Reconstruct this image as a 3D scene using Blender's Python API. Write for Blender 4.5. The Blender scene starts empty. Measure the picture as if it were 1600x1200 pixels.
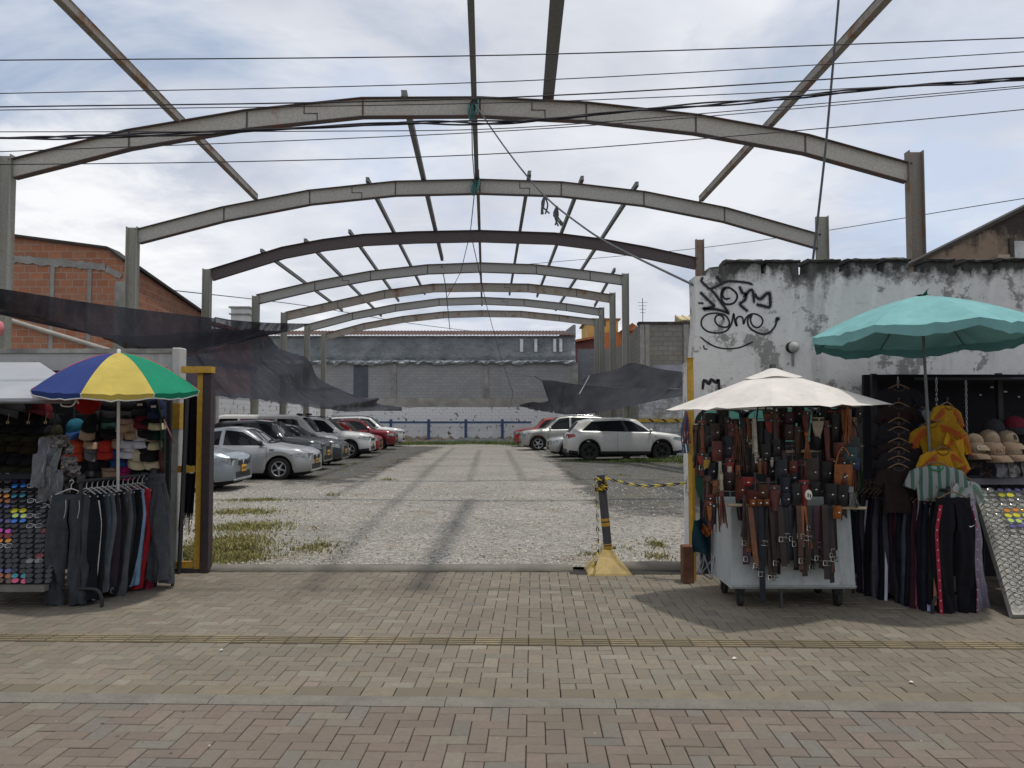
import bpy, math, random
from math import radians as R, sin, cos, pi, sqrt
from mathutils import Vector, Matrix, Euler
random.seed(7)
scene = bpy.context.scene
COL = scene.collection
V = Vector

# ------------------------------------------------------------------ camera
F, HC, PITCH = 1203.0, 1.65, math.atan(55/1203.0)
def ray(px, py):
    u, v = (px-800)/F, (600-py)/F
    return V((u, cos(PITCH)-v*sin(PITCH), sin(PITCH)+v*cos(PITCH)))
def P(px, py, Y):
    d = ray(px, py); return V((d.x*Y/d.y, Y, HC+d.z*Y/d.y))
def G(px, py, z=0.0):
    d = ray(px, py); t = (z-HC)/d.z; return V((d.x*t, d.y*t, z))
cam = bpy.data.objects.new('camera', bpy.data.cameras.new('camera'))
COL.objects.link(cam); cam.location = (0, 0, HC); cam.rotation_euler = (pi/2+PITCH, 0, 0)
cam.data.sensor_width = 36; cam.data.lens = 36*F/1600; cam.data.clip_end = 3000; cam.data.clip_start = .05
scene.camera = cam

# ------------------------------------------------------------------ materials
class NT:
    def __init__(s, name):
        s.m = bpy.data.materials.new(name); s.m.use_nodes = True
        s.t = s.m.node_tree; s.b = s.t.nodes['Principled BSDF']; s.out = s.t.nodes['Material Output']
        s.co = s.t.nodes.new('ShaderNodeTexCoord').outputs['Object']
    def n(s, typ, **kw):
        nd = s.t.nodes.new(typ)
        for k, v in kw.items():
            if k in nd.inputs: s.set(nd.inputs[k], v)
            else: setattr(nd, k, v)
        return nd
    def set(s, inp, v):
        if isinstance(v, bpy.types.NodeSocket): s.t.links.new(v, inp)
        elif isinstance(v, (tuple, list)) and inp.type == 'RGBA' and len(v) == 3: inp.default_value = (*v, 1)
        else: inp.default_value = v
    def noise(s, sc, det=4, rough=.55, co=None, dist=0):
        return s.n('ShaderNodeTexNoise', Vector=co or s.co, Scale=sc, Detail=det, Roughness=rough, Distortion=dist).outputs['Fac']
    def ramp(s, fac, a, b):
        return s.n('ShaderNodeMapRange', Value=fac, **{'From Min': a, 'From Max': b, 'To Min': 0.0, 'To Max': 1.0}).outputs['Result']
    def math(s, op, a, b=0.0):
        nd = s.n('ShaderNodeMath', operation=op); s.set(nd.inputs[0], a); s.set(nd.inputs[1], b); return nd.outputs[0]
    def mix(s, fac, a, b):
        nd = s.n('ShaderNodeMix', data_type='RGBA'); s.set(nd.inputs[0], fac); s.set(nd.inputs[6], a); s.set(nd.inputs[7], b); return nd.outputs[2]
    def xyz(s): return s.n('ShaderNodeSeparateXYZ', Vector=s.co).outputs
    def comb(s, x, y, z):
        return s.n('ShaderNodeCombineXYZ', X=x, Y=y, Z=z).outputs[0]
    def bump(s, h, strength=.3, dist=.01):
        s.set(s.b.inputs['Normal'], s.n('ShaderNodeBump', Height=h, Strength=strength, Distance=dist).outputs[0])
    def fin(s, col=None, rough=None, metal=None, spec=None):
        if col is not None: s.set(s.b.inputs['Base Color'], col)
        if rough is not None: s.set(s.b.inputs['Roughness'], rough)
        if metal is not None: s.set(s.b.inputs['Metallic'], metal)
        if spec is not None: s.set(s.b.inputs['Specular IOR Level'], spec)
        return s.m
def sc3(c, k): return tuple(min(1, x*k) for x in c)
_M = {}
def M(name, c, r=.7, m=0.0, var=.2, sc=6, bump=0.0, bs=60, spec=.35):
    if name in _M: return _M[name]
    t = NT(name); f = t.noise(sc, 5)
    col = t.mix(t.ramp(f, .3, .7), sc3(c, 1-var), sc3(c, 1+var))
    if bump: t.bump(t.noise(bs, 3), bump, .01)
    _M[name] = t.fin(col, r, m, spec); return _M[name]
def Mcloth(name, c, r=.9, var=.15):
    if name in _M: return _M[name]
    t = NT(name); f = t.noise(9, 4)
    col = t.mix(t.ramp(f, .3, .7), sc3(c, 1-var), sc3(c, 1+var))
    t.bump(t.math('ADD', t.noise(13, 5, .6), t.math('MULTIPLY', t.noise(60, 3), .3)), .75, .02)
    _M[name] = t.fin(col, r, 0, .15); return _M[name]
def Mcar(name, c, metal=.3, r=.28):
    t = NT(name); f = t.noise(3, 6)
    col = t.mix(t.ramp(f, .35, .75), c, sc3(c, .86))
    z = t.xyz()[2]                                   # road dust low on the body
    dust = t.math('MULTIPLY', t.ramp(z, .55, .2), .45)
    col = t.mix(dust, col, (.16, .14, .115))
    rg = t.math('ADD', t.math('MULTIPLY', dust, .5), r)
    t.b.inputs['Coat Weight'].default_value = .35; t.b.inputs['Coat Roughness'].default_value = .12
    return t.fin(col, rg, metal, .4)
def Mrust(name, c, rust=(.15, .07, .035), lo=.56, hi=.66, r=.6):
    t = NT(name); a = t.noise(1.6, 8, .7); b = t.noise(22, 4)
    col = t.mix(t.ramp(b, .3, .7), sc3(c, .82), sc3(c, 1.12))
    k = t.ramp(t.math('ADD', t.math('MULTIPLY', a, .8), t.math('MULTIPLY', b, .2)), lo, hi)
    col = t.mix(k, col, t.mix(b, rust, sc3(rust, 1.8)))
    t.bump(b, .2, .004)
    return t.fin(col, t.math('ADD', t.math('MULTIPLY', k, .25), r), 0, .3)
def Mbrick(name, axis, c1, c2, mortar, bw, bh, ms=.012, stain=(.1, .09, .085), stamt=.5, contrast=.6, paint=None, peel=(.5, .6), r=.9):
    t = NT(name); x, y, z = t.xyz(); a = x if axis == 'x' else y
    v = t.comb(a, z, 0.0)
    wob = t.noise(1.2, 2); 
    bt = t.n('ShaderNodeTexBrick', Vector=v, Color1=c1, Color2=c2, Mortar=mortar, Scale=1.0)
    for k, q in (('Mortar Size', ms), ('Mortar Smooth', .1), ('Bias', 0.0), ('Brick Width', bw), ('Row Height', bh)): bt.inputs[k].default_value = q
    n1 = t.noise(7, 5, .6); col = t.mix(t.math('MULTIPLY', t.ramp(n1, .35, .75), contrast*.6), bt.outputs['Color'], sc3(c1, .6))
    big = t.ramp(t.noise(.55, 6, .65), .45, .75); col = t.mix(t.math('MULTIPLY', big, stamt), col, stain)
    if paint:
        pn = t.ramp(t.noise(2.3, 9, .72), peel[0], peel[1])
        col = t.mix(pn, t.mix(t.math('MULTIPLY', t.math('SUBTRACT', 1.0, bt.outputs['Fac']), 1.0), sc3(paint, .75), paint), col)
    t.bump(t.math('ADD', t.math('MULTIPLY', t.math('SUBTRACT', 1.0, bt.outputs['Fac']), .6), t.math('MULTIPLY', n1, .4)), .6, .012)
    return t.fin(col, r, 0, .2)
def Mpeel(name, paint, under, grime, top, thr=(.56, .6), moldw=.55):
    """old limewash: peeled patches of bare plaster, mould creeping down from the coping, thin run marks"""
    t = NT(name); x, y, z = t.xyz()
    col = t.mix(t.ramp(t.noise(2.2, 6, .6), .3, .7), sc3(paint, .86), paint)
    col = t.mix(t.math('MULTIPLY', t.ramp(t.noise(14, 5, .6), .5, .72), .35), col, sc3(paint, .62))
    pn = t.math('ADD', t.math('MULTIPLY', t.noise(1.9, 9, .74), .75), t.math('MULTIPLY', t.noise(9, 6, .7), .25))
    col = t.mix(t.ramp(pn, thr[0], thr[1]), col, t.mix(t.noise(20, 3), sc3(under, .75), sc3(under, 1.2)))
    sv = t.comb(t.math('MULTIPLY', x, 3.2), t.math('MULTIPLY', y, 3.2), t.math('MULTIPLY', z, .55))
    streak = t.noise(1.0, 6, .68, co=sv)
    h = t.ramp(z, top-moldw*2.2, top)
    mot = t.noise(5.5, 7, .7); k = t.ramp(t.math('ADD', t.math('ADD', t.math('MULTIPLY', streak, .5), t.math('MULTIPLY', mot, .45)), t.math('MULTIPLY', t.math('POWER', h, 2.0), .52)), .72, .86)
    col = t.mix(k, col, t.mix(t.noise(18, 4), sc3(grime, .6), sc3(grime, 2.2)))
    k2 = t.math('MULTIPLY', t.ramp(streak, .55, .72), .55)
    col = t.mix(k2, col, sc3(under, .6))
    t.bump(t.math('ADD', t.math('MULTIPLY', pn, .7), t.math('MULTIPLY', t.noise(45, 3), .3)), .55, .012)
    return t.fin(col, .88, 0, .2)

# ------------------------------------------------------------------ mesh builder
def wloc(o):
    l = V((0, 0, 0))
    while o is not None: l = l+o.location; o = o.parent
    return l
class MB:
    def __init__(s): s.v = []; s.f = []; s.mi = []; s.sm = []; s.col = None
    def add(s, vs, fs, mi=0, sm=False):
        b = len(s.v); s.v += [tuple(q) for q in vs]
        for f in fs: s.f.append(tuple(b+i for i in f)); s.mi.append(mi); s.sm.append(sm)
        return s
    def box(s, c, d, rot=None, mi=0, ch=0.0):
        hx, hy, hz = d[0]/2, d[1]/2, d[2]/2; c = V(c)
        Mx = rot.to_matrix() if isinstance(rot, Euler) else (rot or Matrix.Identity(3))
        if ch <= 0:
            vs = [(x, y, z) for x in (-hx, hx) for y in (-hy, hy) for z in (-hz, hz)]
            fs = [(0, 1, 3, 2), (4, 6, 7, 5), (0, 4, 5, 1), (2, 3, 7, 6), (0, 2, 6, 4), (1, 5, 7, 3)]
        else:
            ch = min(ch, .45*min(d)); vs = []; 
            def ring(x, y, z, k): return [(-x+k, -y, z), (x-k, -y, z), (x, -y+k, z), (x, y-k, z), (x-k, y, z), (-x+k, y, z), (-x, y-k, z), (-x, -y+k, z)]
            vs = ring(hx-ch, hy-ch, -hz, ch*.4)+ring(hx, hy, -hz+ch, ch)+ring(hx, hy, hz-ch, ch)+ring(hx-ch, hy-ch, hz, ch*.4)
            fs = [tuple(range(7, -1, -1)), tuple(range(24, 32))]
            for r_ in range(3): fs += [(r_*8+i, r_*8+(i+1) % 8, r_*8+8+(i+1) % 8, r_*8+8+i) for i in range(8)]
        return s.add([Mx @ V(q)+c for q in vs], fs, mi)
    def tube(s, pts, r, n=8, mi=0, cap=True, sm=True):
        pts = [V(p) for p in pts]; vs = []; m = len(pts)
        rs = r if isinstance(r, (list, tuple)) else [r]*m
        up = None
        for i, p in enumerate(pts):
            d = (pts[min(i+1, m-1)]-pts[max(i-1, 0)])
            d = d.normalized() if d.length > 1e-9 else V((0, 0, 1))
            if up is None: up = V((0, 0, 1)) if abs(d.z) < .9 else V((1, 0, 0))
            a = d.cross(up).normalized(); b = a.cross(d).normalized(); up = b
            vs += [p+a*cos(2*pi*k/n)*rs[i]+b*sin(2*pi*k/n)*rs[i] for k in range(n)]
        fs = [(i*n+k, i*n+(k+1) % n, (i+1)*n+(k+1) % n, (i+1)*n+k) for i in range(m-1) for k in range(n)]
        s.add(vs, fs, mi, sm)
        if cap: s.add(vs[:n], [tuple(range(n-1, -1, -1))], mi); s.add(vs[-n:], [tuple(range(n))], mi)
        return s
    def lathe(s, prof, c=(0, 0, 0), n=24, mi=0, axis='z', sm=True):
        c = V(c); vs = []
        for (r_, h) in prof:
            for k in range(n):
                a = 2*pi*k/n; q = (r_*cos(a), r_*sin(a), h)
                if axis == 'y': q = (q[0], q[2], q[1])
                elif axis == 'x': q = (q[2], q[0], q[1])
                vs.append(V(q)+c)
        fs = [(i*n+k, i*n+(k+1) % n, (i+1)*n+(k+1) % n, (i+1)*n+k) for i in range(len(prof)-1) for k in range(n)]
        return s.add(vs, fs, mi, sm)
    def prism(s, poly, lo, hi, axis='y', mi=0):
        """polygon of 2-D points extruded along axis between lo and hi (points are xz for 'y', yz for 'x', xy for 'z')"""
        def q(p, h): return {'y': (p[0], h, p[1]), 'x': (h, p[0], p[1]), 'z': (p[0], p[1], h)}[axis]
        n = len(poly)
        s.add([q(p, lo) for p in poly]+[q(p, hi) for p in poly],
              [tuple(range(n)), tuple(range(2*n-1, n-1, -1))]+[(i, (i+1) % n, n+(i+1) % n, n+i) for i in range(n)], mi)
        return s
    def grid(s, fn, nu, nv, mi=0, sm=True, closed=False):
        vs = [fn(i/nu, j/nv) for j in range(nv+1) for i in range(nu+(0 if closed else 1))]
        w = nu if closed else nu+1
        fs = [(j*w+i, j*w+(i+1) % w, (j+1)*w+(i+1) % w, (j+1)*w+i) for j in range(nv) for i in range(nu)]
        return s.add(vs, fs, mi, sm)
    def ellip(s, c, r, n=12, m=8, mi=0):
        c = V(c); return s.grid(lambda u, v: c+V((r[0]*cos(2*pi*u)*sin(pi*v), r[1]*sin(2*pi*u)*sin(pi*v), r[2]*cos(pi*v))), n, m, mi, True, True)
    def sweep(s, pts, n0, n1, y0, y1, mi=0):
        """rectangle swept along a polyline that lies in an xz plane, mitred at the knees"""
        pts = [V(p) for p in pts]; m = len(pts); vs = []
        for i, p in enumerate(pts):
            a = (p-pts[i-1]).normalized() if i else (pts[1]-p).normalized()
            b = (pts[i+1]-p).normalized() if i < m-1 else a
            na = V((-a.z, 0, a.x)); nb = V((-b.z, 0, b.x)); nn = (na+nb).normalized(); k = 1/max(.3, nn.dot(na))
            for (o, y) in ((n0, y0), (n1, y0), (n1, y1), (n0, y1)): vs.append(p+nn*o*k+V((0, y, 0)))
        fs = [(i*4+k, i*4+(k+1) % 4, i*4+4+(k+1) % 4, i*4+4+k) for i in range(m-1) for k in range(4)]
        return s.add(vs, fs+[(3, 2, 1, 0), (m*4-4, m*4-3, m*4-2, m*4-1)], mi)
    def xf(s, mx):
        s.v = [tuple(mx @ V(q)) for q in s.v]; return s
    def build(s, name, mats, parent=None, origin='auto'):
        me = bpy.data.meshes.new(name)
        if parent is not None: o0 = wloc(parent)
        elif origin == 'auto' and s.v:
            xs, ys, zs = zip(*s.v); o0 = V(((min(xs)+max(xs))/2, (min(ys)+max(ys))/2, min(zs)))
        else: o0 = V(origin) if origin != 'auto' else V((0, 0, 0))
        me.from_pydata([(a-o0.x, b-o0.y, c-o0.z) for (a, b, c) in s.v], [], s.f)
        for m_ in (mats if isinstance(mats, (list, tuple)) else [mats]): me.materials.append(m_)
        me.polygons.foreach_set('material_index', s.mi); me.polygons.foreach_set('use_smooth', s.sm)
        if s.col:
            ca = me.color_attributes.new('tint', 'FLOAT_COLOR', 'POINT'); ca.data.foreach_set('color', s.col)
        me.update()
        ob = bpy.data.objects.new(name, me); COL.objects.link(ob)
        if parent is not None: ob.parent = parent
        else: ob.location = o0
        return ob
def tag(o, label=None, cat=None, group=None, kind=None):
    if label: o['label'] = label
    if cat: o['category'] = cat
    if group: o['group'] = group
    if kind: o['kind'] = kind
    return o
def thing(name, label, cat, loc=(0, 0, 0), group=None):
    o = bpy.data.objects.new(name, None); COL.objects.link(o); o.location = loc; o.empty_display_size = .1
    return tag(o, label, cat, group)
def dup(o, parent=None):
    c = o.copy(); COL.objects.link(c)
    if parent is not None: c.parent = parent
    for ch in list(o.children): dup(ch, c)
    return c
def struct(o): o['kind'] = 'structure'; return o
def smooth_pts(pts, k=6):
    pts = [V(p) for p in pts]
    if len(pts) < 3: return pts
    out = []
    for i in range(len(pts)-1):
        p0, p1, p2, p3 = pts[max(i-1, 0)], pts[i], pts[i+1], pts[min(i+2, len(pts)-1)]
        for j in range(k):
            t = j/k; out.append(.5*((2*p1)+(p2-p0)*t+(2*p0-5*p1+4*p2-p3)*t*t+(3*p1-p0-3*p2+p3)*t**3))
    return out+[pts[-1]]
ORD = 'first second third fourth fifth sixth seventh eighth ninth tenth eleventh twelfth thirteenth fourteenth fifteenth sixteenth seventeenth eighteenth nineteenth twentieth twenty-first twenty-second twenty-third twenty-fourth twenty-fifth twenty-sixth twenty-seventh twenty-eighth twenty-ninth thirtieth'.split()
def interp(tab, x):
    if x <= tab[0][0]: return tab[0][1]
    for (a, b), (c, d) in zip(tab, tab[1:]):
        if x <= c:
            t = (x-a)/(c-a) if c > a else 0; t2 = t*t*(3-2*t); return b+(d-b)*(t*.5+t2*.5)
    return tab[-1][1]

# ------------------------------------------------------------------ world: overcast-bright sky with a high sun
SUN = V((-.195, .055, -1)).normalized()          # the way the light travels
elev = math.asin(-SUN.z); azim = math.atan2(-SUN.x, -SUN.y)
w = bpy.data.worlds.new('World'); scene.world = w; w.use_nodes = True
t = w.node_tree; N = t.nodes; Lk = t.links; bg = N['Background']; bg.inputs['Strength'].default_value = .1
sky = N.new('ShaderNodeTexSky'); sky.sky_type = 'NISHITA'; sky.sun_disc = False; sky.sun_elevation = elev; sky.sun_rotation = azim
sky.air_density = 1.2; sky.dust_density = 2.0
tc = N.new('ShaderNodeTexCoord'); sp = N.new('ShaderNodeSeparateXYZ'); Lk.new(tc.outputs['Generated'], sp.inputs[0])
def wm(op, a, b):
    nd = N.new('ShaderNodeMath'); nd.operation = op
    for i, q in enumerate((a, b)):
        if isinstance(q, bpy.types.NodeSocket): Lk.new(q, nd.inputs[i])
        else: nd.inputs[i].default_value = q
    return nd.outputs[0]
zz = wm('ADD', wm('MAXIMUM', sp.outputs[2], 0.0), .16)
cb = N.new('ShaderNodeCombineXYZ'); Lk.new(wm('DIVIDE', sp.outputs[0], zz), cb.inputs[0]); Lk.new(wm('DIVIDE', sp.outputs[1], zz), cb.inputs[1])
def wnoise(sc_, det, rough, off, dist=0.0):
    mp = N.new('ShaderNodeMapping'); mp.inputs['Location'].default_value = off; Lk.new(cb.outputs[0], mp.inputs[0])
    nz = N.new('ShaderNodeTexNoise'); Lk.new(mp.outputs[0], nz.inputs['Vector'])
    nz.inputs['Scale'].default_value = sc_; nz.inputs['Detail'].default_value = det; nz.inputs['Roughness'].default_value = rough; nz.inputs['Distortion'].default_value = dist
    return nz.outputs['Fac']
def wramp(f, a, b, lo=0.0, hi=1.0):
    mr = N.new('ShaderNodeMapRange'); Lk.new(f, mr.inputs[0])
    for i, q in enumerate((a, b, lo, hi)): mr.inputs[i+1].default_value = q
    return mr.outputs[0]
def wmix(f, a, b):
    nd = N.new('ShaderNodeMix'); nd.data_type = 'RGBA'
    for i, q in ((0, f), (6, a), (7, b)):
        if isinstance(q, bpy.types.NodeSocket): Lk.new(q, nd.inputs[i])
        else: nd.inputs[i].default_value = q if not isinstance(q, tuple) else (*q, 1)
    return nd.outputs[2]
blue = wmix(.8, sky.outputs[0], (3.9, 4.9, 6.7))
cover = wramp(wnoise(1.1, 9, .58, (3.1, 1.7, 0), .4), .30, .47)
tone = wramp(wnoise(1.5, 8, .55, (7.3, 2.2, 0), .3), .34, .64)
cloud = wmix(tone, (6.1, 6.4, 7.2), (8.4, 8.65, 9.15))
puff = wramp(wnoise(2.6, 10, .6, (1.0, 5.0, 0), .2), .55, .68)
low = wramp(sp.outputs[2], .22, .06)
cloud = wmix(wm('MULTIPLY', puff, wm('ADD', wm('MULTIPLY', low, .75), .15)), cloud, (10.2, 10.3, 10.4))
col = wmix(wm('ADD', wm('MULTIPLY', cover, .9), .1), blue, cloud)
def spot(px, py, half, f, amt, c_):
    global col
    d = ray(px, py).normalized(); vm = N.new('ShaderNodeVectorMath'); vm.operation = 'DOT_PRODUCT'; Lk.new(tc.outputs['Generated'], vm.inputs[0]); vm.inputs[1].default_value = d
    k = wm('ADD', vm.outputs['Value'], wm('MULTIPLY', wm('SUBTRACT', f, .5), .035)); e = cos(R(half)); col = wmix(wm('MULTIPLY', wramp(k, e-.006, e+.006), amt), col, c_)
edge = wnoise(5.0, 9, .62, (2.0, 8.0, 0), .3)
spot(120, 365, 6.0, edge, .85, (9.9, 10.0, 10.1)); spot(60, 400, 5.0, edge, .6, (9.9, 10.0, 10.1)); spot(610, 225, 4.0, edge, .5, (5.2, 6.4, 8.6)); spot(790, 430, 3.0, edge, .4, (5.2, 6.4, 8.6)); spot(1520, 360, 7.0, edge, .55, (5.4, 6.6, 8.7)); spot(1450, 200, 6.0, edge, .4, (5.6, 6.6, 8.5))
gnd = wramp(sp.outputs[2], -.02, .0)
col = wmix(gnd, (2.0, 1.9, 1.7), col)
Lk.new(col, bg.inputs['Color'])
sl = bpy.data.lights.new('sun', 'SUN'); sl.energy = 2.2; sl.angle = R(2.0); sl.color = (1, .955, .88)
so = bpy.data.objects.new('sun', sl); COL.objects.link(so); so.rotation_euler = (-SUN).to_track_quat('Z', 'Y').to_euler(); so.location = (20, -10, 60)
scene.view_settings.view_transform = 'Standard'; scene.view_settings.look = 'None'; scene.view_settings.exposure = 0; scene.view_settings.gamma = 1
scene.cycles.use_denoising = True; scene.cycles.max_bounces = 8; scene.cycles.transparent_max_bounces = 24
# ------------------------------------------------------------------ ground
m_earth = M('earth', (.13, .115, .09), .95, var=.3, sc=.8, bump=.4, bs=8)
struct(MB().add([(-450, -200, -.12), (450, -200, -.12), (450, 900, -.12), (-450, 900, -.12)], [(0, 1, 2, 3)]).build('ground', m_earth, origin=(0, 0, -.12)))
TH = -.028
def st(x, y, z=0): return V((x*cos(TH)-(y-5)*sin(TH), 5+x*sin(TH)+(y-5)*cos(TH), z))
t = NT('paver'); at = t.n('ShaderNodeAttribute', attribute_name='tint').outputs['Color']
c = t.mix(t.math('MULTIPLY', t.ramp(t.noise(28, 6, .7), .35, .75), .45), at, (.085, .078, .066))
c = t.mix(t.math('MULTIPLY', t.ramp(t.noise(.6, 7, .65), .42, .7), .5), c, (.115, .10, .075))
c = t.mix(t.math('MULTIPLY', t.ramp(t.noise(6.5, 7, .72), .63, .72), .8), c, (.06, .054, .045)); c = t.mix(t.ramp(t.noise(24, 2, .4), .765, .775), c, (.04, .037, .034)); c = t.mix(t.ramp(t.noise(31, 2, .4, co=t.n('ShaderNodeMapping', Vector=t.co, Location=(5.0, 3.0, 0.0)).outputs[0]), .79, .80), c, (.42, .40, .36))
t.bump(t.noise(120, 4), .35, .004); m_paver = t.fin(c, .86, 0, .25)
t = NT('joint_sand'); m_joint = t.fin(t.mix(t.noise(30, 4), (.06, .052, .04), (.125, .108, .08)), .95, 0, .1)
def pavers(x0, x1, y0, y1, z, pal, seed):
    rnd = random.Random(seed); mb = MB(); mb.col = []; w = .1
    i0, i1, j0, j1 = int(x0/w)-1, int(x1/w)+1, round(y0/w), round(y1/w)
    for j in range(j0, j1):
        for i in range(i0, i1):
            k = (i+j) % 4
            if k == 0: bx, by, lx, ly = i*w, j*w, 2*w, w
            elif k == 2 and j+1 < j1: bx, by, lx, ly = i*w, j*w, w, 2*w
            elif (k == 2 and j+1 >= j1) or (k == 3 and j == j0): bx, by, lx, ly = i*w, j*w, w, w
            else: continue
            g, cc = .0022, .0035; tz = z+rnd.uniform(-.0018, .0018); sx, sy = rnd.uniform(-.0012, .0012), rnd.uniform(-.0012, .0012)
            X0, X1, Y0, Y1 = bx+g, bx+lx-g, by+g, by+ly-g
            vs = [st(a, b, z-.03) for a, b in ((X0, Y0), (X1, Y0), (X1, Y1), (X0, Y1))]
            vs += [st(a, b, tz-cc) for a, b in ((X0, Y0), (X1, Y0), (X1, Y1), (X0, Y1))]
            vs += [st(a, b, tz+q) for a, b, q in ((X0+cc, Y0+cc, -sx-sy), (X1-cc, Y0+cc, sx-sy), (X1-cc, Y1-cc, sx+sy), (X0+cc, Y1-cc, -sx+sy))]
            mb.add(vs, [(8, 9, 10, 11)]+[(r_*4+q, r_*4+(q+1) % 4, r_*4+4+(q+1) % 4, r_*4+4+q) for r_ in (0, 1) for q in range(4)])
            pc = rnd.choice(pal); kk = 1.1*rnd.uniform(.88, 1.1); mb.col += [pc[0]*kk, pc[1]*kk, pc[2]*kk, 1]*12
    return mb
palA = [(.195, .167, .127)]*6+[(.182, .157, .12)]*5+[(.212, .188, .15)]*2+[(.172, .155, .125)]*2+[(.19, .155, .12)]*2
palB = [(.166, .134, .108)]*7+[(.158, .124, .102)]*5+[(.145, .132, .112)]*2+[(.17, .15, .12)]*2+[(.16, .125, .10)]*2
struct(pavers(-9.5, 9.5, 5.9, 8.5, 0, palA, 3).build('pavement', m_paver, origin=(0, 7, 0)))
struct(pavers(-9.5, 9.5, 4.8, 5.7, 0, palA, 4).build('pavement', m_paver, origin=(0, 5, 0)))
struct(pavers(-9.5, 9.5, -1.0, 4.5, -.004, palB, 5).build('road', m_paver, origin=(0, 2, 0)))
mb = MB(); mb.add([st(-14, -4, -.026), st(14, -4, -.026), st(14, 9.2, -.026), st(-14, 9.2, -.026)], [(0, 1, 2, 3)])
struct(mb.build('pavement_bed', m_joint, origin=(0, 5, -.026)))
# kerb, the header row behind it and the tactile guide strip
t = NT('kerb_concrete'); c = t.mix(t.ramp(t.noise(3, 8, .7), .35, .7), (.135, .125, .105), (.205, .19, .16)); c = t.mix(t.ramp(t.noise(60, 4), .55, .75), c, (.11, .105, .095))
t.bump(t.noise(50, 5), .5, .006); m_kerb = t.fin(c, .9, 0, .2)
mb = MB(); x = -9.6; rnd = random.Random(9)
while x < 9.6:
    L = 1.0
    prof = [(4.505, -.03), (4.505, -.003), (4.52, .005), (4.55, .009), (4.635, .007), (4.645, .004), (4.645, -.03)]; L = rnd.uniform(.8, 1.6); a, b = x+.002, x+L-.002; dz = rnd.uniform(-.0015, .0015)
    n = len(prof); vs = [st(a, p[0], p[1]+dz) for p in prof]+[st(b, p[0], p[1]+dz) for p in prof]
    mb.add(vs, [(i, i+1, n+i+1, n+i) for i in range(n-1)]+[tuple(range(n)), tuple(range(2*n-1, n-1, -1))]); x += L
struct(mb.build('kerb', m_kerb, origin=(0, 4.4, 0)))
m_ochre = NT('ochre_paver'); tt = m_ochre; at = tt.n('ShaderNodeAttribute', attribute_name='tint').outputs['Color']
c = tt.mix(tt.math('MULTIPLY', tt.ramp(tt.noise(9, 7, .7), .35, .7), .75), at, (.13, .115, .09)); tt.bump(tt.noise(90, 4), .4, .004); m_ochre = tt.fin(c, .9, 0, .2)
mb = MB(); mb.col = []
x = -9.5
while x < 9.5:
    for (y, dy) in ((4.725, .15),):
        k = rnd.uniform(.8, 1.15); mb.box((0, 0, 0), (.192, .146, .03)); n = 8
        vs = mb.v[-8:]; mb.v[-8:] = [tuple(st(x+.1+q[0], y+q[1], q[2]-.014)) for q in vs]; mb.col += [.185*k, .155*k, .112*k, 1]*8
    k = rnd.uniform(.75, 1.15)
    for (yc, dy, zt, xx) in [(5.8, .19, .0, .194)]+[(5.8+(q-1.5)*.048, .026, .006, .18) for q in range(4)]:
        mb.box((0, 0, 0), (xx, dy, .03)); vs = mb.v[-8:]
        mb.v[-8:] = [tuple(st(x+.1+q[0], yc+q[1], q[2]-.015+zt)) for q in vs]; kk = k*(1.18 if zt else .62); mb.col += [.205*kk, .165*kk, .10*kk, 1]*8
    x += .2
struct(mb.build('pavement_guide_strip', m_ochre, origin=(0, 5, 0)))
# entrance kerb and gravel lot
t = NT('gravel'); vo = t.n('ShaderNodeTexVoronoi', Vector=t.co, Scale=38.0); vo2 = t.n('ShaderNodeTexVoronoi', Vector=t.co, Scale=17.0)
g1 = t.n('ShaderNodeSeparateColor', Color=vo.outputs['Color']).outputs[0]; g2 = t.n('ShaderNodeSeparateColor', Color=vo2.outputs['Color']).outputs[1]
k = t.math('ADD', t.math('MULTIPLY', g1, .65), t.math('MULTIPLY', g2, .35))
c = t.mix(t.ramp(k, .15, .9), (.17, .16, .142), (.44, .415, .365))
x_, y_, z_ = t.xyz()
pat = t.ramp(t.noise(.45, 6, .6), .42, .66); c = t.mix(t.math('MULTIPLY', pat, .6), c, t.mix(g1, (.12, .118, .108), (.27, .258, .232)))
brn = t.ramp(t.noise(.8, 5, .6, co=t.comb(t.math('ADD', x_, 31.0), y_, z_)), .56, .72); c = t.mix(t.math('MULTIPLY', brn, .55), c, t.mix(g1, (.10, .07, .045), (.27, .20, .13)))
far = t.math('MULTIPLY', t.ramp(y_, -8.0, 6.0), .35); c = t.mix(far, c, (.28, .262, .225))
t.bump(t.math('SUBTRACT', 1.0, vo.outputs['Distance']), 1.0, .02); m_gravel = t.fin(c, .92, 0, .2)
t = NT('dark_gravel'); x_, y_, z_ = t.xyz(); vo = t.n('ShaderNodeTexVoronoi', Vector=t.co, Scale=30.0); g1 = t.n('ShaderNodeSeparateColor', Color=vo.outputs['Color']).outputs[0]
c = t.mix(t.ramp(g1, .2, .95), (.055, .055, .05), (.19, .18, .16)); c = t.mix(t.ramp(t.noise(.9, 5), .5, .7), c, (.11, .105, .07)); t.bump(vo.outputs['Distance'], .8, .015); m_darkgravel = t.fin(c, .93, 0, .2)
def gz(x, y): return .03+.02*sin(x*.7+y*.31)+.015*sin(y*.53-x*.2)
LOT_Y0 = 8.62
gz_s = gz
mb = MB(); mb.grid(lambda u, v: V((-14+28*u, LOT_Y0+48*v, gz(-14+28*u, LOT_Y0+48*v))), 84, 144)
struct(mb.build('gravel_lot', m_gravel, origin=(0, 30, 0)))
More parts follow.
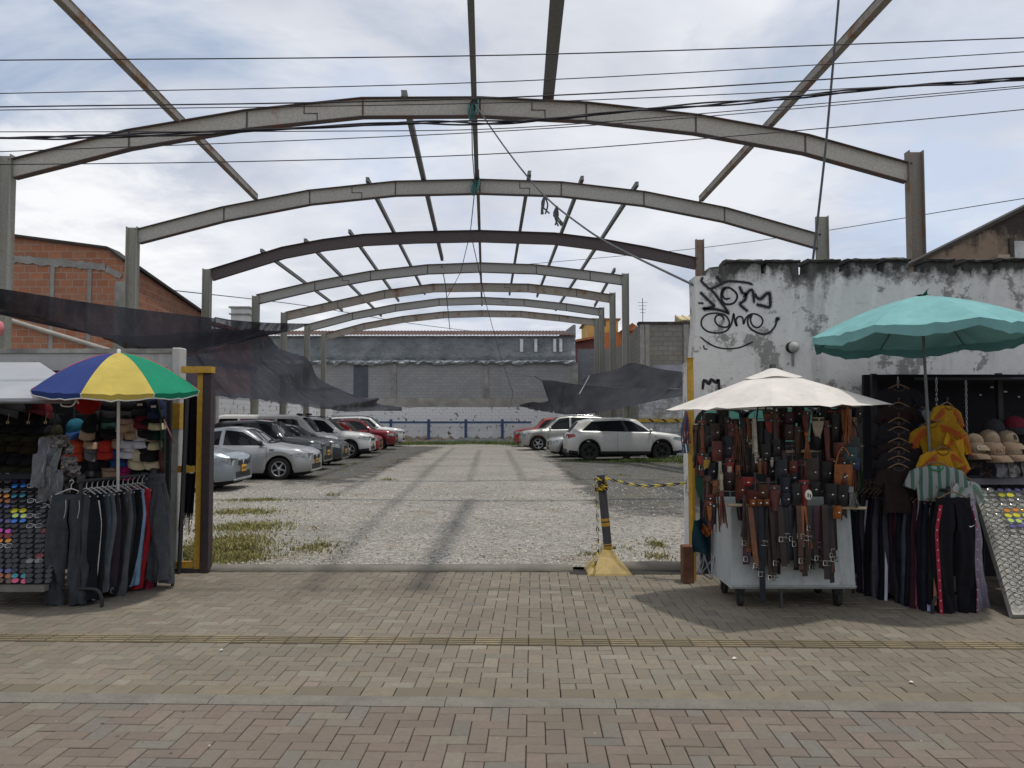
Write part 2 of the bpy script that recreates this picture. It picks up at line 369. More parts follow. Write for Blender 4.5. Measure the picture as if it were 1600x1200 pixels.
# darker ground on the parking bays (soft-edged patch sheets a few mm above the gravel)
t = NT('bay_patch'); x_, y_, z_ = t.xyz(); vo = t.n('ShaderNodeTexVoronoi', Vector=t.co, Scale=30.0); g1 = t.n('ShaderNodeSeparateColor', Color=vo.outputs['Color']).outputs[0]
c = t.mix(t.ramp(g1, .2, .95), (.045, .046, .043), (.17, .165, .15)); c = t.mix(t.ramp(t.noise(.9, 5), .5, .7), c, (.12, .11, .08)); t.bump(vo.outputs['Distance'], .8, .015); t.fin(c, .93, 0, .2)
ed = t.n('ShaderNodeAttribute', attribute_name='tint').outputs['Fac']
al = t.ramp(t.math('ADD', t.math('MULTIPLY', t.noise(1.3, 7, .7), .9), ed), .78, .98)
t.set(t.b.inputs['Alpha'], al); m_bay = t.m
def patch(name, pts_fn, nu, nv, x0, x1, y0, y1):
    mb = MB(); mb.col = []
    def f(u, v):
        x, y = x0+(x1-x0)*u, y0+(y1-y0)*v
        e = min(u, 1-u, v, 1-v)*4; mb.col += [min(1, e)*.85]*3+[1]; return V((x, y, pts_fn(x, y)))
    mb.grid(f, nu, nv); return struct(mb.build(name, m_bay))
patch('gravel_patch', lambda x, y: gz_s(x, y)+.008, 24, 60, -13, -3.0, 15.8, 50)
patch('gravel_patch', lambda x, y: gz_s(x, y)+.008, 24, 60, .75, 8.2, 9.3, 46)
# entrance kerb with a rounded nose, broken off on the right above a gutter
def kerb_run(x0, x1, y0, z1, seed):
    rnd = random.Random(seed); mb = MB(); n = int((x1-x0)/.12)
    def f(u, v):
        x = x0+(x1-x0)*u; k = [(0, -.1), (0, .3), (.02, .8), (.06, 1), (.17, 1), (.24, .6)]
        i = min(5, int(v*5+.001)); a, b = k[i]
        return V((x, y0+a+rnd.uniform(-.007, .007), z1*b+rnd.uniform(-.005, .005)))
    return mb.grid(f, n, 5)
struct(kerb_run(-3.45, .66, 8.40, .055, 1).build('entrance_kerb', m_kerb))
struct(kerb_run(.92, 2.1, 8.46, .075, 2).build('entrance_kerb', m_kerb))
m_dark = M('gutter_dark', (.03, .028, .024), .95, sc=20)
mb = MB(); mb.grid(lambda u, v: V((.62+1.45*u, 8.27+.24*v, -.0-.0+.004+random.uniform(0, .006))), 14, 3); struct(mb.build('gutter', m_dark))  # flat near-black strip laid where the gutter gap runs

# ------------------------------------------------------------------ grass and pebbles (nobody could count them)
def grass(name, spots, mats, lab, n_scale=1.0, seed=1):
    rnd = random.Random(seed); mb = MB()
    for (cx, cy, rx, ry, n, h) in spots:
        for _ in range(int(n*n_scale)):
            a, r_ = rnd.uniform(0, 2*pi), min(1.6, abs(rnd.gauss(0, .55))+.25*rnd.random()); x, y = cx+rx*r_*cos(a), cy+ry*r_*sin(a)
            hh = h*rnd.uniform(.4, 1.2)*(1.1-.4*min(1, r_)); an = rnd.uniform(0, 2*pi); wd = rnd.uniform(.005, .011); ln = rnd.uniform(.2, .9)*hh; d = rnd.uniform(0, 2*pi)
            z = gz(x, y) if y > 8.6 else 0
            dx, dy = wd*cos(an), wd*sin(an); p = V((x, y, z))
            mid = p+V((ln*.35*cos(d), ln*.35*sin(d), hh*.6)); top = p+V((ln*cos(d), ln*sin(d), hh))
            mb.add([p-V((dx, dy, 0)), p+V((dx, dy, 0)), mid+V((dx, dy, 0))*.7, mid-V((dx, dy, 0))*.7, top], [(0, 1, 2, 3), (3, 2, 4)], rnd.choice((0, 0, 1, 1, 2)))
    return tag(mb.build(name, mats), lab, 'grass', kind='stuff')
gm = [M('grass_green', (.15, .16, .045), .8, var=.3, sc=3), M('grass_olive', (.23, .20, .065), .85, var=.3, sc=3), M('grass_straw', (.34, .29, .13), .9, var=.25, sc=3)]
gmg = [M('grass_fresh', (.06, .12, .02), .8, var=.35, sc=3), M('grass_green', (.085, .115, .03)), M('grass_deep', (.04, .075, .018), .8, var=.3, sc=3)]
grass('grass', [(-3.65, 9.75, .5, .9, 7000, .06), (-3.2, 9.1, .32, .4, 2200, .05), (-3.8, 9.3, .5, .6, 3000, .065), (-3.9, 11.4, .8, .6, 1300, .07), (-4.6, 13.2, .9, .6, 900, .06), (-2.5, 9.7, .5, .7, 500, .05), (-5.0, 15.2, 1.0, .4, 500, .05)], gm, 'yellow-green tufts of grass on the gravel beside the yellow gate frame')
grass('grass', [(x, 49.5+random.uniform(-2.2, 1.5), 1.4, .9, 420, .28) for x in [-8+i*.8 for i in range(22)]], gmg, 'strip of green grass along the foot of the back wall', seed=2)
grass('grass', [(4.9, 28.9, 1.6, .5, 1500, .16), (6.9, 28.3, 1.2, .9, 1800, .2), (6.6, 30.0, 1.0, 1.0, 900, .22), (2.6, 29.3, 1.0, .3, 300, .1), (8.2, 26.5, .9, 2, 900, .2)], gmg, 'green grass growing around the front wheels of the white crossover', seed=3)
grass('grass', [(1.75, 9.3, .25, .35, 150, .05), (1.3, 9.9, .3, .2, 70, .05), (1.9, 10.2, .2, .4, 140, .06), (1.0, 9.4, .25, .15, 90, .05)], gm, 'sparse weeds in the gravel behind the striped bollard', seed=4)
rnd = random.Random(41); grass('grass', [(rnd.choice((rnd.uniform(-9.5, -3.2), rnd.uniform(2.2, 7.5)))*1.0, rnd.uniform(11.5, 30), rnd.uniform(.1, .5), rnd.uniform(.1, .35), rnd.randint(25, 110), rnd.uniform(.04, .09)) for _ in range(24)], gm, 'small scattered weeds between the parked cars and along both sides of the lot', seed=6)
rnd = random.Random(11); mb = MB()
for _ in range(9500):
    y = 8.62+10.5*rnd.random()**1.7; x = rnd.uniform(-.55, .3)*y+rnd.uniform(-.4, .6)
    if x < -.42*y-.3 : continue
    r_ = rnd.uniform(.006, .017)*(1+.05*(y-8)); z = gz(x, y)+r_*.25; q = [r_*rnd.uniform(.6, 1.3) for _ in range(6)]; a = rnd.uniform(0, 6.3); ca, sa = cos(a), sin(a)
    pts = [(q[0], 0, 0), (0, q[1], 0), (-q[2], 0, 0), (0, -q[3], 0), (0, 0, q[4]*.7), (0, 0, -q[5]*.7)]
    mb.add([(x+px*ca-py*sa, y+px*sa+py*ca, z+pz) for px, py, pz in pts], [(0, 1, 4), (1, 2, 4), (2, 3, 4), (3, 0, 4)], rnd.choice((0, 0, 0, 1, 1, 2, 3)))
tag(mb.build('pebbles', [M('pebble_pale', (.50, .47, .41), .9, var=.2, sc=5), M('pebble_grey', (.30, .29, .265), .9, var=.2, sc=5), M('pebble_dark', (.13, .125, .115), .9, var=.2, sc=5), M('pebble_tan', (.36, .29, .20), .9, var=.2, sc=5)]), 'loose pale pebbles scattered over the parking lot gravel', 'pebbles', kind='stuff')
# litter and leaves on the paving
for (px, py, c_, lab) in ((345, 1017, (.5, .5, .5), 'white paper scrap on the paving in front of the jogger rack'), (1147, 1029, (.6, .58, .52), 'pale paper scrap on the paving nearest the umbrella shadow'), (1423, 1067, (.75, .75, .75), 'bright white paper scrap on the paving below the slanted glasses board'), (1310, 941, (.45, .22, .05), 'brown dry leaf on the paving under the leather cart')):
    p = G(px, py, .006); mb = MB(); rn = random.Random(px); pts = [(p.x+.018*cos(a)*rn.uniform(.5, 1.2), p.y+.018*sin(a)*rn.uniform(.5, 1.2), p.z+rn.uniform(0, .012)) for a in [k*pi/3 for k in range(6)]]
    mb.add(pts+[(p.x, p.y, p.z+.014)], [(i, (i+1) % 6, 6) for i in range(6)])
    tag(mb.build('dry_leaf' if 'leaf' in lab else 'paper_scrap', M('scrap%d' % px, c_, .8)), lab, 'leaf' if 'leaf' in lab else 'litter')

# ------------------------------------------------------------------ right street wall with graffiti
YW = 8.3
def wx(px, py): p = P(px, py, YW); return (p.x, p.z)
m_wall = Mpeel('old_limewash', (.63, .625, .61), (.25, .245, .235), (.035, .034, .032), 3.42, (.525, .555), .45)
m_cap = M('mouldy_cap', (.055, .052, .047), .95, var=.6, sc=4, bump=.6, bs=30)
w_ = thing('graffiti_wall', 'tall peeling whitewashed wall with black spray graffiti and a broken crenellated top', 'wall', (5, YW, 0))
out = [wx(1091, 900)[0:1]+(-.05,), wx(1083, 560), wx(1087, 500), wx(1085, 432), wx(1106, 430), wx(1108, 418), wx(1133, 415)]
notch = [(1135, 1189, 405), (1197, 1248, 405), (1263, 1311, 404), (1326, 1370, 403), (1381, 1420, 402), (1446, 1489, 403), (1507, 1551, 404), (1563, 1610, 402), (1622, 1668, 403), (1680, 1730, 402), (1742, 1790, 403), (1800, 1850, 402), (1862, 1910, 402)]
rn = random.Random(5)
for a, b, yt in notch:
    d1 = rn.uniform(15, 25); out += [wx(a, yt+d1), wx(a+1, yt+3), wx(b-1, yt+3), wx(b, yt+rn.uniform(15, 25))]
out += [(wx(1910, 420)[0]+.1, wx(1910, 420)[1]), (wx(1910, 420)[0]+.1, -.05)]
mb = MB(); mb.prism(out, YW, YW+.26); mb.build('wall_panel', m_wall, w_)
for a, b, yt in notch:
    (xa, za), (xb, zb) = wx(a-1, yt), wx(b+1, yt); mb = MB(); n = 7
    prof = []
    def f(u, v):
        x = xa+(xb-xa)*u; k = [(-.03, -.022), (-.045, -.002), (.0, .016), (.13, .026), (.26, .016), (.30, -.002), (.28, -.022)][int(v*6+.01)]
        return V((x, YW+k[0]+rn.uniform(-.006, .006), za+k[1]-.02+rn.uniform(-.006, .006)))
    mb.grid(f, 8, 6, sm=False)
    for u in (0, 1): mb.add([V((xa if u == 0 else xb, YW+k[0], za+k[1]-.02)) for k in [(-.03, -.022), (-.045, -.002), (.0, .016), (.13, .026), (.26, .016), (.30, -.002), (.28, -.022)]], [tuple(range(7))])
    mb.build('coping_block', m_cap, w_)
# left lower return, where the wall steps out to the gate post
mb = MB(); (xa, zb), (xb, _) = wx(1074, 562), wx(1092, 562); mb.prism([(xa, -.05), (xb-.012, -.05), (xb-.012, zb), (xa+.01, zb-.02), (xa, zb-.1)], YW+.02, YW+.24); mb.build('wall_return', m_wall, w_)
# spray paint strokes traced in crop pixels (origin 1080,410, eight to one)
m_spray = M('black_spray', (.018, .018, .022), .75, var=.3, sc=12)
t = NT('overspray'); n_ = t.noise(55, 4, .7); t.set(t.b.inputs['Alpha'], t.math('MULTIPLY', t.ramp(n_, .42, .68), .55)); m_over = t.fin((.03, .03, .035), .85)
def ribbon(mb, pts, wd, y, off=0.0, k=6):
    pts = smooth_pts([V((p[0], p[1], 0)) for p in pts], k) if k > 1 else [V((p[0], p[1], 0)) for p in pts]
    m = len(pts); vs = []
    for i, p in enumerate(pts):
        d = pts[min(i+1, m-1)]-pts[max(i-1, 0)]; d = d.normalized() if d.length else V((1, 0, 0)); nn = V((-d.y, d.x, 0)); e = wd*(.75+.25*min(1, min(i, m-1-i)/3))
        for s_ in (1, -1): q = p+nn*e*s_; vs.append((q.x, y, q.y))
    mb.add(vs, [(2*i, 2*i+1, 2*i+3, 2*i+2) for i in range(m-1)])
    for e in (pts[0], pts[-1]): mb.add([(e.x+wd*.75*cos(a), y-.0012, e.y+wd*.75*sin(a)) for a in [q*pi/5 for q in range(10)]], [tuple(range(10))])
strokes = [
 ([(140, 195), (130, 235), (180, 290), (235, 330), (330, 295), (440, 240), (560, 240), (700, 255), (760, 275)], 13),
 ([(330, 185), (365, 240)], 22), ([(245, 335), (300, 400), (380, 510), (440, 590), (462, 640)], 14),
 ([(120, 380), (170, 430), (240, 500), (285, 550), (150, 582), (290, 585), (400, 610), (460, 635)], 15), ([(95, 508), (145, 512)], 13),
 ([(480, 450), (420, 455), (390, 400), (420, 330), (480, 320), (550, 370), (575, 430), (540, 500), (470, 525), (410, 510), (375, 440), (385, 350), (430, 310)], 12),
 ([(605, 310), (640, 380), (685, 400), (670, 470), (610, 525), (700, 605)], 15), ([(660, 430), (720, 360), (760, 345), (775, 400), (785, 495)], 15),
 ([(800, 400), (820, 440), (870, 455), (930, 400), (975, 385), (985, 450), (980, 555), (900, 545), (825, 525)], 17),
 ([(410, 715), (380, 665), (320, 665), (295, 720), (330, 780), (400, 810), (460, 800), (475, 740), (420, 660), (300, 635), (190, 655), (130, 720), (135, 800), (200, 860), (310, 882), (420, 865), (480, 810), (510, 740), (530, 640), (545, 740), (570, 795), (560, 720), (590, 680), (640, 690), (655, 770), (680, 700), (740, 650), (820, 650), (885, 700), (885, 770), (830, 815), (770, 790), (740, 720), (760, 660)], 10),
 ([(740, 660), (705, 720), (720, 800), (780, 855), (880, 895), (970, 880), (1040, 810), (1065, 740), (1075, 690)], 11), ([(1060, 735), (1088, 700)], 20),
 ([(120, 935), (200, 1000), (320, 1060), (460, 1080), (600, 1065), (700, 1025), (768, 995)], 9), ([(155, 1040), (165, 1080), (200, 1082)], 8)]
for pts, wd in strokes:
    mb = MB(); q = [P(1080+a/8, 410+b/8, YW) for a, b in pts]; ribbon(mb, [(p.x, p.z) for p in q], 1.12*wd/8*YW/F, YW-.003); sk = mb.build('graffiti_stroke', m_spray, w_)
    if wd >= 13: mb = MB(); ribbon(mb, [(p.x, p.z) for p in q], 2.3*wd/8*YW/F, YW-.0015); mb.build('overspray', m_over, sk)
mb = MB(); q = [P(a, b, YW) for a, b in ((1098, 607), (1100, 594), (1108, 600), (1111, 593), (1119, 598), (1122, 593), (1124, 610))]; ribbon(mb, [(p.x, p.z) for p in q], .018, YW-.003, k=3); mb.build('graffiti_stroke', m_spray, w_)
# the painted cloud mural behind the leather cart
m_teal = M('mural_teal', (.10, .30, .25), .85, var=.25, sc=5); m_mb = M('mural_black', (.015, .017, .02), .85, var=.3, sc=6); m_mg = M('mural_green', (.02, .07, .05), .85, var=.3, sc=4); m_mgrey = M('mural_grey', (.10, .095, .105), .85, var=.3, sc=4)
def disc(mb, cx, cy, rx, ry, y, a0=0, a1=2*pi, n=26):
    vs = []
    for i in range(n+1):
        a = a0+(a1-a0)*i/n; p = P(cx+rx*cos(a), cy-ry*sin(a), YW); vs.append((p.x, y, p.z))
    mb.add(vs, [tuple(range(n+1))])
mb = MB(); a, b = P(1092, 660, YW), P(1358, 905, YW); mb.add([(a.x, YW-.002, b.z), (b.x, YW-.002, b.z), (b.x, YW-.002, a.z), (a.x, YW-.002, a.z)], [(0, 1, 2, 3)])
for cx, cy, rx, ry in ((1115, 662, 30, 26), (1145, 662, 34, 24), (1190, 660, 32, 24), (1247, 662, 36, 32), (1300, 660, 34, 30), (1330, 672, 30, 34)): disc(mb, cx, cy, rx, ry, YW-.002, 0, pi)
mb.build('mural_outline', m_mb, w_)
mb = MB()
for cx, cy, rx, ry in ((1112, 655, 17, 14), (1140, 657, 20, 15), (1186, 655, 18, 14), (1247, 655, 25, 21), (1300, 655, 22, 18), (1326, 665, 16, 20)): disc(mb, cx, cy, rx, ry, YW-.004, 0, pi)
a, b = P(1095, 655, YW), P(1345, 690, YW); mb.add([(a.x, YW-.004, b.z), (b.x, YW-.004, b.z), (b.x, YW-.004, a.z), (a.x, YW-.004, a.z)], [(0, 1, 2, 3)]); mb.build('mural_cloud', m_teal, w_)
mb = MB(); disc(mb, 1340, 725, 30, 75, YW-.006); mb.build('mural_drip', m_mgrey, w_)
mb = MB(); disc(mb, 1340, 745, 26, 42, YW-.008); disc(mb, 1105, 735, 22, 52, YW-.008); mb.build('mural_leaf', m_mg, w_)
p = P(1238, 543, YW); l_ = thing('wall_lamp', 'small round white lamp fitting stained below on the whitewashed wall', 'lamp', (p.x, YW, p.z-.06))
mb = MB(); mb.lathe([(0, 0), (.062, 0), (.062, -.02), (.05, -.03)], (p.x-.012, YW, p.z), 16, axis='y'); mb.build('backplate', m_dark, l_)
mb = MB(); mb.lathe([(.05, -.028), (.06, -.05), (.05, -.085), (.025, -.105), (0, -.108)], (p.x, YW, p.z), 16, axis='y'); mb.build('lamp_glass', M('milk_glass', (.34, .34, .33), .5, sc=20), l_)
mb = MB(); mb.box((p.x, YW-.012, p.z-.13), (.022, .02, .14)); mb.build('conduit', M('grey_pipe', (.2, .2, .2)), l_)

# gate post (yellow) and its cord on the right of the entrance
m_yel = Mrust('gate_yellow', (.44, .26, .035), (.09, .05, .03), .60, .68, .55)
g_ = thing('gate_post', 'thin yellow steel gate post at the end of the whitewashed wall', 'post', tuple(G(1078, 905)))
a, b = P(1078, 560, 7.95), G(1080, 905); mb = MB(); mb.tube([(b.x, 7.95, 0), (a.x, 7.95, a.z)], .035, 4, sm=False); mb.build('post', m_yel, g_)
mb = MB(); mb.box((a.x, 7.95, a.z+.004), (.075, .075, .008)); mb.build('cap', m_yel, g_)
c_ = P(1071, 650, 7.9); rn = random.Random(3)
for k, (mm, nm) in enumerate(((M('cord_blue', (.04, .10, .2)), 'blue'), (M('cord_red', (.2, .05, .03)), 'dark red'))):
    mb = MB()
    for q in range(7): mb.tube(smooth_pts([(c_.x+.01*k, 7.88, c_.z+.05), (c_.x+rn.uniform(-.05, .04), 7.88+rn.uniform(-.03, .02), c_.z-.15), (c_.x+rn.uniform(-.06, .05), 7.87, c_.z-.38+.1*k)], 3), .006, 5)
    tag(mb.build('cord_bundle', mm), '%s cords tied around the thin yellow gate post' % nm, 'cords')
m_block = M('brown_block', (.12, .055, .03), .85, var=.35, sc=9, bump=.3)
mb = MB(); a, b = G(1061, 906), G(1078, 906); z = P(1070, 852, 7.86).z; mb.box(((a.x+b.x)/2, 7.87, z/2), (b.x-a.x, .13, z), ch=.008); tag(mb.build('timber_block', m_block), 'upright brown timber block at the foot of the yellow gate post', 'block')

# ------------------------------------------------------------------ left street wall, painted pillar, gate leaf
YL = 8.55
m_wall2 = Mpeel('left_limewash', (.46, .46, .45), (.24, .235, .225), (.06, .06, .055), 2.75, (.56, .61), .3)
lw = thing('street_wall', 'stained pale rendered wall behind the cap stall', 'wall', (-6, YL, 0))
zt = P(200, 550, YL).z; xr = P(268, 700, YL).x
mb = MB(); mb.box(((xr-12)/2, YL+.12, zt/2-.02), (12+xr, .24, zt+.04)); mb.build('wall_panel', m_wall2, lw)
mb = MB(); mb.box(((xr-12)/2, YL+.12, zt+.012), (12.02+xr, .28, .05)); mb.build('coping', M('worn_coping', (.27, .265, .25), .92, var=.5, sc=3, bump=.4, bs=20), lw)
xe = P(282, 700, YL).x; mb = MB(); mb.box(((xr+xe)/2+.003, YL+.03, zt/2+.01), (xe-xr, .16, zt+.07), ch=.01); pil = mb.build('pillar', m_wall2, lw)
za, zb = P(275, 630, YL).z, P(275, 670, YL).z; mb = MB(); mb.box(((xr+xe)/2+.003, YL+.028, (za+zb)/2), (xe-xr+.008, .168, za-zb)); mb.build('painted_band', m_yel, pil)
YG = 8.36
gt = thing('yard_gate', 'rusty yellow and brown steel gate frame beside the cap stall', 'gate', tuple(G(305, 890)))
def gx(px): return P(px, 730, YG).x
def gzz(py): return P(305, py, YG).z
m_brown = Mrust('gate_brown', (.045, .032, .035), (.10, .05, .03), .6, .72, .6)
mb = MB(); mb.box(((gx(317)+gx(329))/2, YG+.03, gzz(577)/2), (gx(329)-gx(317), .12, gzz(577))); mb.build('jamb', m_brown, gt)
mb = MB(); mb.box(((gx(307)+gx(316))/2-.002, YG, gzz(583)/2), (gx(316)-gx(307)-.004, .03, gzz(583))); mb.build('stile', m_yel, gt)
mb = MB(); mb.box(((gx(284)+gx(331))/2, YG-.01, gzz(578)), (gx(331)-gx(284), .12, gzz(573)-gzz(583))); mb.build('top_rail', m_yel, gt)
for py in (733, 882):
    mb = MB(); mb.box(((gx(278)+gx(305))/2-.003, YG, gzz(py)), (gx(305)-gx(278)-.008, .04, .07)); mb.build('rail', m_yel, gt)
mb = MB(); mb.box(((gx(274)+gx(318))/2-.003, YG+.01, .02), (gx(318)-gx(274), .06, .05)); mb.build('threshold', m_brown, gt)
mb = MB(); mb.tube([(gx(286), YG-.05, .01), (gx(293.5), YG-.05, gzz(612))], .025, 4, sm=False); mb.build('pole', M('black_iron', (.02, .02, .022), .6), gt)
m_blk = Mcloth('black_cloth', (.008, .008, .012))
for (y0, y1, fr) in ((619, 727, 0), (740, 802, 1)):
    mb = MB(); xa, xb = gx(283), gx(304.5)
    mb.grid(lambda u, v: V((xa+(xb-xa)*u-.02*v*(y0 > 700), YG+.03+.014*sin(u*19)*(.4+v), gzz(y0)+(gzz(y1)-gzz(y0))*v)), 20, 8)
    if fr:
        for q in range(26): x = xa+(xb-xa)*q/26-.02; mb.tube([(x, YG+.03, gzz(800)), (x+random.uniform(-.012, .006), YG+.03, gzz(random.uniform(808, 838)))], .003, 4)
    tag(mb.build('hanging_cloth', m_blk), ('black cloth hung inside the gate frame above its middle rail', 'shorter frayed black cloth hung inside the gate frame below its middle rail')[fr], 'cloth')
# ------------------------------------------------------------------ the bare roof structure: seven welded frames
m_st = [Mrust('steel_paint_a', (.46, .44, .39), lo=.60, hi=.72), Mrust('steel_paint_b', (.42, .41, .375), lo=.62, hi=.74), Mrust('steel_dark', (.095, .078, .08), lo=.62, hi=.8), Mrust('steel_paint_c', (.38, .38, .355), lo=.62, hi=.74), Mrust('steel_rusty', (.33, .30, .26), lo=.52, hi=.64)]
m_colm = [Mrust('column_paint', (.27, .27, .235), (.17, .075, .03), lo=.55, hi=.68), Mrust('column_rust', (.22, .195, .165), (.17, .08, .045), lo=.50, hi=.62)]
m_flange = Mrust('flange_dark', (.10, .085, .085), (.13, .055, .035), lo=.5, hi=.65)
ARCH = [
 (15.0, .36, 0, [(20, 265), (202, 219), (386, 188), (567, 169), (750, 168), (916, 176), (1087, 195), (1258, 226), (1419, 271)], (10, 243), (1428, 237), 'frontmost and widest of the seven arched steel frames'),
 (20.2, .365, 1, [(216, 370), (350, 335), (484, 309), (618, 295), (750, 292), (877, 296), (1006, 311), (1132, 336), (1279, 378)], (208, 355), (1284, 338), 'second arched steel frame from the street, with a rope knot at its crown'),
 (25.9, .37, 2, [(330, 430), (443, 395), (506, 383), (569, 375), (650, 371), (749, 369), (866, 373), (938, 382), (1010, 395), (1088, 412)], (324, 420), (1093, 374), 'dark brown arched steel frame, third from the street'),
 (31.0, .37, 3, [(402, 468), (492, 447), (579, 431), (668, 421), (751, 418), (838, 421), (922, 431), (974, 438)], (400, 462), (977, 427), 'fourth arched steel frame from the street, pale grey'),
 (36.0, .37, 4, [(447, 494), (528, 476), (601, 460), (677, 450), (753, 449), (825, 450), (901, 458), (956, 467)], (444, 488), (957, 457), 'fifth arched steel frame, blotched with rust on the beam'),
 (40.5, .37, 3, [(483, 512), (551, 494), (618, 481), (686, 472), (753, 470), (819, 473), (885, 480), (940, 488)], (480, 506), (940, 480), 'sixth arched steel frame, second nearest the back wall'),
 (44.6, .36, 4, [(510, 526), (569, 510), (630, 499), (693, 492), (753, 490), (814, 491), (874, 497), (931, 504)], (506, 519), (932, 497), 'rusty rearmost arched steel frame nearest the back wall')]
BEAM = []
for i, (Y, h, mi, pts, cl, cr, lab) in enumerate(ARCH):
    q = [P(a, b, Y) for a, b in pts]; BEAM.append((Y, h, q))
    fr = thing('arched_frame', lab, 'steel frame', (q[0].x, Y, 0), 'arched steel frames over the parking lot')
    mb = MB(); mb.sweep(q, -h/2, h/2, -.008, .008)
    for p_ in q[1:-1]:
        if mi != 2: mb.box((p_.x, Y-.011, p_.z), (.035, .012, h*.92), mi=1)
    if mi != 2:                                                     # the stepped splice weld
        for fa in ((.30, .62) if i < 2 else (.28,) if i == 3 else (.62,)):
            a = q[int(fa*(len(q)-1))]; b = q[int(fa*(len(q)-1))+1]; c_ = a+(b-a)*.55
            for dx, dz, sx, sz in ((-.13, h*.25, .02, h*.5), (0, 0, .28, .02), (.13, -h*.25, .02, h*.5)): mb.box((c_.x+dx, Y-.011, c_.z+dz*.9), (sx, .008, sz), mi=1)
    bm_ = mb.build('beam', [m_st[mi], m_flange], fr)
    mb = MB(); mb.sweep(q, -h/2-.014, -h/2-.001, -.09, .09); mb.build('flange', m_flange if mi != 4 else m_st[4], bm_)
    mb = MB(); mb.sweep(q, h/2+.001, h/2+.014, -.09, .09); mb.build('flange', m_flange, bm_)
    for (cx, cy), side in ((cl, 0), (cr, 1)):
        p_ = P(cx, cy, Y); wd = .29 if i < 2 else .27; mb = MB()
        mb.box((p_.x, Y, p_.z/2), (wd-.03, .012, p_.z-.02))
        for s_ in (-1, 1): mb.box((p_.x+s_*(wd/2-.007), Y, p_.z/2), (.014, .2, p_.z))
        mb.box((p_.x, Y, .06), (.42, .34, .05))
        mb.build('column', m_colm[1] if side and i in (0, 2) else m_colm[0], fr)
m_pur = Mrust('purlin_paint', (.17, .175, .175), (.14, .07, .04), lo=.6, hi=.72); m_pur2 = Mrust('purlin_rusty', (.27, .255, .225), (.15, .07, .035), lo=.5, hi=.62)
def purlin(a, ya, b, yb, lab, sz=(.075, .10), over=.16, ext=None, m=m_pur):
    A, B = P(*a, ya), P(*b, yb)
    if ext is None: A.z += .16; B.z += .2
    d = (B-A).normalized()
    A = A-d*(over if ext is None else ext); rot = d.to_track_quat('Y', 'Z').to_matrix()
    mb = MB(); mb.box((A+B)/2, (sz[0], (B-A).length, sz[1]), rot)
    for s_ in (-1, 1): mb.box((A+B)/2+rot @ V((0, 0, s_*(sz[1]/2+.004))), (sz[0]+.018, (B-A).length-.004, .006), rot)
    return tag(mb.build('purlin', m), lab, 'purlin', 'purlins lying across the arched frames')
purlin((280, 186), 15, (400, 308), 20.2, 'mottled rusty purlin slanting out over the brick building', (.105, .13), ext=8.0, m=m_pur2)
purlin((1206, 190), 15, (1095, 311), 20.2, 'rust streaked purlin slanting out over the whitewashed wall', (.105, .13), ext=8.0, m=m_pur2)
purlin((741, 158), 15, (745, 276), 20.2, 'thin purlin at the crown running from the front frame towards the street', (.085, .1), ext=8)
bpy.data.objects['purlin.002'].location.y += 0
purlin((857, 148), 15, (856, 159), 15.35, 'broad dark purlin beside the crown running from the front frame towards the street', (.2, .1), ext=8)
purlin((632, 163), 15, (691, 413), 31, 'long purlin from the front frame down to the fourth frame', (.10, .11))
purlin((575, 292), 20.2, (664, 465), 40.5, 'purlin starting one bay behind the front frame, next to the longest one')
purlin((547, 370), 25.9, (623, 476), 40.5, 'purlin from the dark frame, nearest the crown on the brick side')
purlin((478, 384), 25.9, (596, 499), 44.6, 'purlin from the dark frame, middle one of its brick side')
purlin((410, 400), 25.9, (535, 491), 40.5, 'outermost purlin from the dark frame on the brick side')
purlin((746, 280), 20.2, (753, 482), 44.6, 'purlin along the crown from the second frame to the last')
purlin((827, 282), 20.2, (796, 466), 40.5, 'purlin just beside the crown on the whitewashed wall side')
purlin((909, 290), 20.2, (839, 469), 40.5, 'purlin from the second frame, middle one on the whitewashed wall side')
purlin((994, 299), 20.2, (868, 490), 44.6, 'outer purlin from the second frame reaching the rearmost frame')
purlin((960, 428), 31, (929, 484), 40.5, 'short outermost purlin between the fourth and sixth frames')
# ------------------------------------------------------------------ ropes and overhead cables
m_rope = M('rope_grey', (.10, .105, .11), .9); m_wire = M('cable_black', (.02, .02, .03), .6); m_guy = M('guy_grey', (.07, .075, .085), .6)
def line(name, pts, r_, m, lab, cat, n=6, sm=6):
    q = smooth_pts([P(a, b, y) for a, b, y in pts], sm) if sm > 1 else [P(a, b, y) for a, b, y in pts]
    return tag(MB().tube(q, r_, n).build(name, m), lab, cat)
r1 = line('rope', [(740, 160, 14.8), (796, 240, 13.6), (850, 305, 12.4), (905, 350, 11.2), (960, 385, 10.2), (1085, 446, 8.35)], .014, m_rope, 'grey rope stretched from the crown of the front frame to the whitewashed wall', 'rope')
for (cx, cy, cz) in ((851, 306, 12.3), (870, 322, 11.9)):
    p_ = P(cx, cy, cz); mb = MB()
    for q in range(5): mb.tube(smooth_pts([p_, p_+V((random.uniform(-.05, .05), 0, -.15)), p_+V((random.uniform(-.07, .1), 0, -.32+.05*random.random()))], 3), .014, 5)
    tag(mb.build('rope_end', m_rope), 'loose grey rope ends dangling from the %s knot on the sloping rope' % ('upper' if cx == 851 else 'lower'), 'rope')
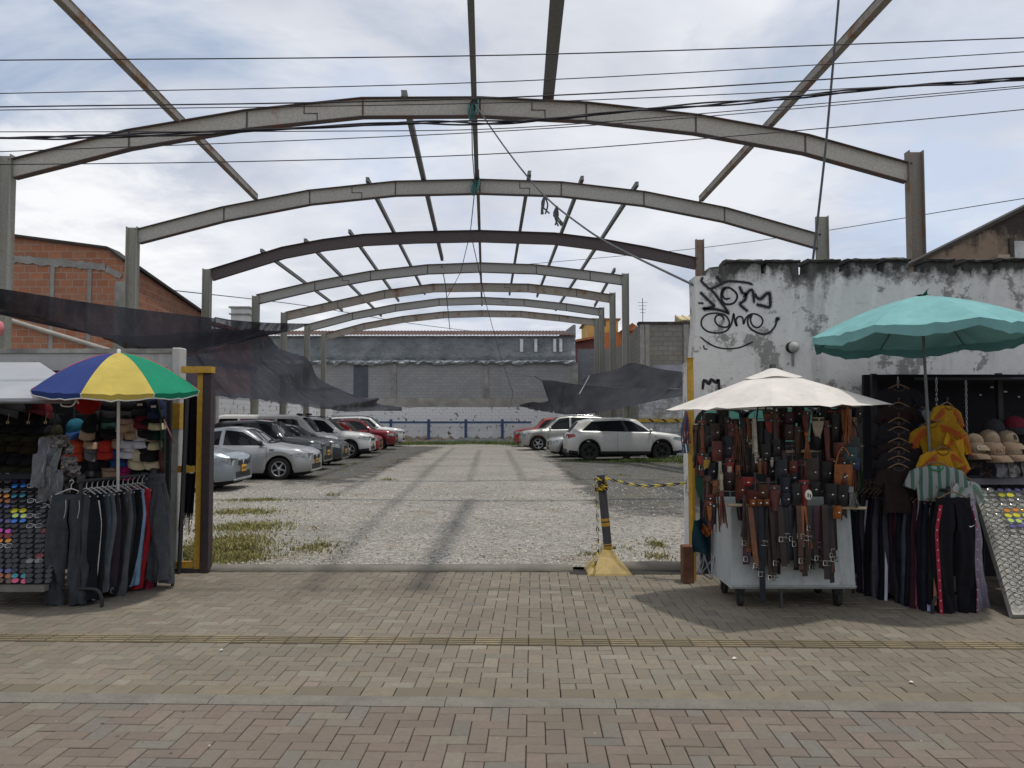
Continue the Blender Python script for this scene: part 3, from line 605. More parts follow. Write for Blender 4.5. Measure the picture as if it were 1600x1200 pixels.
for (cx, cy, Y) in ((740, 170, 14.9), (743, 291, 20.1)):
    p_ = P(cx, cy, Y); mb = MB(); rn = random.Random(cx)
    for q in range(8): a = rn.uniform(-.2, .2); mb.tube([(p_.x+.1*cos(th)*(.5+.1*q/8)+a*.3, p_.y-.04+.12*sin(th), p_.z+.22*sin(th*1.0+a)+a*.4) for th in [k*pi/6 for k in range(13)]], .016, 5)
    tag(mb.build('rope_knot', M('rope_teal', (.05, .13, .13), .9)), ('teal rope wound around the crown of the frontmost frame', 'teal rope wound around the crown of the second frame')[cx == 743], 'rope')
line('rope', [(737, 172, 14.8), (738, 240, 17.5), (742, 288, 20)], .012, m_rope, 'thin vertical looking rope between the crowns of the first two frames', 'rope', sm=1)
line('rope', [(742, 295, 20.1), (735, 362, 25.7), (720, 425, 30), (697, 468, 38)], .014, m_rope, 'rope from the second frame crown falling towards the rear frames', 'rope', sm=1)
line('rope', [(738, 376, 26), (761, 480, 38), (783, 560, 47), (801, 612, 53.6), (799, 632, 53.6)], .016, m_rope, 'rope from the dark frame down to the pale band of the back wall', 'rope', sm=1)
line('rope', [(690, 415, 30.8), (696, 445, 33), (703, 515, 44)], .02, M('rope_teal', (.05, .13, .13)), 'teal rope dangling below the fourth frame', 'rope', sm=1)
YC = 7.0
line('guy_wire', [(1312, -20, 8.9), (1300, 120, 8.9), (1288, 250, 8.9), (1270, 408, 8.9)], .014, m_guy, 'thick steep guy wire rising behind the whitewashed wall', 'wire')
CAB = [([(-300, 97), (0, 94), (800, 86), (1600, 59), (1900, 47)], .0055, 'topmost thin overhead cable'),
 ([(-300, 151), (0, 146), (800, 127), (1600, 81), (1900, 60)], .0045, 'second overhead cable from the top'),
 ([(-300, 171), (0, 167), (800, 152), (1600, 103), (1900, 82)], .0065, 'third overhead cable, upper one of a close pair'),
 ([(-300, 177), (0, 172), (500, 166), (870, 158), (1250, 142), (1600, 124), (1900, 108)], .0045, 'fourth overhead cable, lower one of a close pair'),
 ([(-300, 206), (0, 206), (500, 205), (800, 200), (1150, 173), (1600, 134), (1900, 108)], .0045, 'thin overhead cable running just along the thick twisted bundle'),
 ([(-300, 250), (0, 237), (400, 222), (800, 204), (1150, 178), (1600, 137), (1900, 108)], .0045, 'sixth overhead cable, just under the twisted bundle'),
 ([(-300, 257), (0, 257), (400, 252), (800, 239), (1200, 208), (1600, 171), (1900, 138)], .005, 'lowest overhead cable of the street')]
for i, (pts, r_, lab) in enumerate(CAB):
    line('overhead_cable', [(a, b, YC+.12*i) for a, b in pts], r_, m_wire, lab+' crossing the sky', 'cable')
cb_ = [(-300, 217), (0, 216), (160, 212), (400, 204), (640, 193), (800, 190), (1000, 171), (1200, 157), (1400, 136), (1600, 122), (1900, 100)]
q = smooth_pts([P(a, b, YC+.3) for a, b in cb_], 14); mb = MB()
for k in range(3): mb.tube([p_+V((0, .016*cos(i*.32+k*2.1), .011*sin(i*.32+k*2.1)+.01*sin(i*.13+k))) for i, p_ in enumerate(q)], .0085, 6)
tag(mb.build('cable_bundle', m_wire), 'thick twisted bundle of black overhead cables crossing the sky', 'cable')
line('overhead_cable', [(640, 428, 60), (1090, 388, 45), (1600, 310, 30), (1800, 280, 26)], .018, m_guy, 'faint far cable rising over the whitewashed wall', 'cable')
line('overhead_cable', [(255, 452, 40), (480, 478, 60), (640, 505, 75), (760, 520, 90)], .03, m_guy, 'far thin cable dropping behind the back wall roof', 'cable')

# ------------------------------------------------------------------ shade nets
def Mnet(name, c, tr):
    t = NT(name); x, y, z = t.xyz()
    f = t.ramp(t.noise(1.6, 5, .6), .3, .7); n2 = t.noise(14, 3)
    tp = t.n('ShaderNodeBsdfTransparent'); mx = t.n('ShaderNodeMixShader')
    fac = t.math('SUBTRACT', 1-tr, t.math('MULTIPLY', t.math('SUBTRACT', f, .5), .16)); fac = t.math('ADD', fac, t.math('MULTIPLY', t.math('SUBTRACT', n2, .5), .10))
    t.set(mx.inputs[0], fac); t.t.links.new(tp.outputs[0], mx.inputs[1]); t.t.links.new(t.b.outputs[0], mx.inputs[2]); t.t.links.new(mx.outputs[0], t.out.inputs[0])
    return t.fin(t.mix(f, sc3(c, .7), sc3(c, 1.3)), .85, 0, .15)
m_net = Mnet('shade_net_black', (.024, .025, .034), .08); m_net3 = Mnet('shade_net_thin', (.025, .026, .036), .13); m_net2 = Mnet('shade_net_grey', (.035, .036, .043), .04)
def net(name, top, bot, m, lab, nu=46, nv=10, fold=.05, thick=True):
    """sheet between two 3-D edge curves given as (px, py, depth)"""
    A = smooth_pts([P(*p_) for p_ in top], 12); B = smooth_pts([P(*p_) for p_ in bot], 12)
    def at(L, u): k = u*(len(L)-1); i = min(int(k), len(L)-2); return L[i].lerp(L[i+1], k-i)
    mb = MB(); mb.grid(lambda u, v: at(A, u).lerp(at(B, u), v)+V((0, .3*fold*sin(u*41+5*v), fold*sin(v*pi)*sin(u*23+2*v)-fold*1.5*sin(v*pi)+.5*fold*sin(u*57+9*v)*v+(random.uniform(-.03, .03) if v in (0, 1) and m is m_net3 else 0))), nu, nv)
    return tag(mb.build(name, m), lab, 'shade net')
net('shade_net', [(-330, 415, 9.6), (-120, 436, 11.3), (0, 451, 12.5), (200, 481, 17), (400, 503, 25), (487, 505.5, 40.3)], [(-330, 440, 10.2), (-120, 468, 12.0), (0, 484, 13), (100, 510, 14.5), (190, 534, 16.5), (300, 548, 20), (417, 522, 27)], m_net, 'upper band of black shade netting sagging from the brick building to the arched frames', fold=.04)
net('shade_net', [(-330, 434, 10.6), (-120, 462, 12.3), (0, 482, 13.3), (100, 508, 14.8), (190, 526, 16.8), (300, 520, 20.5), (405, 515, 26.5), (418, 524, 28), (440, 546, 30), (482, 562, 32), (500, 592, 35), (560, 620, 37), (592, 622, 38), (590, 630, 38.5), (628, 637, 40)], [(-330, 440, 10.7), (-120, 468, 12.4), (0, 486, 13.5), (100, 512, 15), (190, 540, 16.8), (285, 600, 18.5), (333, 618, 19.5), (400, 624, 22), (450, 631, 25), (500, 637, 28), (540, 642, 32), (628, 641, 40)], m_net3, 'lower black shade netting drooping to a torn point above the parked cars', nu=110, nv=18, fold=.035)
net('shade_net', [(846, 594, 30.6), (866, 595, 30.4), (905, 601, 30), (960, 605, 29.5), (1000, 606, 28.6), (1072, 608, 25), (1140, 609, 22)], [(862, 640, 30), (870, 646, 29.8), (900, 648, 29.4), (940, 644, 28.4), (1000, 631, 27), (1072, 618, 24), (1140, 612, 21.5)], m_net2, 'lower dark grey shade net stretched above the white crossover', fold=.022)
net('shade_net', [(905, 600, 30.8), (922, 586, 30.8), (960, 578, 30.8), (987, 567, 30.6), (1030, 576, 29), (1075, 582, 26.5), (1140, 590, 24)], [(900, 600, 30.7), (930, 602, 30.2), (960, 604, 29.8), (990, 606, 29.2), (1030, 607, 27.6), (1075, 607, 25.2), (1140, 607, 22.4)], m_net2, 'upper dark grey shade net peaked against the block building', fold=.02)
net('shade_net', [(812, 633, 48), (830, 628, 46), (845, 629, 42), (864, 624, 36)], [(812, 634, 48), (830, 639, 46), (845, 642, 42), (864, 645, 36)], m_net, 'small ragged thin tail of netting before the pale band of the back wall', nu=14, nv=4, fold=.03)
net('shade_net', [(1020, 570, 33.2), (1050, 570, 32.8), (1085, 569, 32.4), (1140, 569, 32)], [(1020, 584, 33), (1050, 584, 32.4), (1085, 584, 32), (1140, 590, 31.6)], Mnet('shade_net_pale', (.15, .16, .19), .1), 'pale grey strip of sheeting behind the peaked shade net', nu=14, nv=4, fold=.02)
line('rope', [(836, 588, 33.5), (846, 594, 33)], .02, m_wire, 'short dark rope at the tip of the lower grey net', 'rope', sm=1)
line('rope', [(640, 526, 50), (720, 552, 46), (790, 582, 40), (836, 589, 34)], .012, m_rope, 'thin line tying the grey net tip back across the lot', 'rope', sm=1)
line('rope', [(921, 587, 29.2), (912, 604, 29.0), (905, 616, 28.6)], .022, M('rope_white', (.25, .25, .25)), 'pale rope lacing the two grey nets together', 'rope', sm=1)
line('rope', [(628, 638, 40), (690, 632, 46), (712, 636, 53)], .012, m_rope, 'thin line from the torn black net point to the back wall', 'rope', sm=1)
# ------------------------------------------------------------------ back wall
YB = 54.0
def bx_(px): return P(px, 640, YB).x
def bz(py): return P(700, py, YB).z
bw = thing('back_wall', 'long grey block wall closing the lot, whitewashed and flaking along its lower part', 'wall', (-2, YB, 0))
m_blockw = Mbrick('grey_block', 'x', (.35, .35, .35), (.30, .30, .305), (.23, .23, .23), .42, .21, .014, (.2, .205, .225), .5, .4)
m_white = Mbrick('flaking_white', 'x', (.14, .135, .13), (.11, .11, .11), (.09, .09, .09), .42, .21, .012, (.1, .1, .1), .3, .5, paint=(.72, .73, .74), peel=(.585, .60))
m_conc = M('concrete', (.26, .255, .24), .9, var=.3, sc=2, bump=.3, bs=15); m_conc2 = M('concrete_band', (.30, .29, .265), .9, var=.3, sc=1.2, bump=.3, bs=12)
x0, x1 = bx_(250), bx_(903)
mb = MB(); mb.box(((x0+x1)/2, YB+.15, (bz(566)+bz(624))/2), (x1-x0, .3, bz(566)-bz(624))); mb.build('upper_wall', m_blockw, bw)
mb = MB(); mb.box(((x0+x1)/2, YB+.12, (bz(622)+bz(635))/2), (x1-x0, .36, bz(622)-bz(635))); mb.build('concrete_band', m_conc2, bw)
mb = MB(); mb.box(((x0+bx_(965))/2, YB+.14, bz(635)/2-.1), (bx_(965)-x0, .32, bz(635)+.2-.004)); mb.build('lower_wall', m_white, bw)
for px in (468, 615, 759, 899):
    mb = MB(); mb.box((bx_(px), YB-.02, (bz(566)+bz(622))/2), (.36 if px != 899 else .4, .1, bz(566)-bz(622)-.01)); mb.build('pilaster', m_conc, bw)
mb = MB(); mb.box(((bx_(552)+bx_(575))/2, YB-.012, (bz(557)+bz(623))/2), (bx_(575)-bx_(552), .02, bz(557)-bz(623))); mb.build('boarded_opening', M('slate_board', (.085, .095, .115), .8, sc=2), bw)
mb = MB(); mb.box(((bx_(903)+bx_(965))/2, YB+.25, (bz(545)+bz(635))/2), (bx_(965)-bx_(903), .3, bz(545)-bz(635))); mb.build('side_panel', Mbrick('blue_block', 'x', (.19, .205, .225), (.16, .175, .19), (.13, .13, .14), .42, .21, .014, (.11, .115, .125), .5, .5), bw)
# plastic sheeting under the eaves, crumpled along its lower hem
t = NT('grey_tarp'); c = t.mix(t.ramp(t.noise(.9, 7, .65), .3, .7), (.15, .175, .19), (.31, .335, .35)); t.bump(t.noise(1.4, 8, .65), 1.0, .5); m_tarp = t.fin(c, .42, 0, .5)
mb = MB(); rn = random.Random(8); zt_, zm, zb_ = bz(526), bz(553), bz(568)
def f(u, v):
    x = x0+(bx_(899)-x0)*u; z = zt_+(zb_-zt_)*v
    return V((x, YB-.08-.05*sin(x*2.3+3*v)*v-(.14*max(0, v-.62)*abs(sin(x*2.9+v*5)))*2-rn.uniform(0, .03)-(.1 if .6 < v < .8 else 0), z))
mb.grid(f, 150, 14); tarp = mb.build('plastic_sheet', m_tarp, bw)
rn = random.Random(18); mb = MB(); mb.grid(lambda u, v: V((x0+(bx_(899)-x0)*u, YB-.16-.17*abs(sin(u*150+v*3))*sin(pi*v)-rn.uniform(0, .07)*sin(pi*v), bz(563)+(bz(569)-bz(563))*v+.10*sin(u*97+sin(u*31)*3)*v+rn.uniform(-.04, .04))), 200, 6, sm=False); mb.build('crumpled_hem', M('hem_plastic', (.26, .285, .30), .45, var=.5, sc=1.2), tarp)
for a, b in ((812.5, 817.5), (835, 839.5), (864.5, 869), (874, 878.5)):
    mb = MB(); mb.box(((bx_(a)+bx_(b))/2, YB-.20, (bz(530)+bz(550))/2), (bx_(b)-bx_(a), .02, bz(530)-bz(550))); mb.build('white_patch', M('white_sheet', (.68, .68, .68), .7, sc=3, var=.2), tarp)
# tiled eaves
t = NT('roof_tile'); c = t.mix(t.ramp(t.noise(2.5, 6, .7), .3, .7), (.05, .034, .031), (.125, .08, .068)); m_tile = t.fin(c, .9, 0, .2)
mb = MB(); pitch = .24
mb.grid(lambda u, v: V((x0+(bx_(899)-x0)*u, YB-.35+2.2*v, bz(526)+.02+.55*v+.055*abs(sin(pi*(x0+(bx_(899)-x0)*u)/pitch))+(.03 if (v*8) % 1 < .5 else 0))), 700, 8, sm=False)
mb.add([(x0, YB-.33, bz(526.5)), (bx_(899), YB-.33, bz(526.5)), (bx_(899), YB-.33, bz(525.2)), (x0, YB-.33, bz(525.2))], [(0, 1, 2, 3)])
mb.build('tiled_roof', m_tile, bw)
mb = MB(); mb.prism([(bx_(869), bz(527)), (bx_(901), bz(527)), (bx_(901), bz(506)), (bx_(897), bz(506))], YB+.5, YB+.8); mb.build('gable', M('gable_render', (.26, .265, .27), .9, sc=1.5, var=.3), bw)
# blue rail fence along the back wall
m_blue = M('rail_blue', (.04, .075, .17), .7, var=.35, sc=2)
fn = thing('rail_fence', 'low blue post and rail fence along the white back wall', 'fence', (0, YB-.6, 0))
YF = YB-.6
def fx(px): return P(px, 660, YF).x
mb = MB(); mb.box(((fx(560)+fx(830))/2, YF, P(700, 660, YF).z), (fx(830)-fx(560), .05, .15)); mb.build('rail', m_blue, fn)
for px in (611, 670, 728, 785):
    z = P(px, 655, YF).z; mb = MB(); mb.box((fx(px), YF-.06, z/2), (.2, .06, z)); mb.build('post', m_blue, fn)
# rubble strip and a heap of dark netting at the foot of the wall
mb = MB(); rn = random.Random(4)
mb.grid(lambda u, v: V((bx_(470)+(bx_(930)-bx_(470))*u, YB-.35-1.5*v, (.42*(1-v)**2+.03)*rn.uniform(.6, 1.2))), 90, 5, sm=False); tag(struct(mb.build('rubble_ground', M('rubble', (.10, .085, .07), .95, var=.5, sc=4))))
mb = MB(); p_ = P(745, 690, 51.5); mb.grid(lambda u, v: V((p_.x-3.4+6.8*u, 51.2+1.4*(v-.5), .05+.36*sin(pi*v)*(.35+.65*sin(pi*u))*rn.uniform(.75, 1.1))), 40, 8); tag(mb.build('netting_heap', M('heap_grey', (.07, .08, .085), .9, var=.4, sc=3)), 'crumpled heap of dark netting on the grass by the back wall', 'netting')

# ------------------------------------------------------------------ low white wall on the left of the lot
m_whitey = Mbrick('flaking_white_side', 'y', (.15, .145, .14), (.12, .12, .12), (.1, .1, .1), .42, .21, .012, (.1, .1, .1), .3, .5, paint=(.70, .71, .72), peel=(.58, .60))
lw2 = thing('boundary_wall', 'low flaking white block wall behind the row of parked cars', 'wall', (-12.2, 40, 0))
mb = MB(); mb.box((-12.6, 40, 1.32), (.3, 28, 2.72)); mb.build('wall_panel', m_whitey, lw2)
mb = MB(); mb.box((-12.6, 40, 2.735), (.36, 28, .1)); mb.build('coping', m_conc, lw2)
mb = MB(); mb.box((-11.6, 27.2, 1.3), (2.4, .25, 2.7)); mb.build('return_wall', M('white_plain', (.55, .56, .57), .85, var=.12, sc=2), lw2)
grass('grass', [(-11.6, 30, .4, .8, 500, .9), (-11.8, 33, .3, 1, 300, .7)], gmg, 'tall weeds against the low white wall behind the van', seed=9)

# ------------------------------------------------------------------ brick building on the left
YK = 20.9
m_brick = Mbrick('clay_block', 'x', (.43, .185, .105), (.33, .135, .08), (.36, .28, .22), .33, .195, .014, (.24, .18, .14), .5, .75)
m_bricky = Mbrick('clay_block_side', 'y', (.40, .17, .10), (.30, .125, .075), (.33, .26, .20), .33, .195, .014, (.22, .165, .13), .5, .75)
m_dk = M('roof_edge', (.045, .038, .036), .85, sc=5)
bb = thing('brick_building', 'red clay block building with a dark sloping roof edge and grey concrete ties', 'building', (-14, YK, 0))
def kx(px): return P(px, 450, YK).x
zc = P(165, 390, YK).z; zl = P(20, 371, YK).z; xc = kx(168); xe_ = kx(192); ze = P(192, 409, YK).z
mb = MB(); xl = -24; zfar = zl+(zl-zc)/(kx(20)-kx(165))*(xl-kx(20)); zfar = zl+(zc-zl)/(kx(165)-kx(20))*(xl-kx(20))
mb.prism([(xl, -.1), (xe_, -.1), (xe_, ze), (xc, zc), (xl, zfar)], YK, YK+.25); mb.build('front_wall', m_brick, bb)
# side wall going back, its roof line falling
p1 = V((xe_, YK+.25)); p2 = V((P(324, 560, 28.5).x, 28.5)); zs2 = P(324, 497, 28.5).z; L = (p2-p1).length; ang = math.atan2(p2.y-p1.y, p2.x-p1.x)
mb = MB(); mb.prism([(0, -.1), (L, -.1), (L, zs2), (0, ze)], 0, .25); sw = None
mb.xf(Matrix.Translation((p1.x, p1.y, 0)) @ Matrix.Rotation(ang, 4, 'Z')); mb.build('side_wall', m_bricky, bb)
mb = MB()
for (a, b) in (((xl, zfar), (xc, zc)), ((xc, zc), (xe_+.02, ze))):
    d = V((b[0]-a[0], b[1]-a[1])); n_ = V((-d.y, d.x)).normalized()*.07; mb.prism([a, b, (b[0]+n_.x, b[1]+n_.y), (a[0]+n_.x, a[1]+n_.y)], YK-.12, YK+.5)
q = MB(); q.prism([(0, ze), (L, zs2), (L, zs2+.08), (0, ze+.08)], -.12, .5); q.xf(Matrix.Translation((p1.x, p1.y, 0)) @ Matrix.Rotation(ang, 4, 'Z')); mb.add(q.v, q.f); mb.build('roof_edge', m_dk, bb)
for (a, b, th) in (((18, 404), (165, 418), .2), ((18, 404-1), (24, 404), .2)):
    A, B = P(*a, YK), P(*b, YK); d = (B-A).normalized(); rn = random.Random(2); mb = MB()
    mb.grid(lambda u, v: V((A.x+(B.x-A.x)*u, YK-.03-.01*rn.random(), A.z+(B.z-A.z)*u+th*(v-.5)+rn.uniform(-.03, .03))), 30, 3); mb.build('concrete_tie', m_conc, bb)
for px in (83, 141):
    A, B = P(px, 415, YK), P(px, 700, YK); mb = MB(); mb.box((A.x, YK-.008, A.z/2-.3), (.11, .03, A.z+.6)); mb.build('concrete_tie', m_conc, bb)
A, B = P(166, 420, YK), P(190, 432, YK); mb = MB(); mb.box(((A.x+B.x)/2, YK-.01, (A.z+B.z)/2), ((B-A).length, .03, .16), Euler((0, math.atan2(A.z-B.z, B.x-A.x), 0))); mb.build('concrete_tie', m_conc, bb)
A = P(188, 440, YK); mb = MB(); mb.box((A.x, YK-.02, A.z/2), (.22, .08, A.z)); mb.build('corner_column', m_conc, bb)
A, B = P(10, 488, YK-.05), P(190, 553, YK-.05)
mb = MB(); mb.tube([(A.x-1, YK-.12, A.z+.12), (B.x, YK-.12, B.z)], .065, 8); mb.build('drain_pipe', M('old_pipe', (.33, .31, .28), .85, sc=3), bb)
A = P(-6, 505, 14.6); mb = MB()
mb.lathe([(.0, .17), (.10, .12), (.13, 0), (.10, -.12), (0, -.17)], (P(-5, 513, 14.6).x, 14.6, P(1, 513, 14.6).z), 12); tag(mb.build('pink_float', M('pink_plastic', (.6, .2, .22), .5)), 'small pink plastic ball hung beside the front left column', 'ball')
# sloping steel strut in front of the side wall and red tiled roof just behind
A, B = P(215, 548, 21.5), P(400, 578, 29); mb = MB(); mb.box((A+B)/2, (.1, (B-A).length, .2), (B-A).normalized().to_track_quat('Y', 'Z').to_matrix()); tag(mb.build('wall_strut', m_brown), 'brown steel strut sloping along the brick building under the netting', 'beam')

# ------------------------------------------------------------------ grey block building on the right, striped rail wall
YR = 33.4
m_blk2 = Mbrick('bare_block', 'x', (.27, .255, .225), (.23, .215, .19), (.17, .165, .15), .42, .21, .016, (.12, .115, .10), .6, .6)
m_blk3 = Mbrick('bare_block_side', 'y', (.25, .24, .215), (.215, .205, .185), (.16, .155, .145), .42, .21, .016, (.12, .115, .10), .6, .6)
gb = thing('block_building', 'bare grey block building with mouldy parapet behind the white crossover', 'building', (7, YR, 0))
xa = P(1000, 600, YR).x; zt_ = P(1005, 507, YR).z; zmid = P(1040, 600, YR).z
mb = MB(); mb.box(((xa+16)/2, YR+.2, (zt_+zmid)/2), (16-xa, .4, zt_-zmid)); mb.build('front_wall', m_blk2, gb)
mb = MB(); mb.box(((xa+16)/2, YR+.2, zmid/2-.05), (16-xa+.02, .42, zmid+.1)); mb.build('painted_base', Mbrick('white_block', 'x', (.3, .3, .29), (.26, .26, .26), (.2, .2, .2), .42, .21, .012, (.16, .16, .16), .4, .5, paint=(.5, .53, .57), peel=(.40, .56)), gb)
p2 = P(944, 600, 53.4); d = V((p2.x-xa, 53.4-YR-.4)); L = d.length; ang = math.atan2(d.y, d.x); z2 = P(944, 548, 53.4).z
mb = MB(); mb.prism([(0, -.1), (L, -.1), (L, z2), (L*.45, zt_-.1), (0, zt_)], -.25, 0); mb.xf(Matrix.Translation((xa+.0, YR+.4, 0)) @ Matrix.Rotation(ang, 4, 'Z')); mb.build('side_wall', m_blk3, gb)
mb = MB(); mb.box(((xa+16)/2, YR+.2, zt_+.06), (16-xa+.1, .5, .12)); mb.build('parapet', m_cap, gb)
for px in (1004, 1011, 1072):
    x = P(px, 560, YR).x; mb = MB(); mb.box((x, YR-.02, (zt_+zmid)/2), (.22, .1, zt_-zmid-.02)); mb.build('pilaster', m_conc, gb)
z = P(1040, 657, YR-.1).z; st_ = thing('striped_rail', 'yellow rail with black diagonal stripes on the pale wall behind the white crossover', 'rail', (xa, YR-.1, z))
xs0 = P(985, 657, YR-.1).x; mb = MB(); mb.box(((xs0+15)/2, YR-.08, z), (15-xs0, .08, .13)); mb.build('rail', M('rail_yellow', (.45, .30, .04), .8, var=.3, sc=3), st_)
for i in range(18):
    px = 1018+i*20; x = P(px, 657, YR-.12).x
    if x > 14.5: break
    mb = MB(); mb.prism([(x-.14, z+.064), (x-.03, z+.064), (x+.14, z-.064), (x+.03, z-.064)], YR-.125, YR-.121); mb.build('stripe', m_mb, st_)
mb = MB(); x = P(963, 590, 50).x
# orange and yellow houses beyond the back corner
ob = thing('orange_house', 'orange block house with a yellow upper storey beyond the back corner', 'house', (9, 72, 0))
def o_(px, py, Y=72): p_ = P(px, py, Y); return p_.x, p_.z
m_or = Mbrick('orange_block', 'x', (.50, .16, .05), (.43, .13, .045), (.35, .2, .12), .4, .25, .02, (.25, .10, .05), .3, .4)
(xa_, za_), (xb_, zb_) = o_(906, 520), o_(1040, 500); mb = MB(); mb.prism([(xa_, -.1), (xb_, -.1), (xb_, o_(1, 518)[1]), o_(975, 518), o_(935, 520), (xa_, o_(1, 540)[1])], 72, 80); mb.build('brick_wall', m_or, ob)
mb = MB(); (xa_, za_), (xb_, zb_) = o_(926, 491, 76), o_(975, 520, 76); mb.box(((xa_+xb_)/2, 84.2, (za_+zb_)/2-.4), (xb_-xa_, 8, za_-zb_+.8)); mb.build('upper_storey', M('ochre_wall', (.50, .33, .10), .85, var=.2, sc=.7), ob)
mb = MB(); mb.box(((xa_+xb_)/2, 84.2, za_+.06), (xb_-xa_+.5, 8.4, .14)); mb.build('flat_roof', M('dull_roof', (.2, .13, .07)), ob)
(x_, z_) = o_(944, 503, 80); mb = MB(); mb.box((x_-.1, 80.17, z_), (.55, .06, .9)); mb.build('window', M('dark_glass', (.03, .03, .035), .2), ob)
mb = MB(); a, b, c_ = o_(968, 518), o_(986, 506), o_(1003, 518); mb.prism([a, b, c_], 71.2, 80.4); mb.build('pitched_roof', M('clay_roof', (.35, .13, .06), .9, var=.3, sc=2), ob)
a, b = o_(900, 546, 62), o_(934, 528, 62); mb = MB(); mb.prism([(a[0], -.1), (b[0], -.1), (b[0], b[1]), (a[0], b[1]-.45)], 62, 68)
rs = thing('red_shed', 'dark red corrugated shed wall beyond the back wall corner', 'shed', (a[0], 62, 0)); mb.build('wall', M('oxide_sheet', (.13, .045, .04), .7, var=.3, sc=3), rs)
mb = MB(); mb.prism([(a[0]-.5, b[1]-.42), (b[0]+.3, b[1]+.03), (b[0]+.3, b[1]+.2), (a[0]-.5, b[1]-.25)], 61.5, 68.5); mb.build('roof', M('clay_roof', (.35, .13, .06)), rs)
# aerial mast and a small skylight frame on the block building
p_ = P(1004, 466, 36); mb = MB(); mb.tube([(p_.x, 36, zt_), (p_.x, 36, p_.z)], .018, 6)
for k in range(4): mb.tube([(p_.x-.22+.03*k, 36, p_.z-.2-.16*k), (p_.x+.22-.03*k, 36, p_.z-.2-.16*k)], .01, 5)
tag(mb.build('roof_aerial', m_guy), 'thin aerial mast standing on the grey block building', 'aerial')
mb = MB(); A, B = P(1062, 505, 36), P(1084, 498, 36)
for x in (A.x, (A.x+B.x)/2, B.x): mb.box((x, 36.4, (A.z+B.z)/2), (.06, 1.2, .5), Euler((.3, 0, 0)))
mb.box(((A.x+B.x)/2, 36.2, A.z+.25), (B.x-A.x+.1, 1.0, .05), Euler((.3, 0, 0))); tag(mb.build('skylight', M('yellow_frame', (.45, .38, .2))), 'small yellowish skylight frame on the block building roof', 'skylight')
# old plastered building at far right
YO = 14.0
pb = thing('plaster_building', 'old tan plastered building with a stained sloping gable edge beyond the whitewashed wall', 'building', (9, YO, 0))
m_tan = Mpeel('tan_plaster', (.25, .19, .14), (.14, .10, .08), (.035, .028, .025), 5.4, (.52, .60), .9)
pts = [P(1452, 402, YO), P(1600, 328, YO)]; sl_ = (pts[1].z-pts[0].z)/(pts[1].x-pts[0].x); xz = [pts[0].x-1.0, 13.5]
mb = MB(); mb.prism([(xz[0], -.1), (xz[1], -.1), (xz[1], pts[0].z+sl_*(xz[1]-pts[0].x)), (xz[0], pts[0].z+sl_*(xz[0]-pts[0].x))], YO, YO+.3); mb.build('gable_wall', m_tan, pb)
a, b = (xz[0], pts[0].z+sl_*(xz[0]-pts[0].x)), (xz[1], pts[0].z+sl_*(xz[1]-pts[0].x)); mb = MB(); mb.prism([a, b, (b[0], b[1]+.07), (a[0], a[1]+.07)], YO-.06, YO+.6); mb.build('roof_edge', m_dk, pb)
p_ = P(1563, 372, YO); mb = MB(); mb.box((p_.x, YO-.04, 2.3), (.22, .1, 5.0-.3)); mb.build('pilaster', M('tan_render', (.33, .27, .2), .9, var=.25, sc=3), pb)
a, b = P(1582, 377, YO), P(1625, 400, YO); mb = MB(); mb.box(((a.x+b.x)/2, YO-.01, (a.z+b.z)/2-.2), (b.x-a.x, .04, a.z-b.z+.4)); wn = mb.build('window', M('dusty_glass', (.42, .43, .42), .4), pb)
mb = MB(); mb.box((a.x-.04, YO-.02, (a.z+b.z)/2-.2), (.08, .06, a.z-b.z+.5)); mb.build('frame', m_dk, wn)
# white water tower house behind the left columns
wt = thing('white_tower', 'small white rooftop tank house with a railing between the left columns', 'tower', (-22, 62, 0))
(xa_, za_), (xb_, zb_) = o_(361, 481, 62), o_(388, 500, 62); mb = MB(); mb.box(((xa_+xb_)/2, 63, za_/2), (xb_-xa_, 2, za_)); mb.build('tank', M('white_render', (.55, .55, .54), .8, var=.15, sc=1), wt)
mb = MB(); mb.box(((xa_+xb_)/2, 63, za_+.05), (xb_-xa_+.3, 2.3, .12)); mb.box(((xa_+xb_)/2, 63, za_-.5), (xb_-xa_+.25, 2.3, .1)); mb.build('ledge', m_conc, wt)
A, B = P(336, 496, 60), P(362, 501, 60); mb = MB(); mb.tube([A, B], .05, 6); mb.tube([A, A-V((0, 0, 1.2))], .05, 6); mb.build('railing', m_guy, wt)
# low house so the tower stands on something
lh = thing('tiled_house', 'low house with a red tiled roof just behind the brick building', 'house', (-15, 33, 0))
A, B = P(300, 492, 36), P(345, 508, 36); mb = MB(); mb.box(((A.x+B.x)/2-1, 39, A.z/2-.3), (3.2, 5, A.z-.6)); mb.build('wall', m_brick, lh)
mb = MB(); mb.prism([(A.x-2, A.z+.5), (B.x+.3, B.z), (B.x+.3, B.z-.15), (A.x-2, A.z+.35)], 36, 42); mb.build('tiled_roof', M('clay_roof', (.35, .13, .06)), lh)
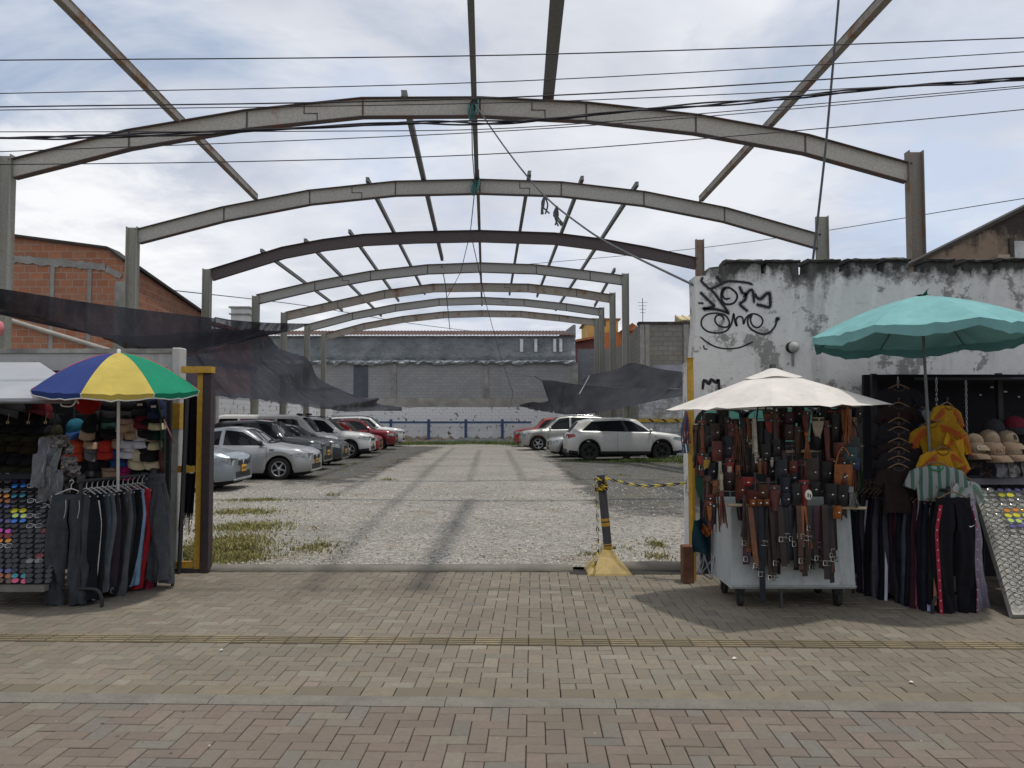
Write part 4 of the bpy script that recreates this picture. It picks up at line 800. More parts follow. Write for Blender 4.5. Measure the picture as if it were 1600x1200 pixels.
# ------------------------------------------------------------------ cars
m_glass = M('car_glass', (.012, .014, .017), .05, var=.1, spec=.22); m_tyre = M('tyre', (.018, .018, .018), .85, sc=20, bump=.2)
m_rim = M('alloy', (.45, .46, .47), .3, .8, var=.1); m_rimd = M('alloy_black', (.03, .03, .032), .4, .5); m_blkp = M('black_trim', (.02, .02, .022), .55)
m_under = M('underbody', (.012, .012, .012), .9); m_lamp = M('headlamp', (.26, .27, .26), .10, .4, var=.6, sc=14, spec=.5); m_tail = M('tail_lamp', (.28, .015, .02), .12, spec=.6)
m_plate = M('plate_orange', (.65, .33, .03), .5); m_chrome = M('chrome', (.6, .6, .61), .12, 1.0); m_seam = M('panel_gap', (.03, .03, .03), .7)
m_lampd = M('headlamp_dark', (.16, .17, .18), .08, .5, var=.5, sc=20, spec=.6)
def wheel_mesh(r, w, n=28):
    t_ = MB(); t_.lathe([(r*.66, -w/2+.01), (r*.8, -w/2), (r*.95, -w/2+.012), (r, -w*.3), (r, w*.3), (r*.95, w/2-.012), (r*.8, w/2), (r*.66, w/2-.01)], n=n, axis='y')
    rm = MB(); rr = r*.67; y = w/2-.012
    rm.lathe([(rr, -w/2), (rr, y), (rr*.93, y+.004), (rr*.88, y-.012), (rr*.86, y-.06)], n=n, axis='y')
    for k in range(5):
        a = 2*pi*k/5+.3
        for da, s_ in ((0, 1),):
            vs = []
            for (q, hw, yy) in ((.10, .30, y-.005), (.5, .2, y-.012), (.92, .24, y-.004)):
                for e in (-1, 1): vs.append((rr*(q*cos(a)-e*hw*.5*sin(a)), yy, rr*(q*sin(a)+e*hw*.5*cos(a))))
            vs += [(p[0], p[1]-.03, p[2]) for p in vs]
            rm.add(vs, [(0, 1, 3, 2), (2, 3, 5, 4), (0, 2, 8, 6), (2, 4, 10, 8), (1, 7, 9, 3), (3, 9, 11, 5)])
    rm.lathe([(0, y+.006), (rr*.17, y+.004), (rr*.22, y-.02)], n=14, axis='y')
    back = MB(); back.lathe([(0, y-.065), (rr*.9, y-.065)], n=n, axis='y')
    return t_, rm, back
class Car:
    def __init__(s, L, W, H, top, belt, sill, wr, xf, xr, roofw=.74, gh_in=.1, nose=.30, tail=.22, taper=.84):
        s.L, s.W, s.H = L, W, H; s.top, s.belt, s.sill, s.wr, s.xf, s.xr, s.roofw = top, belt, sill, wr, xf, xr, roofw
        s.nose, s.tail, s.taper = nose, tail, taper
    def hw(s, x):
        h = s.W/2; a, b = s.L/2, -s.L/2
        if x > a-s.nose*2.2: t_ = (x-(a-s.nose*2.2))/(s.nose*2.2); h *= 1-(1-s.taper)*t_**2.6
        if x < b+s.tail*2.2: t_ = ((b+s.tail*2.2)-x)/(s.tail*2.2); h *= 1-(1-s.taper-.06)*t_**2.6
        return h
    def zt(s, x): return interp(s.top, x)
    def zb(s, x): return min(interp(s.belt, x), s.zt(x)-.03)
    def z0(s, x):
        z = s.sill
        e = min(s.L/2-x, x+s.L/2)
        if e < .5: z = s.sill+(.5-e)*.10
        for xa in (s.xf, s.xr):
            Ra = s.wr+.055; d = abs(x-xa)
            if d < Ra: z = max(z, s.wr+sqrt(Ra*Ra-d*d))
        return z
    def sec(s, x):
        w_, zt, zb, z0 = s.hw(x), s.zt(x), s.zb(x), s.z0(x); z0 = min(z0, zb-.03)
        g = max(0, min(1, (zt-zb-.06)/.28)); wr_ = w_*.90*(1-g)+s.roofw*s.W/2*g; wr_ = min(wr_, w_*.93)
        sh = zb+.015
        return [(w_*.955, z0), (w_*.985, z0+.12*(zb-z0)), (w_, z0+.45*(zb-z0)), (w_*.998, z0+.72*(zb-z0)), (w_*.975, z0+.93*(zb-z0)), (w_*.95, zb), (w_*.925, sh),
                (w_*.925+(wr_-w_*.925)*.5, sh+(zt-.075*g-.012-sh)*.56), (wr_, zt-.07*g-.012), (wr_*.93, zt-.026*g-.008), (wr_*.7, zt-.006*g-.004), (wr_*.35, zt), (0, zt)]
    def yz(s, x, z):
        q = s.sec(x)[6:9]
        for (a, b), (c, d) in zip(q, q[1:]):
            if z <= d or (c, d) == q[-1]:
                t_ = (z-b)/(d-b) if d > b+1e-6 else 1; return a+(c-a)*min(1.05, t_)
        return q[-1][0]
    def ztop(s, x, y):
        q = s.sec(x)[6:]; y = abs(y)
        for (a, b), (c, d) in zip(q, q[1:]):
            if y >= c: t_ = (a-y)/(a-c) if a > c else 0; return b+(d-b)*max(0, min(1, t_))
        return q[-1][1]
    def body(s):
        xs = set([-s.L/2+.004, -s.L/2+.03, -s.L/2+.08, s.L/2-.004, s.L/2-.02, s.L/2-.05, s.L/2-.1]); n = 52
        for i in range(1, n): xs.add(-s.L/2+s.L*i/n)
        for xa in (s.xf, s.xr):
            Ra = s.wr+.055
            for k in range(13): xs.add(xa-Ra*cos(pi*k/12)*.9995)
        xs = sorted(xs); xs = [x for i, x in enumerate(xs) if i == 0 or x-xs[i-1] > .006]
        mb = MB(); rows = []
        for x in xs:
            q = s.sec(x); rows.append([(x, -y, z) for y, z in q]+[(x, y, z) for y, z in reversed(q[:-1])])
        m = len(rows[0]); vs = [p for r_ in rows for p in r_]
        mb.add(vs, [(i*m+j, (i+1)*m+j, (i+1)*m+j+1, i*m+j+1) for i in range(len(rows)-1) for j in range(m-1)], 0, True)
        mb.add(rows[0], [tuple(range(m))]); mb.add(rows[-1], [tuple(range(m-1, -1, -1))])
        return mb
    def side_glass(s, q, sd, off=.005):
        (b0, b1, t0, t1) = q[:4]; mb = MB(); zl = q[4] if len(q) > 4 else .03; zh = q[5] if len(q) > 5 else .10
        def f(u, v):
            xb, xt = b0+(b1-b0)*u, t0+(t1-t0)*u; x = xb+(xt-xb)*v; zb_ = s.zb(xb)+zl; zt_ = s.zt(xt)-zh; z = zb_+(zt_-zb_)*v
            z = min(z, s.zt(x)-zh*.8); return V((x, sd*(s.yz(x, z)+off), z))
        return mb.grid(f, 26, 5)
    def top_glass(s, xb, xt, wf=.90, off=.006, curve=.06):
        mb = MB(); sg = 1 if xt > xb else -1
        def f(u, v):
            e = 2*u-1; x = xb+(xt-xb)*v-sg*curve*(e*e)*(-1)*(1-v*.5)*1.0; q = s.sec(x); y = e*wf*q[8][0]
            return V((x, y, s.ztop(x, y)+off))
        return mb.grid(f, 12, 6)
def seam_strip(car, x, sd, zlo, zhi):
    mb = MB(); pts = []
    n = 8; vs = []
    for i in range(n+1):
        z = zlo+(zhi-zlo)*i/n
        q = car.sec(x); y = None
        for (a, b), (c, d) in zip(q, q[1:]):
            if b <= z <= d: y = a+(c-a)*(z-b)/max(1e-6, d-b); break
        if y is None: y = q[5][0]
        vs += [(x-.005, sd*(y+.0025), z), (x+.005, sd*(y+.0025), z)]
    mb.add(vs, [(2*i, 2*i+1, 2*i+3, 2*i+2) for i in range(n)]); return mb
def make_car(label, cat, name, car, paint, loc, yaw, windows, ws, rw, rim=None, cladding=False, rails=False, front='oval', seams=(), plate=None, lamp_l=.42, group='cars parked on the gravel lot', logo=None, dark_roof=False, vis='front', grille_w=.55):
    o = thing(name, label, cat, (0, 0, 0), group); a, b = car.L/2, -car.L/2
    body = car.body().build('body', paint, o)
    ub = MB(); ub.box((0, 0, car.sill+.15), (car.L*.9, car.W-.46, .5-car.sill*.3)); 
    for xa in (car.xf, car.xr): ub.lathe([(car.wr+.05, -.3), (car.wr+.05, .3)], (xa, 0, car.wr), 20, axis='y')
    ub.build('underbody', m_under, o)
    t_, rm, bk = wheel_mesh(car.wr, .21)
    first = None
    for xa in (car.xf, car.xr):
        for sd in (1, -1):
            if first is None:
                wob = thing('wheel', None, None); wob.parent = o
                t_.build('tyre', m_tyre, wob, ); r_ = rm.build('rim', rim or m_rim, wob); bk.build('brake', m_under, wob); first = wob
            else: wob = dup(first, o)
            wob.location = (xa, sd*(car.W/2-.125), car.wr); wob.rotation_euler = (0, .5*xa, pi if sd < 0 else 0)
    for sd in (-1, 1):
        for q in windows:
            car.side_glass(q, sd).build('side_window', m_glass, o)
        for x in seams: seam_strip(car, x, sd, car.z0(x)+.02, car.zb(x)-.0).build('door_seam', m_seam, body)
        for x in seams[1:] if len(seams) > 1 else seams:
            y = car.sec(x+.1)[4][0]; mb = MB(); mb.ellip((x+.14, sd*(y+.012), car.zb(x)-.09), (.085, .018, .02)); mb.build('door_handle', paint if not dark_roof else m_blkp, o)
        xm = windows[-1][1]-.10; y = car.sec(xm)[6][0]; mb = MB(); mb.ellip((xm, sd*(y+.11), car.zb(xm)+.09), (.07, .10, .075)); mb.box((xm, sd*(y+.02), car.zb(xm)+.045), (.05, .09, .03)); mb.build('wing_mirror', m_blkp if rim is None and logo == 'blackmirror' else paint, o)
        # lamps
        for (xe, mm, nm, sg) in ((a, m_lamp if front != 'dark' else m_lampd, 'headlight', 1), (b, m_tail, 'tail_light', -1)):
            mb = MB(); zl = car.zb(xe-sg*.2)-.10 if sg > 0 else car.zb(xe+.15)-.09; ln = lamp_l if sg > 0 else .3; hh = .15 if sg > 0 else .17
            def f(u, v):
                x = xe-sg*(.035+ln*u*(1-.25*v)); q = car.sec(x); z = zl+(v-.5)*hh*(1-.45*u)+.05*u; y = None
                for (c0, d0), (c1, d1) in zip(q, q[1:]):
                    if d0 <= z <= d1: y = c0+(c1-c0)*(z-d0)/max(1e-6, d1-d0); break
                if y is None: y = q[5][0]
                return V((x+sg*.0, sd*(y+.010), z))
            mb.grid(f, 8, 5)
            def f2(u, v):
                x = xe+sg*.006; z = zl+(v-.5)*hh; yb = car.sec(xe-sg*.035)[3][0]; return V((x-sg*.045*(1-u)**2, sd*(yb+.01-.34*u), z+.0*u-(.02*u if sg > 0 else 0)))
            mb.grid(f2, 6, 4); mb.build(nm, mm, o)
        if cladding:
            def cl(x0_, x1_, n_):
                mb = MB()
                def f(u, v):
                    x = x0_+(x1_-x0_)*u; q = car.sec(x); z = car.z0(x)+(.11*v if abs(x-car.xf) > car.wr+.05 and abs(x-car.xr) > car.wr+.05 else .07*v); y = q[0][0]+(q[2][0]-q[0][0])*v+.010
                    return V((x, sd*y, z))
                return mb.grid(f, n_, 2)
            mb = cl(b+.05, a-.05, 110); mb.build('cladding', m_blkp, o)
        if rails:
            x0_, x1_ = windows[0][2]-.1, windows[-1][3]+.05; y = car.sec((x0_+x1_)/2)[9][0]; pts = [(x0_+(x1_-x0_)*k/8, sd*y, car.zt(x0_+(x1_-x0_)*k/8)+(.035 if 0 < k < 8 else -.01)) for k in range(9)]
            MB().tube(pts, .018, 6).build('roof_rail', m_chrome if rails == 'chrome' else m_blkp, o)
    car.top_glass(ws[0], ws[1]).build('windshield', m_glass, o)
    if rw: car.top_glass(rw[0], rw[1], .86, curve=-.04).build('rear_window', m_glass, o)
    # front face: grille, lower intake, plate
    hf = car.zb(a-.2); 
    mb = MB(); mb.box((a-.006, 0, hf-.15), (.03, grille_w*car.W*.75, .12), ch=.012); gr = mb.build('grille', m_blkp, o)
    if logo: mb = MB(); mb.lathe([(0, .012), (.06, .010), (.065, 0)], (a+.006, 0, hf-.14), 16, axis='x'); mb.build('emblem', m_chrome, gr)
    mb = MB(); mb.box((a-.01, 0, car.sill+.16), (.03, car.W*.62, .15), ch=.02); mb.build('bumper_intake', m_blkp, o)
    mb = MB(); mb.box((a-.01, 0, car.sill+.045), (.05, car.W*.74, .05), ch=.015); mb.build('bumper_lip', m_blkp if cladding else paint, o)
    mb = MB(); mb.box((a+.016, 0, car.sill+.29), (.012, .33, .155 if plate == 'big' else .12), ch=.006); pl = mb.build('number_plate', m_plate, o)
    mb = MB()
    for k in range(6): mb.box((a+.0235, -.115+.046*k+(.01 if k > 2 else -.01), car.sill+.29), (.003, .024, .06))
    mb.build('plate_characters', m_blkp, pl)
    mb = MB(); mb.box((b+.01, 0, car.sill+.33), (.03, .34, .13), ch=.006); mb.build('rear_plate', m_plate, o)
    mb = MB(); mb.box((b+.03, 0, car.sill+.11), (.09, car.W*.80, .18), ch=.03); mb.build('rear_bumper', m_blkp if cladding else paint, o)
    for q in (-1, 1):                                                       # wipers
        mb = MB(); xw = ws[0]; dx = .35*(ws[1]-ws[0]); y0 = q*.25
        mb.tube([(xw-.02, y0+.2, car.ztop(xw-.02, y0+.2)+.018), (xw+dx*.5, y0-.28, car.ztop(xw+dx*.5, y0-.28)+.02)], .007, 4); mb.build('wiper', m_blkp, o)
    o.location = loc; o.rotation_euler = (0, 0, yaw); return o
def hatch(L=3.95, W=1.66, H=1.47, hood=.94, belt=.95):
    a = L/2
    return Car(L, W, H, [(-a, .86), (-a+.10, .98), (-a+.42, H-.10), (-a+.75, H-.015), (-.25, H), (.35, H-.06), (a-1.05, hood+.05), (a-.7, hood-.01), (a-.3, hood-.08), (a-.08, hood-.15), (a, hood-.25)],
               [(-a, .84), (-a+.3, belt), (0, belt-.02), (a-1.1, belt-.04), (a-.4, hood-.12), (a-.08, hood-.2), (a, hood-.30)], .20, .295, a-.78, -a+.68)
def sedan(L=4.35, W=1.71, H=1.47, hood=.95, belt=.96):
    a = L/2
    return Car(L, W, H, [(-a, .80), (-a+.06, .95), (-a+.5, 1.03), (-a+.75, 1.05), (-a+1.35, H-.06), (-.1, H), (.35, H-.05), (a-1.12, hood+.05), (a-.75, hood-.01), (a-.3, hood-.08), (a-.08, hood-.16), (a, hood-.26)],
               [(-a, .78), (-a+.4, belt), (0, belt-.03), (a-1.15, belt-.04), (a-.4, hood-.12), (a-.08, hood-.21), (a, hood-.31)], .19, .30, a-.82, -a+.85)
def suv(L=4.5, W=1.83, H=1.68, hood=1.08, belt=1.06, slope=.55, box=False, tw=.34):
    a = L/2
    return Car(L, W, H, [(-a, .95), (-a+.08, 1.08), (-a+(.25 if box else slope), H-(.09 if box else .14)), (-a+.95, H-(.02 if box else .045)), (-.1, H), (.45, H-.06), (a-1.2, hood+.05), (a-.8, hood), (a-.3, hood-.06), (a-.08, hood-.14), (a, hood-.26)],
               [(-a, .93), (-a+.3, belt+.02), (0, belt-.02), (a-1.3, belt-.04), (a-.4, hood-.10), (a-.08, hood-.19), (a, hood-.31)], .26, tw, a-.86, -a+.86)
def van(L=4.6, W=1.70, H=1.86):
    a = L/2
    return Car(L, W, H, [(-a, 1.0), (-a+.05, 1.3), (-a+.16, H-.08), (-a+.5, H), (.8, H-.01), (1.15, H-.10), (a-.62, 1.12), (a-.3, 1.0), (a-.06, .9), (a, .72)],
               [(-a, .98), (-a+.3, 1.05), (0, 1.05), (a-.7, 1.02), (a-.25, .9), (a, .66)], .24, .31, a-.75, -a+.8, roofw=.86)
GZ = .035
def put(px, Y, front=True): return P(px, 700, Y).x
silver = Mcar('paint_silver', (.44, .455, .46), .55, .3); bluesil = Mcar('paint_blue_silver', (.29, .34, .38), .55, .28); dark1 = Mcar('paint_graphite', (.035, .042, .048), .3, .22); dark2 = Mcar('paint_slate', (.045, .052, .062), .35, .25)
white = Mcar('paint_white', (.66, .665, .66), .0, .3); pearl = Mcar('paint_pearl', (.56, .56, .54), .1, .28); red = Mcar('paint_red', (.33, .02, .018), .1, .25); dred = Mcar('paint_dark_red', (.20, .016, .022), .2, .22); vanw = Mcar('paint_van', (.58, .585, .57), 0, .4); brred = Mcar('paint_bright_red', (.33, .03, .025), .1, .28); champ = Mcar('paint_champagne', (.42, .42, .40), .5, .3)
def left_car(px_front, Yc, car, dy=0): return (P(px_front, 700, Yc-car.W*.2).x-car.L/2*cos(dy), Yc, GZ)
c = hatch(3.95, 1.68, 1.47); make_car('blue-silver hatchback with an orange plate, its nose showing just past the gate frame', 'car', 'parked_car', c, bluesil, left_car(371, 17.9, c), R(2), [(-1.35, -.55, -1.1, -.55), (-.5, .62, -.5, .2)], (c.L/2-1.05, .42), (-c.L/2+.1, -c.L/2+.42), seams=(-.52, .75), logo='x', front='dark', plate='big')
c = sedan(4.25, 1.67, 1.42, .92, .93); make_car('silver sedan with tinted windows and five-spoke rims, nearest complete car beside the gate', 'car', 'parked_car', c, silver, left_car(489, 21.2, c), R(2), [(-1.15, -.28, -.82, -.25), (-.17, .93, -.15, .30)], (c.L/2-1.08, .40), (-c.L/2+.78, -c.L/2+1.3), seams=(-.24, .98), logo='blackmirror', dark_roof=True, lamp_l=.5)
c = suv(4.1, 1.74, 1.60, 1.02, 1.02); make_car('near-black crossover with an orange plate parked between the silver sedan and the dark grey sedan', 'car', 'parked_car', c, dark1, left_car(508, 24.6, c), R(2), [(-1.3, -.35, -1.0, -.3), (-.25, .8, -.25, .3)], (c.L/2-1.15, .45), (-c.L/2+.1, -c.L/2+.5), seams=(-.3, .9), front='dark', plate='big')
c = sedan(4.4, 1.73, 1.45); make_car('dark slate grey sedan parked in front of the white van', 'car', 'parked_car', c, dark2, left_car(536, 27.7, c), R(2), [(-1.15, -.28, -.82, -.25), (-.17, .93, -.15, .30)], (c.L/2-1.08, .40), (-c.L/2+.78, -c.L/2+1.3), seams=(-.24, .98))
c = van(4.7, 1.72, 1.80); vn = make_car('white van with a coloured advertising panel over its side window', 'van', 'parked_van', c, vanw, left_car(521, 30.3, c), R(2), [(-2.0, -1.25, -1.95, -1.25, .08, .16), (.25, 1.25, .25, 1.0, .05, .16)], (c.L/2-.58, 1.2), (-c.L/2+.05, -c.L/2+.13), seams=(-1.0, .2, 1.4))
t = NT('advert_panel'); x, y, z = t.xyz(); a_ = t.ramp(t.noise(2.6, 3, .5), .48, .54); b_ = t.ramp(t.noise(4.1, 3, .5, co=t.comb(t.math('ADD', x, 9.0), y, z)), .52, .58)
m_ad = t.fin(t.mix(b_, t.mix(a_, (.10, .12, .22), (.36, .10, .07)), (.42, .36, .36)), .4)
mb = c.side_glass((-1.15, .15, -1.15, .15, .0, .16), -1, .012); vp = mb.build('advert_panel', m_ad, None, origin=(0, 0, 0)); vp.parent = vn
for q in (.9, 1.25): mb = MB(); mb.box((q, .1, 1.80), (.16, .5, .09), ch=.03); v2 = mb.build('roof_light', m_blkp, None, origin=(0, 0, 0)); v2.parent = vn
c = suv(4.6, 1.85, 1.70, 1.08, 1.05); make_car('white compact utility vehicle with dark lower bumper, standing before the red cars', 'car', 'parked_car', c, white, left_car(580, 31.6+1.2, c), R(2), [(-1.75, -1.2, -1.45, -1.2), (-1.1, -.25, -1.1, -.2), (-.13, .95, -.12, .36)], (c.L/2-1.18, .46), (-c.L/2+.1, -c.L/2+.5), cladding=True, seams=(-.2, 1.0), rails=True, lamp_l=.5)
c = hatch(4.0, 1.7, 1.52); make_car('bright red hatchback squeezed between the white utility vehicle and the dark red crossover', 'car', 'parked_car', c, red, left_car(593, 36.4, c), R(2), [(-1.35, -.55, -1.1, -.55), (-.5, .62, -.5, .2)], (c.L/2-1.05, .42), (-c.L/2+.1, -c.L/2+.42), seams=(-.52, .75), rails=True)
c = suv(4.4, 1.80, 1.62, 1.05, 1.05); make_car('dark red crossover parked beyond the bright red hatchback', 'car', 'parked_car', c, dred, left_car(618, 41.4, c), R(2), [(-1.4, -.4, -1.05, -.3), (-.25, .9, -.25, .35)], (c.L/2-1.15, .45), (-c.L/2+.1, -c.L/2+.5), seams=(-.3, .95), rails=True)
c = suv(4.75, 1.86, 1.78, 1.12, 1.12, box=True); make_car('white large utility vehicle at the far end of the car row near the back wall', 'car', 'parked_car', c, white, left_car(629, 46.2, c), R(2), [(-1.95, -1.2, -1.8, -1.2), (-1.1, -.2, -1.1, -.2), (-.1, 1.0, -.1, .4)], (c.L/2-1.15, .48), (-c.L/2+.06, -c.L/2+.22), seams=(-.2, 1.0), rails=True)
c = suv(4.55, 1.84, 1.69, 1.10, 1.13, slope=.5, tw=.365); Yr = 30.9; make_car('pearl white crossover with black wheels seen side-on at the whitewashed wall side', 'car', 'parked_car', c, pearl, (P(884, 700, Yr-.5).x+c.L/2, Yr, GZ), R(2), [(-1.72, 1.08, -1.30, .28, .02, .12)], (c.L/2-1.16, .42), (-c.L/2+.12, -c.L/2+.46), rim=m_rimd, cladding=True, seams=(-.32, 1.05), front='dark')
c = hatch(3.8, 1.65, 1.40, .90, .90); make_car('small silver car mostly hidden behind the pearl white crossover, nose showing', 'car', 'parked_car', c, silver, (P(856, 700, 33.6).x+c.L/2, 33.8, GZ), R(180+4), [(-1.3, -.55, -1.1, -.55), (-.5, .62, -.5, .2)], (c.L/2-1.05, .42), (-c.L/2+.1, -c.L/2+.42), seams=(-.52, .75), rim=m_rimd, lamp_l=.35)
c = suv(4.75, 1.86, 1.80, 1.10, 1.10, box=True, tw=.375); make_car('champagne silver utility vehicle with a roof rack behind the pearl white crossover', 'car', 'parked_car', c, champ, (P(813, 700, 39.5).x+c.L/2, 40.3, GZ), R(180+3), [(-1.95, -1.2, -1.8, -1.2), (-1.1, -.2, -1.1, -.2), (-.1, 1.0, -.1, .4)], (c.L/2-1.15, .48), (-c.L/2+.06, -c.L/2+.22), seams=(-.2, 1.0), rails='chrome', lamp_l=.5)
c = suv(4.4, 1.80, 1.72, 1.08, 1.06); make_car('bright red utility vehicle at the far end, half hidden by the champagne one', 'car', 'parked_car', c, brred, (P(803, 700, 45.4).x+c.L/2, 45.9, GZ), R(180+3), [(-1.4, -.4, -1.05, -.3), (-.25, .9, -.25, .35)], (c.L/2-1.15, .45), (-c.L/2+.1, -c.L/2+.5), seams=(-.3, .95))
# striped bollard with its weighted foot and chain
bo = G(949, 893); bl = thing('bollard', 'black and yellow striped bollard on a yellow pyramid foot at the entrance', 'bollard', tuple(bo))
m_foot = Mrust('foot_yellow', (.42, .31, .115), (.16, .12, .06), lo=.55, hi=.7)
mb = MB(); k = .235; mb.add([(bo.x+sx*k*q, bo.y+sy*k*q, z) for (q, z) in ((1, 0), (.97, .02), (.42, .17), (.24, .24)) for sx, sy in ((-1, -1), (1, -1), (1, 1), (-1, 1))],
    [(i*4+j, i*4+(j+1) % 4, i*4+4+(j+1) % 4, i*4+4+j) for i in range(3) for j in range(4)]+[(12, 13, 14, 15)]); mb.build('foot', m_foot, bl)
tp = P(939, 742, bo.y); mb = MB(); B0 = V((bo.x+.01, bo.y, .22)); T0 = V((tp.x, bo.y, tp.z)); mb.tube([B0, T0], .046, 14); mb.build('post', M('bollard_grey', (.055, .055, .06), .6), bl)
for f0, f1 in ((.03, .07), (.085, .10), (.33, .375), (.395, .43), (.80, .835), (.855, .875)):
    mb = MB(); mb.tube([B0.lerp(T0, f0), B0.lerp(T0, f1)], .048, 14); mb.build('stripe', M('stripe_yellow', (.45, .25, .03), .6), bl)
mb = MB(); mb.tube([T0, T0+V((-.005, 0, .06))], .02, 8); mb.build('peg', M('peg_grey', (.35, .35, .35)), bl)
m_chy = [M('chain_yellow', (.55, .42, .02), .45), M('chain_black', (.015, .015, .015), .45), M('chain_white', (.5, .5, .45), .5)]
def chain(pts, lab, name='chain', ms=m_chy, r=.0055, ln=.042, wd=.013, cyc=(0, 0, 1, 1)):
    q = smooth_pts(pts, 24); d = 0; mb = MB(); k = 0; pos = [q[0]]
    acc = 0
    for a, b in zip(q, q[1:]):
        acc += (b-a).length
        if acc >= ln*.72: pos.append(b); acc = 0
    for i, (a, b) in enumerate(zip(pos, pos[1:])):
        t_ = (b-a).normalized(); s_ = t_.cross(V((.31, .2, .93))).normalized(); s_ = s_ if i % 2 else t_.cross(s_).normalized(); c0 = (a+b)/2
        ring = [c0+t_*(ln*.5-wd)*(1 if cos(e) > 0 else -1)+t_*wd*cos(e)+s_*wd*sin(e) for e in [pi*2*j/8 for j in range(8)]]; ring.append(ring[0]); mb.tube(ring, r, 4, mi=cyc[i % len(cyc)], cap=False)
    return tag(mb.build(name, ms), lab, 'chain')
rt = P(1076, 754, 7.95)
chain([T0+V((.04, -.05, -.03)), P(965, 752, bo.y-.05), P(1000, 759, 8.2), P(1040, 758, 8.1), rt], 'yellow and black plastic chain strung from the bollard to the yellow gate post')
ring = [T0+V((.062*cos(a), .062*sin(a), -.06-.05*k+.02*sin(a*2))) for k in range(3) for a in [j*pi/5 for j in range(10)]]
chain(ring, 'yellow and black chain wound around the bollard top')
chain([T0+V((-.05, -.04, -.06)), P(933, 800, bo.y-.06), P(934, 840, bo.y-.1), P(934, 870, bo.y-.24), P(925, 888, bo.y-.24)], 'pale dirty chain end hanging down beside the bollard to its foot', cyc=(2, 2, 1, 0))
# ------------------------------------------------------------------ shared makers for the stalls
def xfm(loc, rot=(0, 0, 0), s=1.0): return Matrix.Translation(loc) @ Euler(rot).to_matrix().to_4x4() @ Matrix.Scale(s, 4)
def umbrella(name, label, root, R_, rim, rise, n, mats, a0, tilt, val=.07, sag=.10, pipe=None, polem=None, poler=.016, finial=None, vent=None, droop=1.5, ph=None, scal=0.0, top=0.0, panelnames=None):
    o = thing(name, label, 'umbrella', (0, 0, 0)); sub = 10
    def pt(r_, th):
        k = 2*pi/n; f = ((th-a0) % k)/k; ch = cos(pi/n)/cos((f-.5)*k)               # straight chord between ribs
        ch = ch+(1-ch)*(.25 if r_ > .98 else .0); rr = R_*r_*(1+(ch-1)*min(1, r_*1.1))
        z = rim+rise*(1-r_**droop)-sag*.35*r_*sin(pi*f)*R_*.35+R_*(.007*sin(f*17+r_*6+th)*r_**2+.006*sin(f*29-r_*11+2*th)*r_**3)*sin(pi*f)
        return V((rr*cos(th), rr*sin(th), z))
    for g in range(n):
        mb = MB(); ta = a0+g*2*pi/n
        mb.grid(lambda u, v: pt(.015+v*.985, ta+u*2*pi/n*.9999), sub, 14)
        if val: mb.grid(lambda u, v: pt(1, ta+u*2*pi/n*.9999)*1.0+V((0, 0, -val*v*(1+scal*(sin(pi*u)-1))))-V((pt(1, ta+u*2*pi/n*.9999).x*.02*v, pt(1, ta+u*2*pi/n*.9999).y*.02*v, 0)), sub, 3)
        pn = mb.build('canopy_panel', mats[g % len(mats)], o)
        if panelnames: pn['label'] = panelnames[g % len(panelnames)]
        if pipe:
            mb = MB(); pts = [pt(1, ta+u/sub*2*pi/n*.9999) for u in range(sub+1)]; mb.tube([p-V((p.x*.02, p.y*.02, val*(1+scal*(sin(pi*i/sub)-1)))) for i, p in enumerate(pts)], .006, 5); mb.tube([pt(1, ta), pt(1, ta)-V((pt(1, ta).x*.02, pt(1, ta).y*.02, val*(1-scal)))], .006, 5); mb.build('piping', pipe, pn)
        mb = MB(); e = pt(1, ta); mb.tube([V((0, 0, rim+rise-.04))]+[pt(q, ta)-V((0, 0, .012)) for q in (.25, .5, .75, .99)], .006, 5)
        mb.tube([V((0, 0, rim+rise*.12)), pt(.55, ta)-V((0, 0, .012))], .005, 5); mb.build('rib', polem, o)
    mb = MB(); mb.tube([(0, 0, ph or 0), (0, 0, rim+rise+.02)], poler, 10); mb.build('pole', polem, o)
    if finial: mb = MB(); mb.lathe([(0, rim+rise+finial[1]), (finial[0], rim+rise+finial[1]*.8), (finial[0], rim+rise+.0), (finial[0]*1.5, rim+rise-.012)], n=10); mb.build('finial', finial[2], o)
    if vent:
        mb = MB(); mb.grid(lambda u, v: (lambda p: V((p.x, p.y, p.z+.022-.0*v-(.012*v)+.008*sin(u*n*pi*2+1)*(v**3))))(pt(.02+vent*v, a0+u*2*pi)), n*8, 5); mb.build('vent_cap', mats[0], o)
    o.location = root; o.rotation_euler = tilt; return o
def Mfab(name, c, trans=.25, r=.8):
    """thin cloth that lets some daylight through"""
    if name in _M: return _M[name]
    t = NT(name); f = t.noise(3, 7, .65); col = t.mix(t.ramp(f, .3, .7), sc3(c, .80), sc3(c, 1.1)); col = t.mix(t.math('MULTIPLY', t.ramp(t.noise(11, 6, .7), .55, .75), .3), col, sc3(c, .55)); t.fin(col, r, 0, .2); t.bump(t.noise(7, 4), .25, .02)
    tr = t.n('ShaderNodeBsdfTranslucent', Color=col); mx = t.n('ShaderNodeMixShader'); mx.inputs[0].default_value = trans
    t.t.links.new(t.b.outputs[0], mx.inputs[1]); t.t.links.new(tr.outputs[0], mx.inputs[2]); t.t.links.new(mx.outputs[0], t.out.inputs[0]); _M[name] = t.m; return t.m
m_alu = M('alu_pole', (.55, .55, .54), .35, .6, var=.08); m_iron = M('black_iron', (.02, .02, .022), .6)
m_navy = M('stall_board', (.012, .014, .018), .85, var=.4, sc=3)
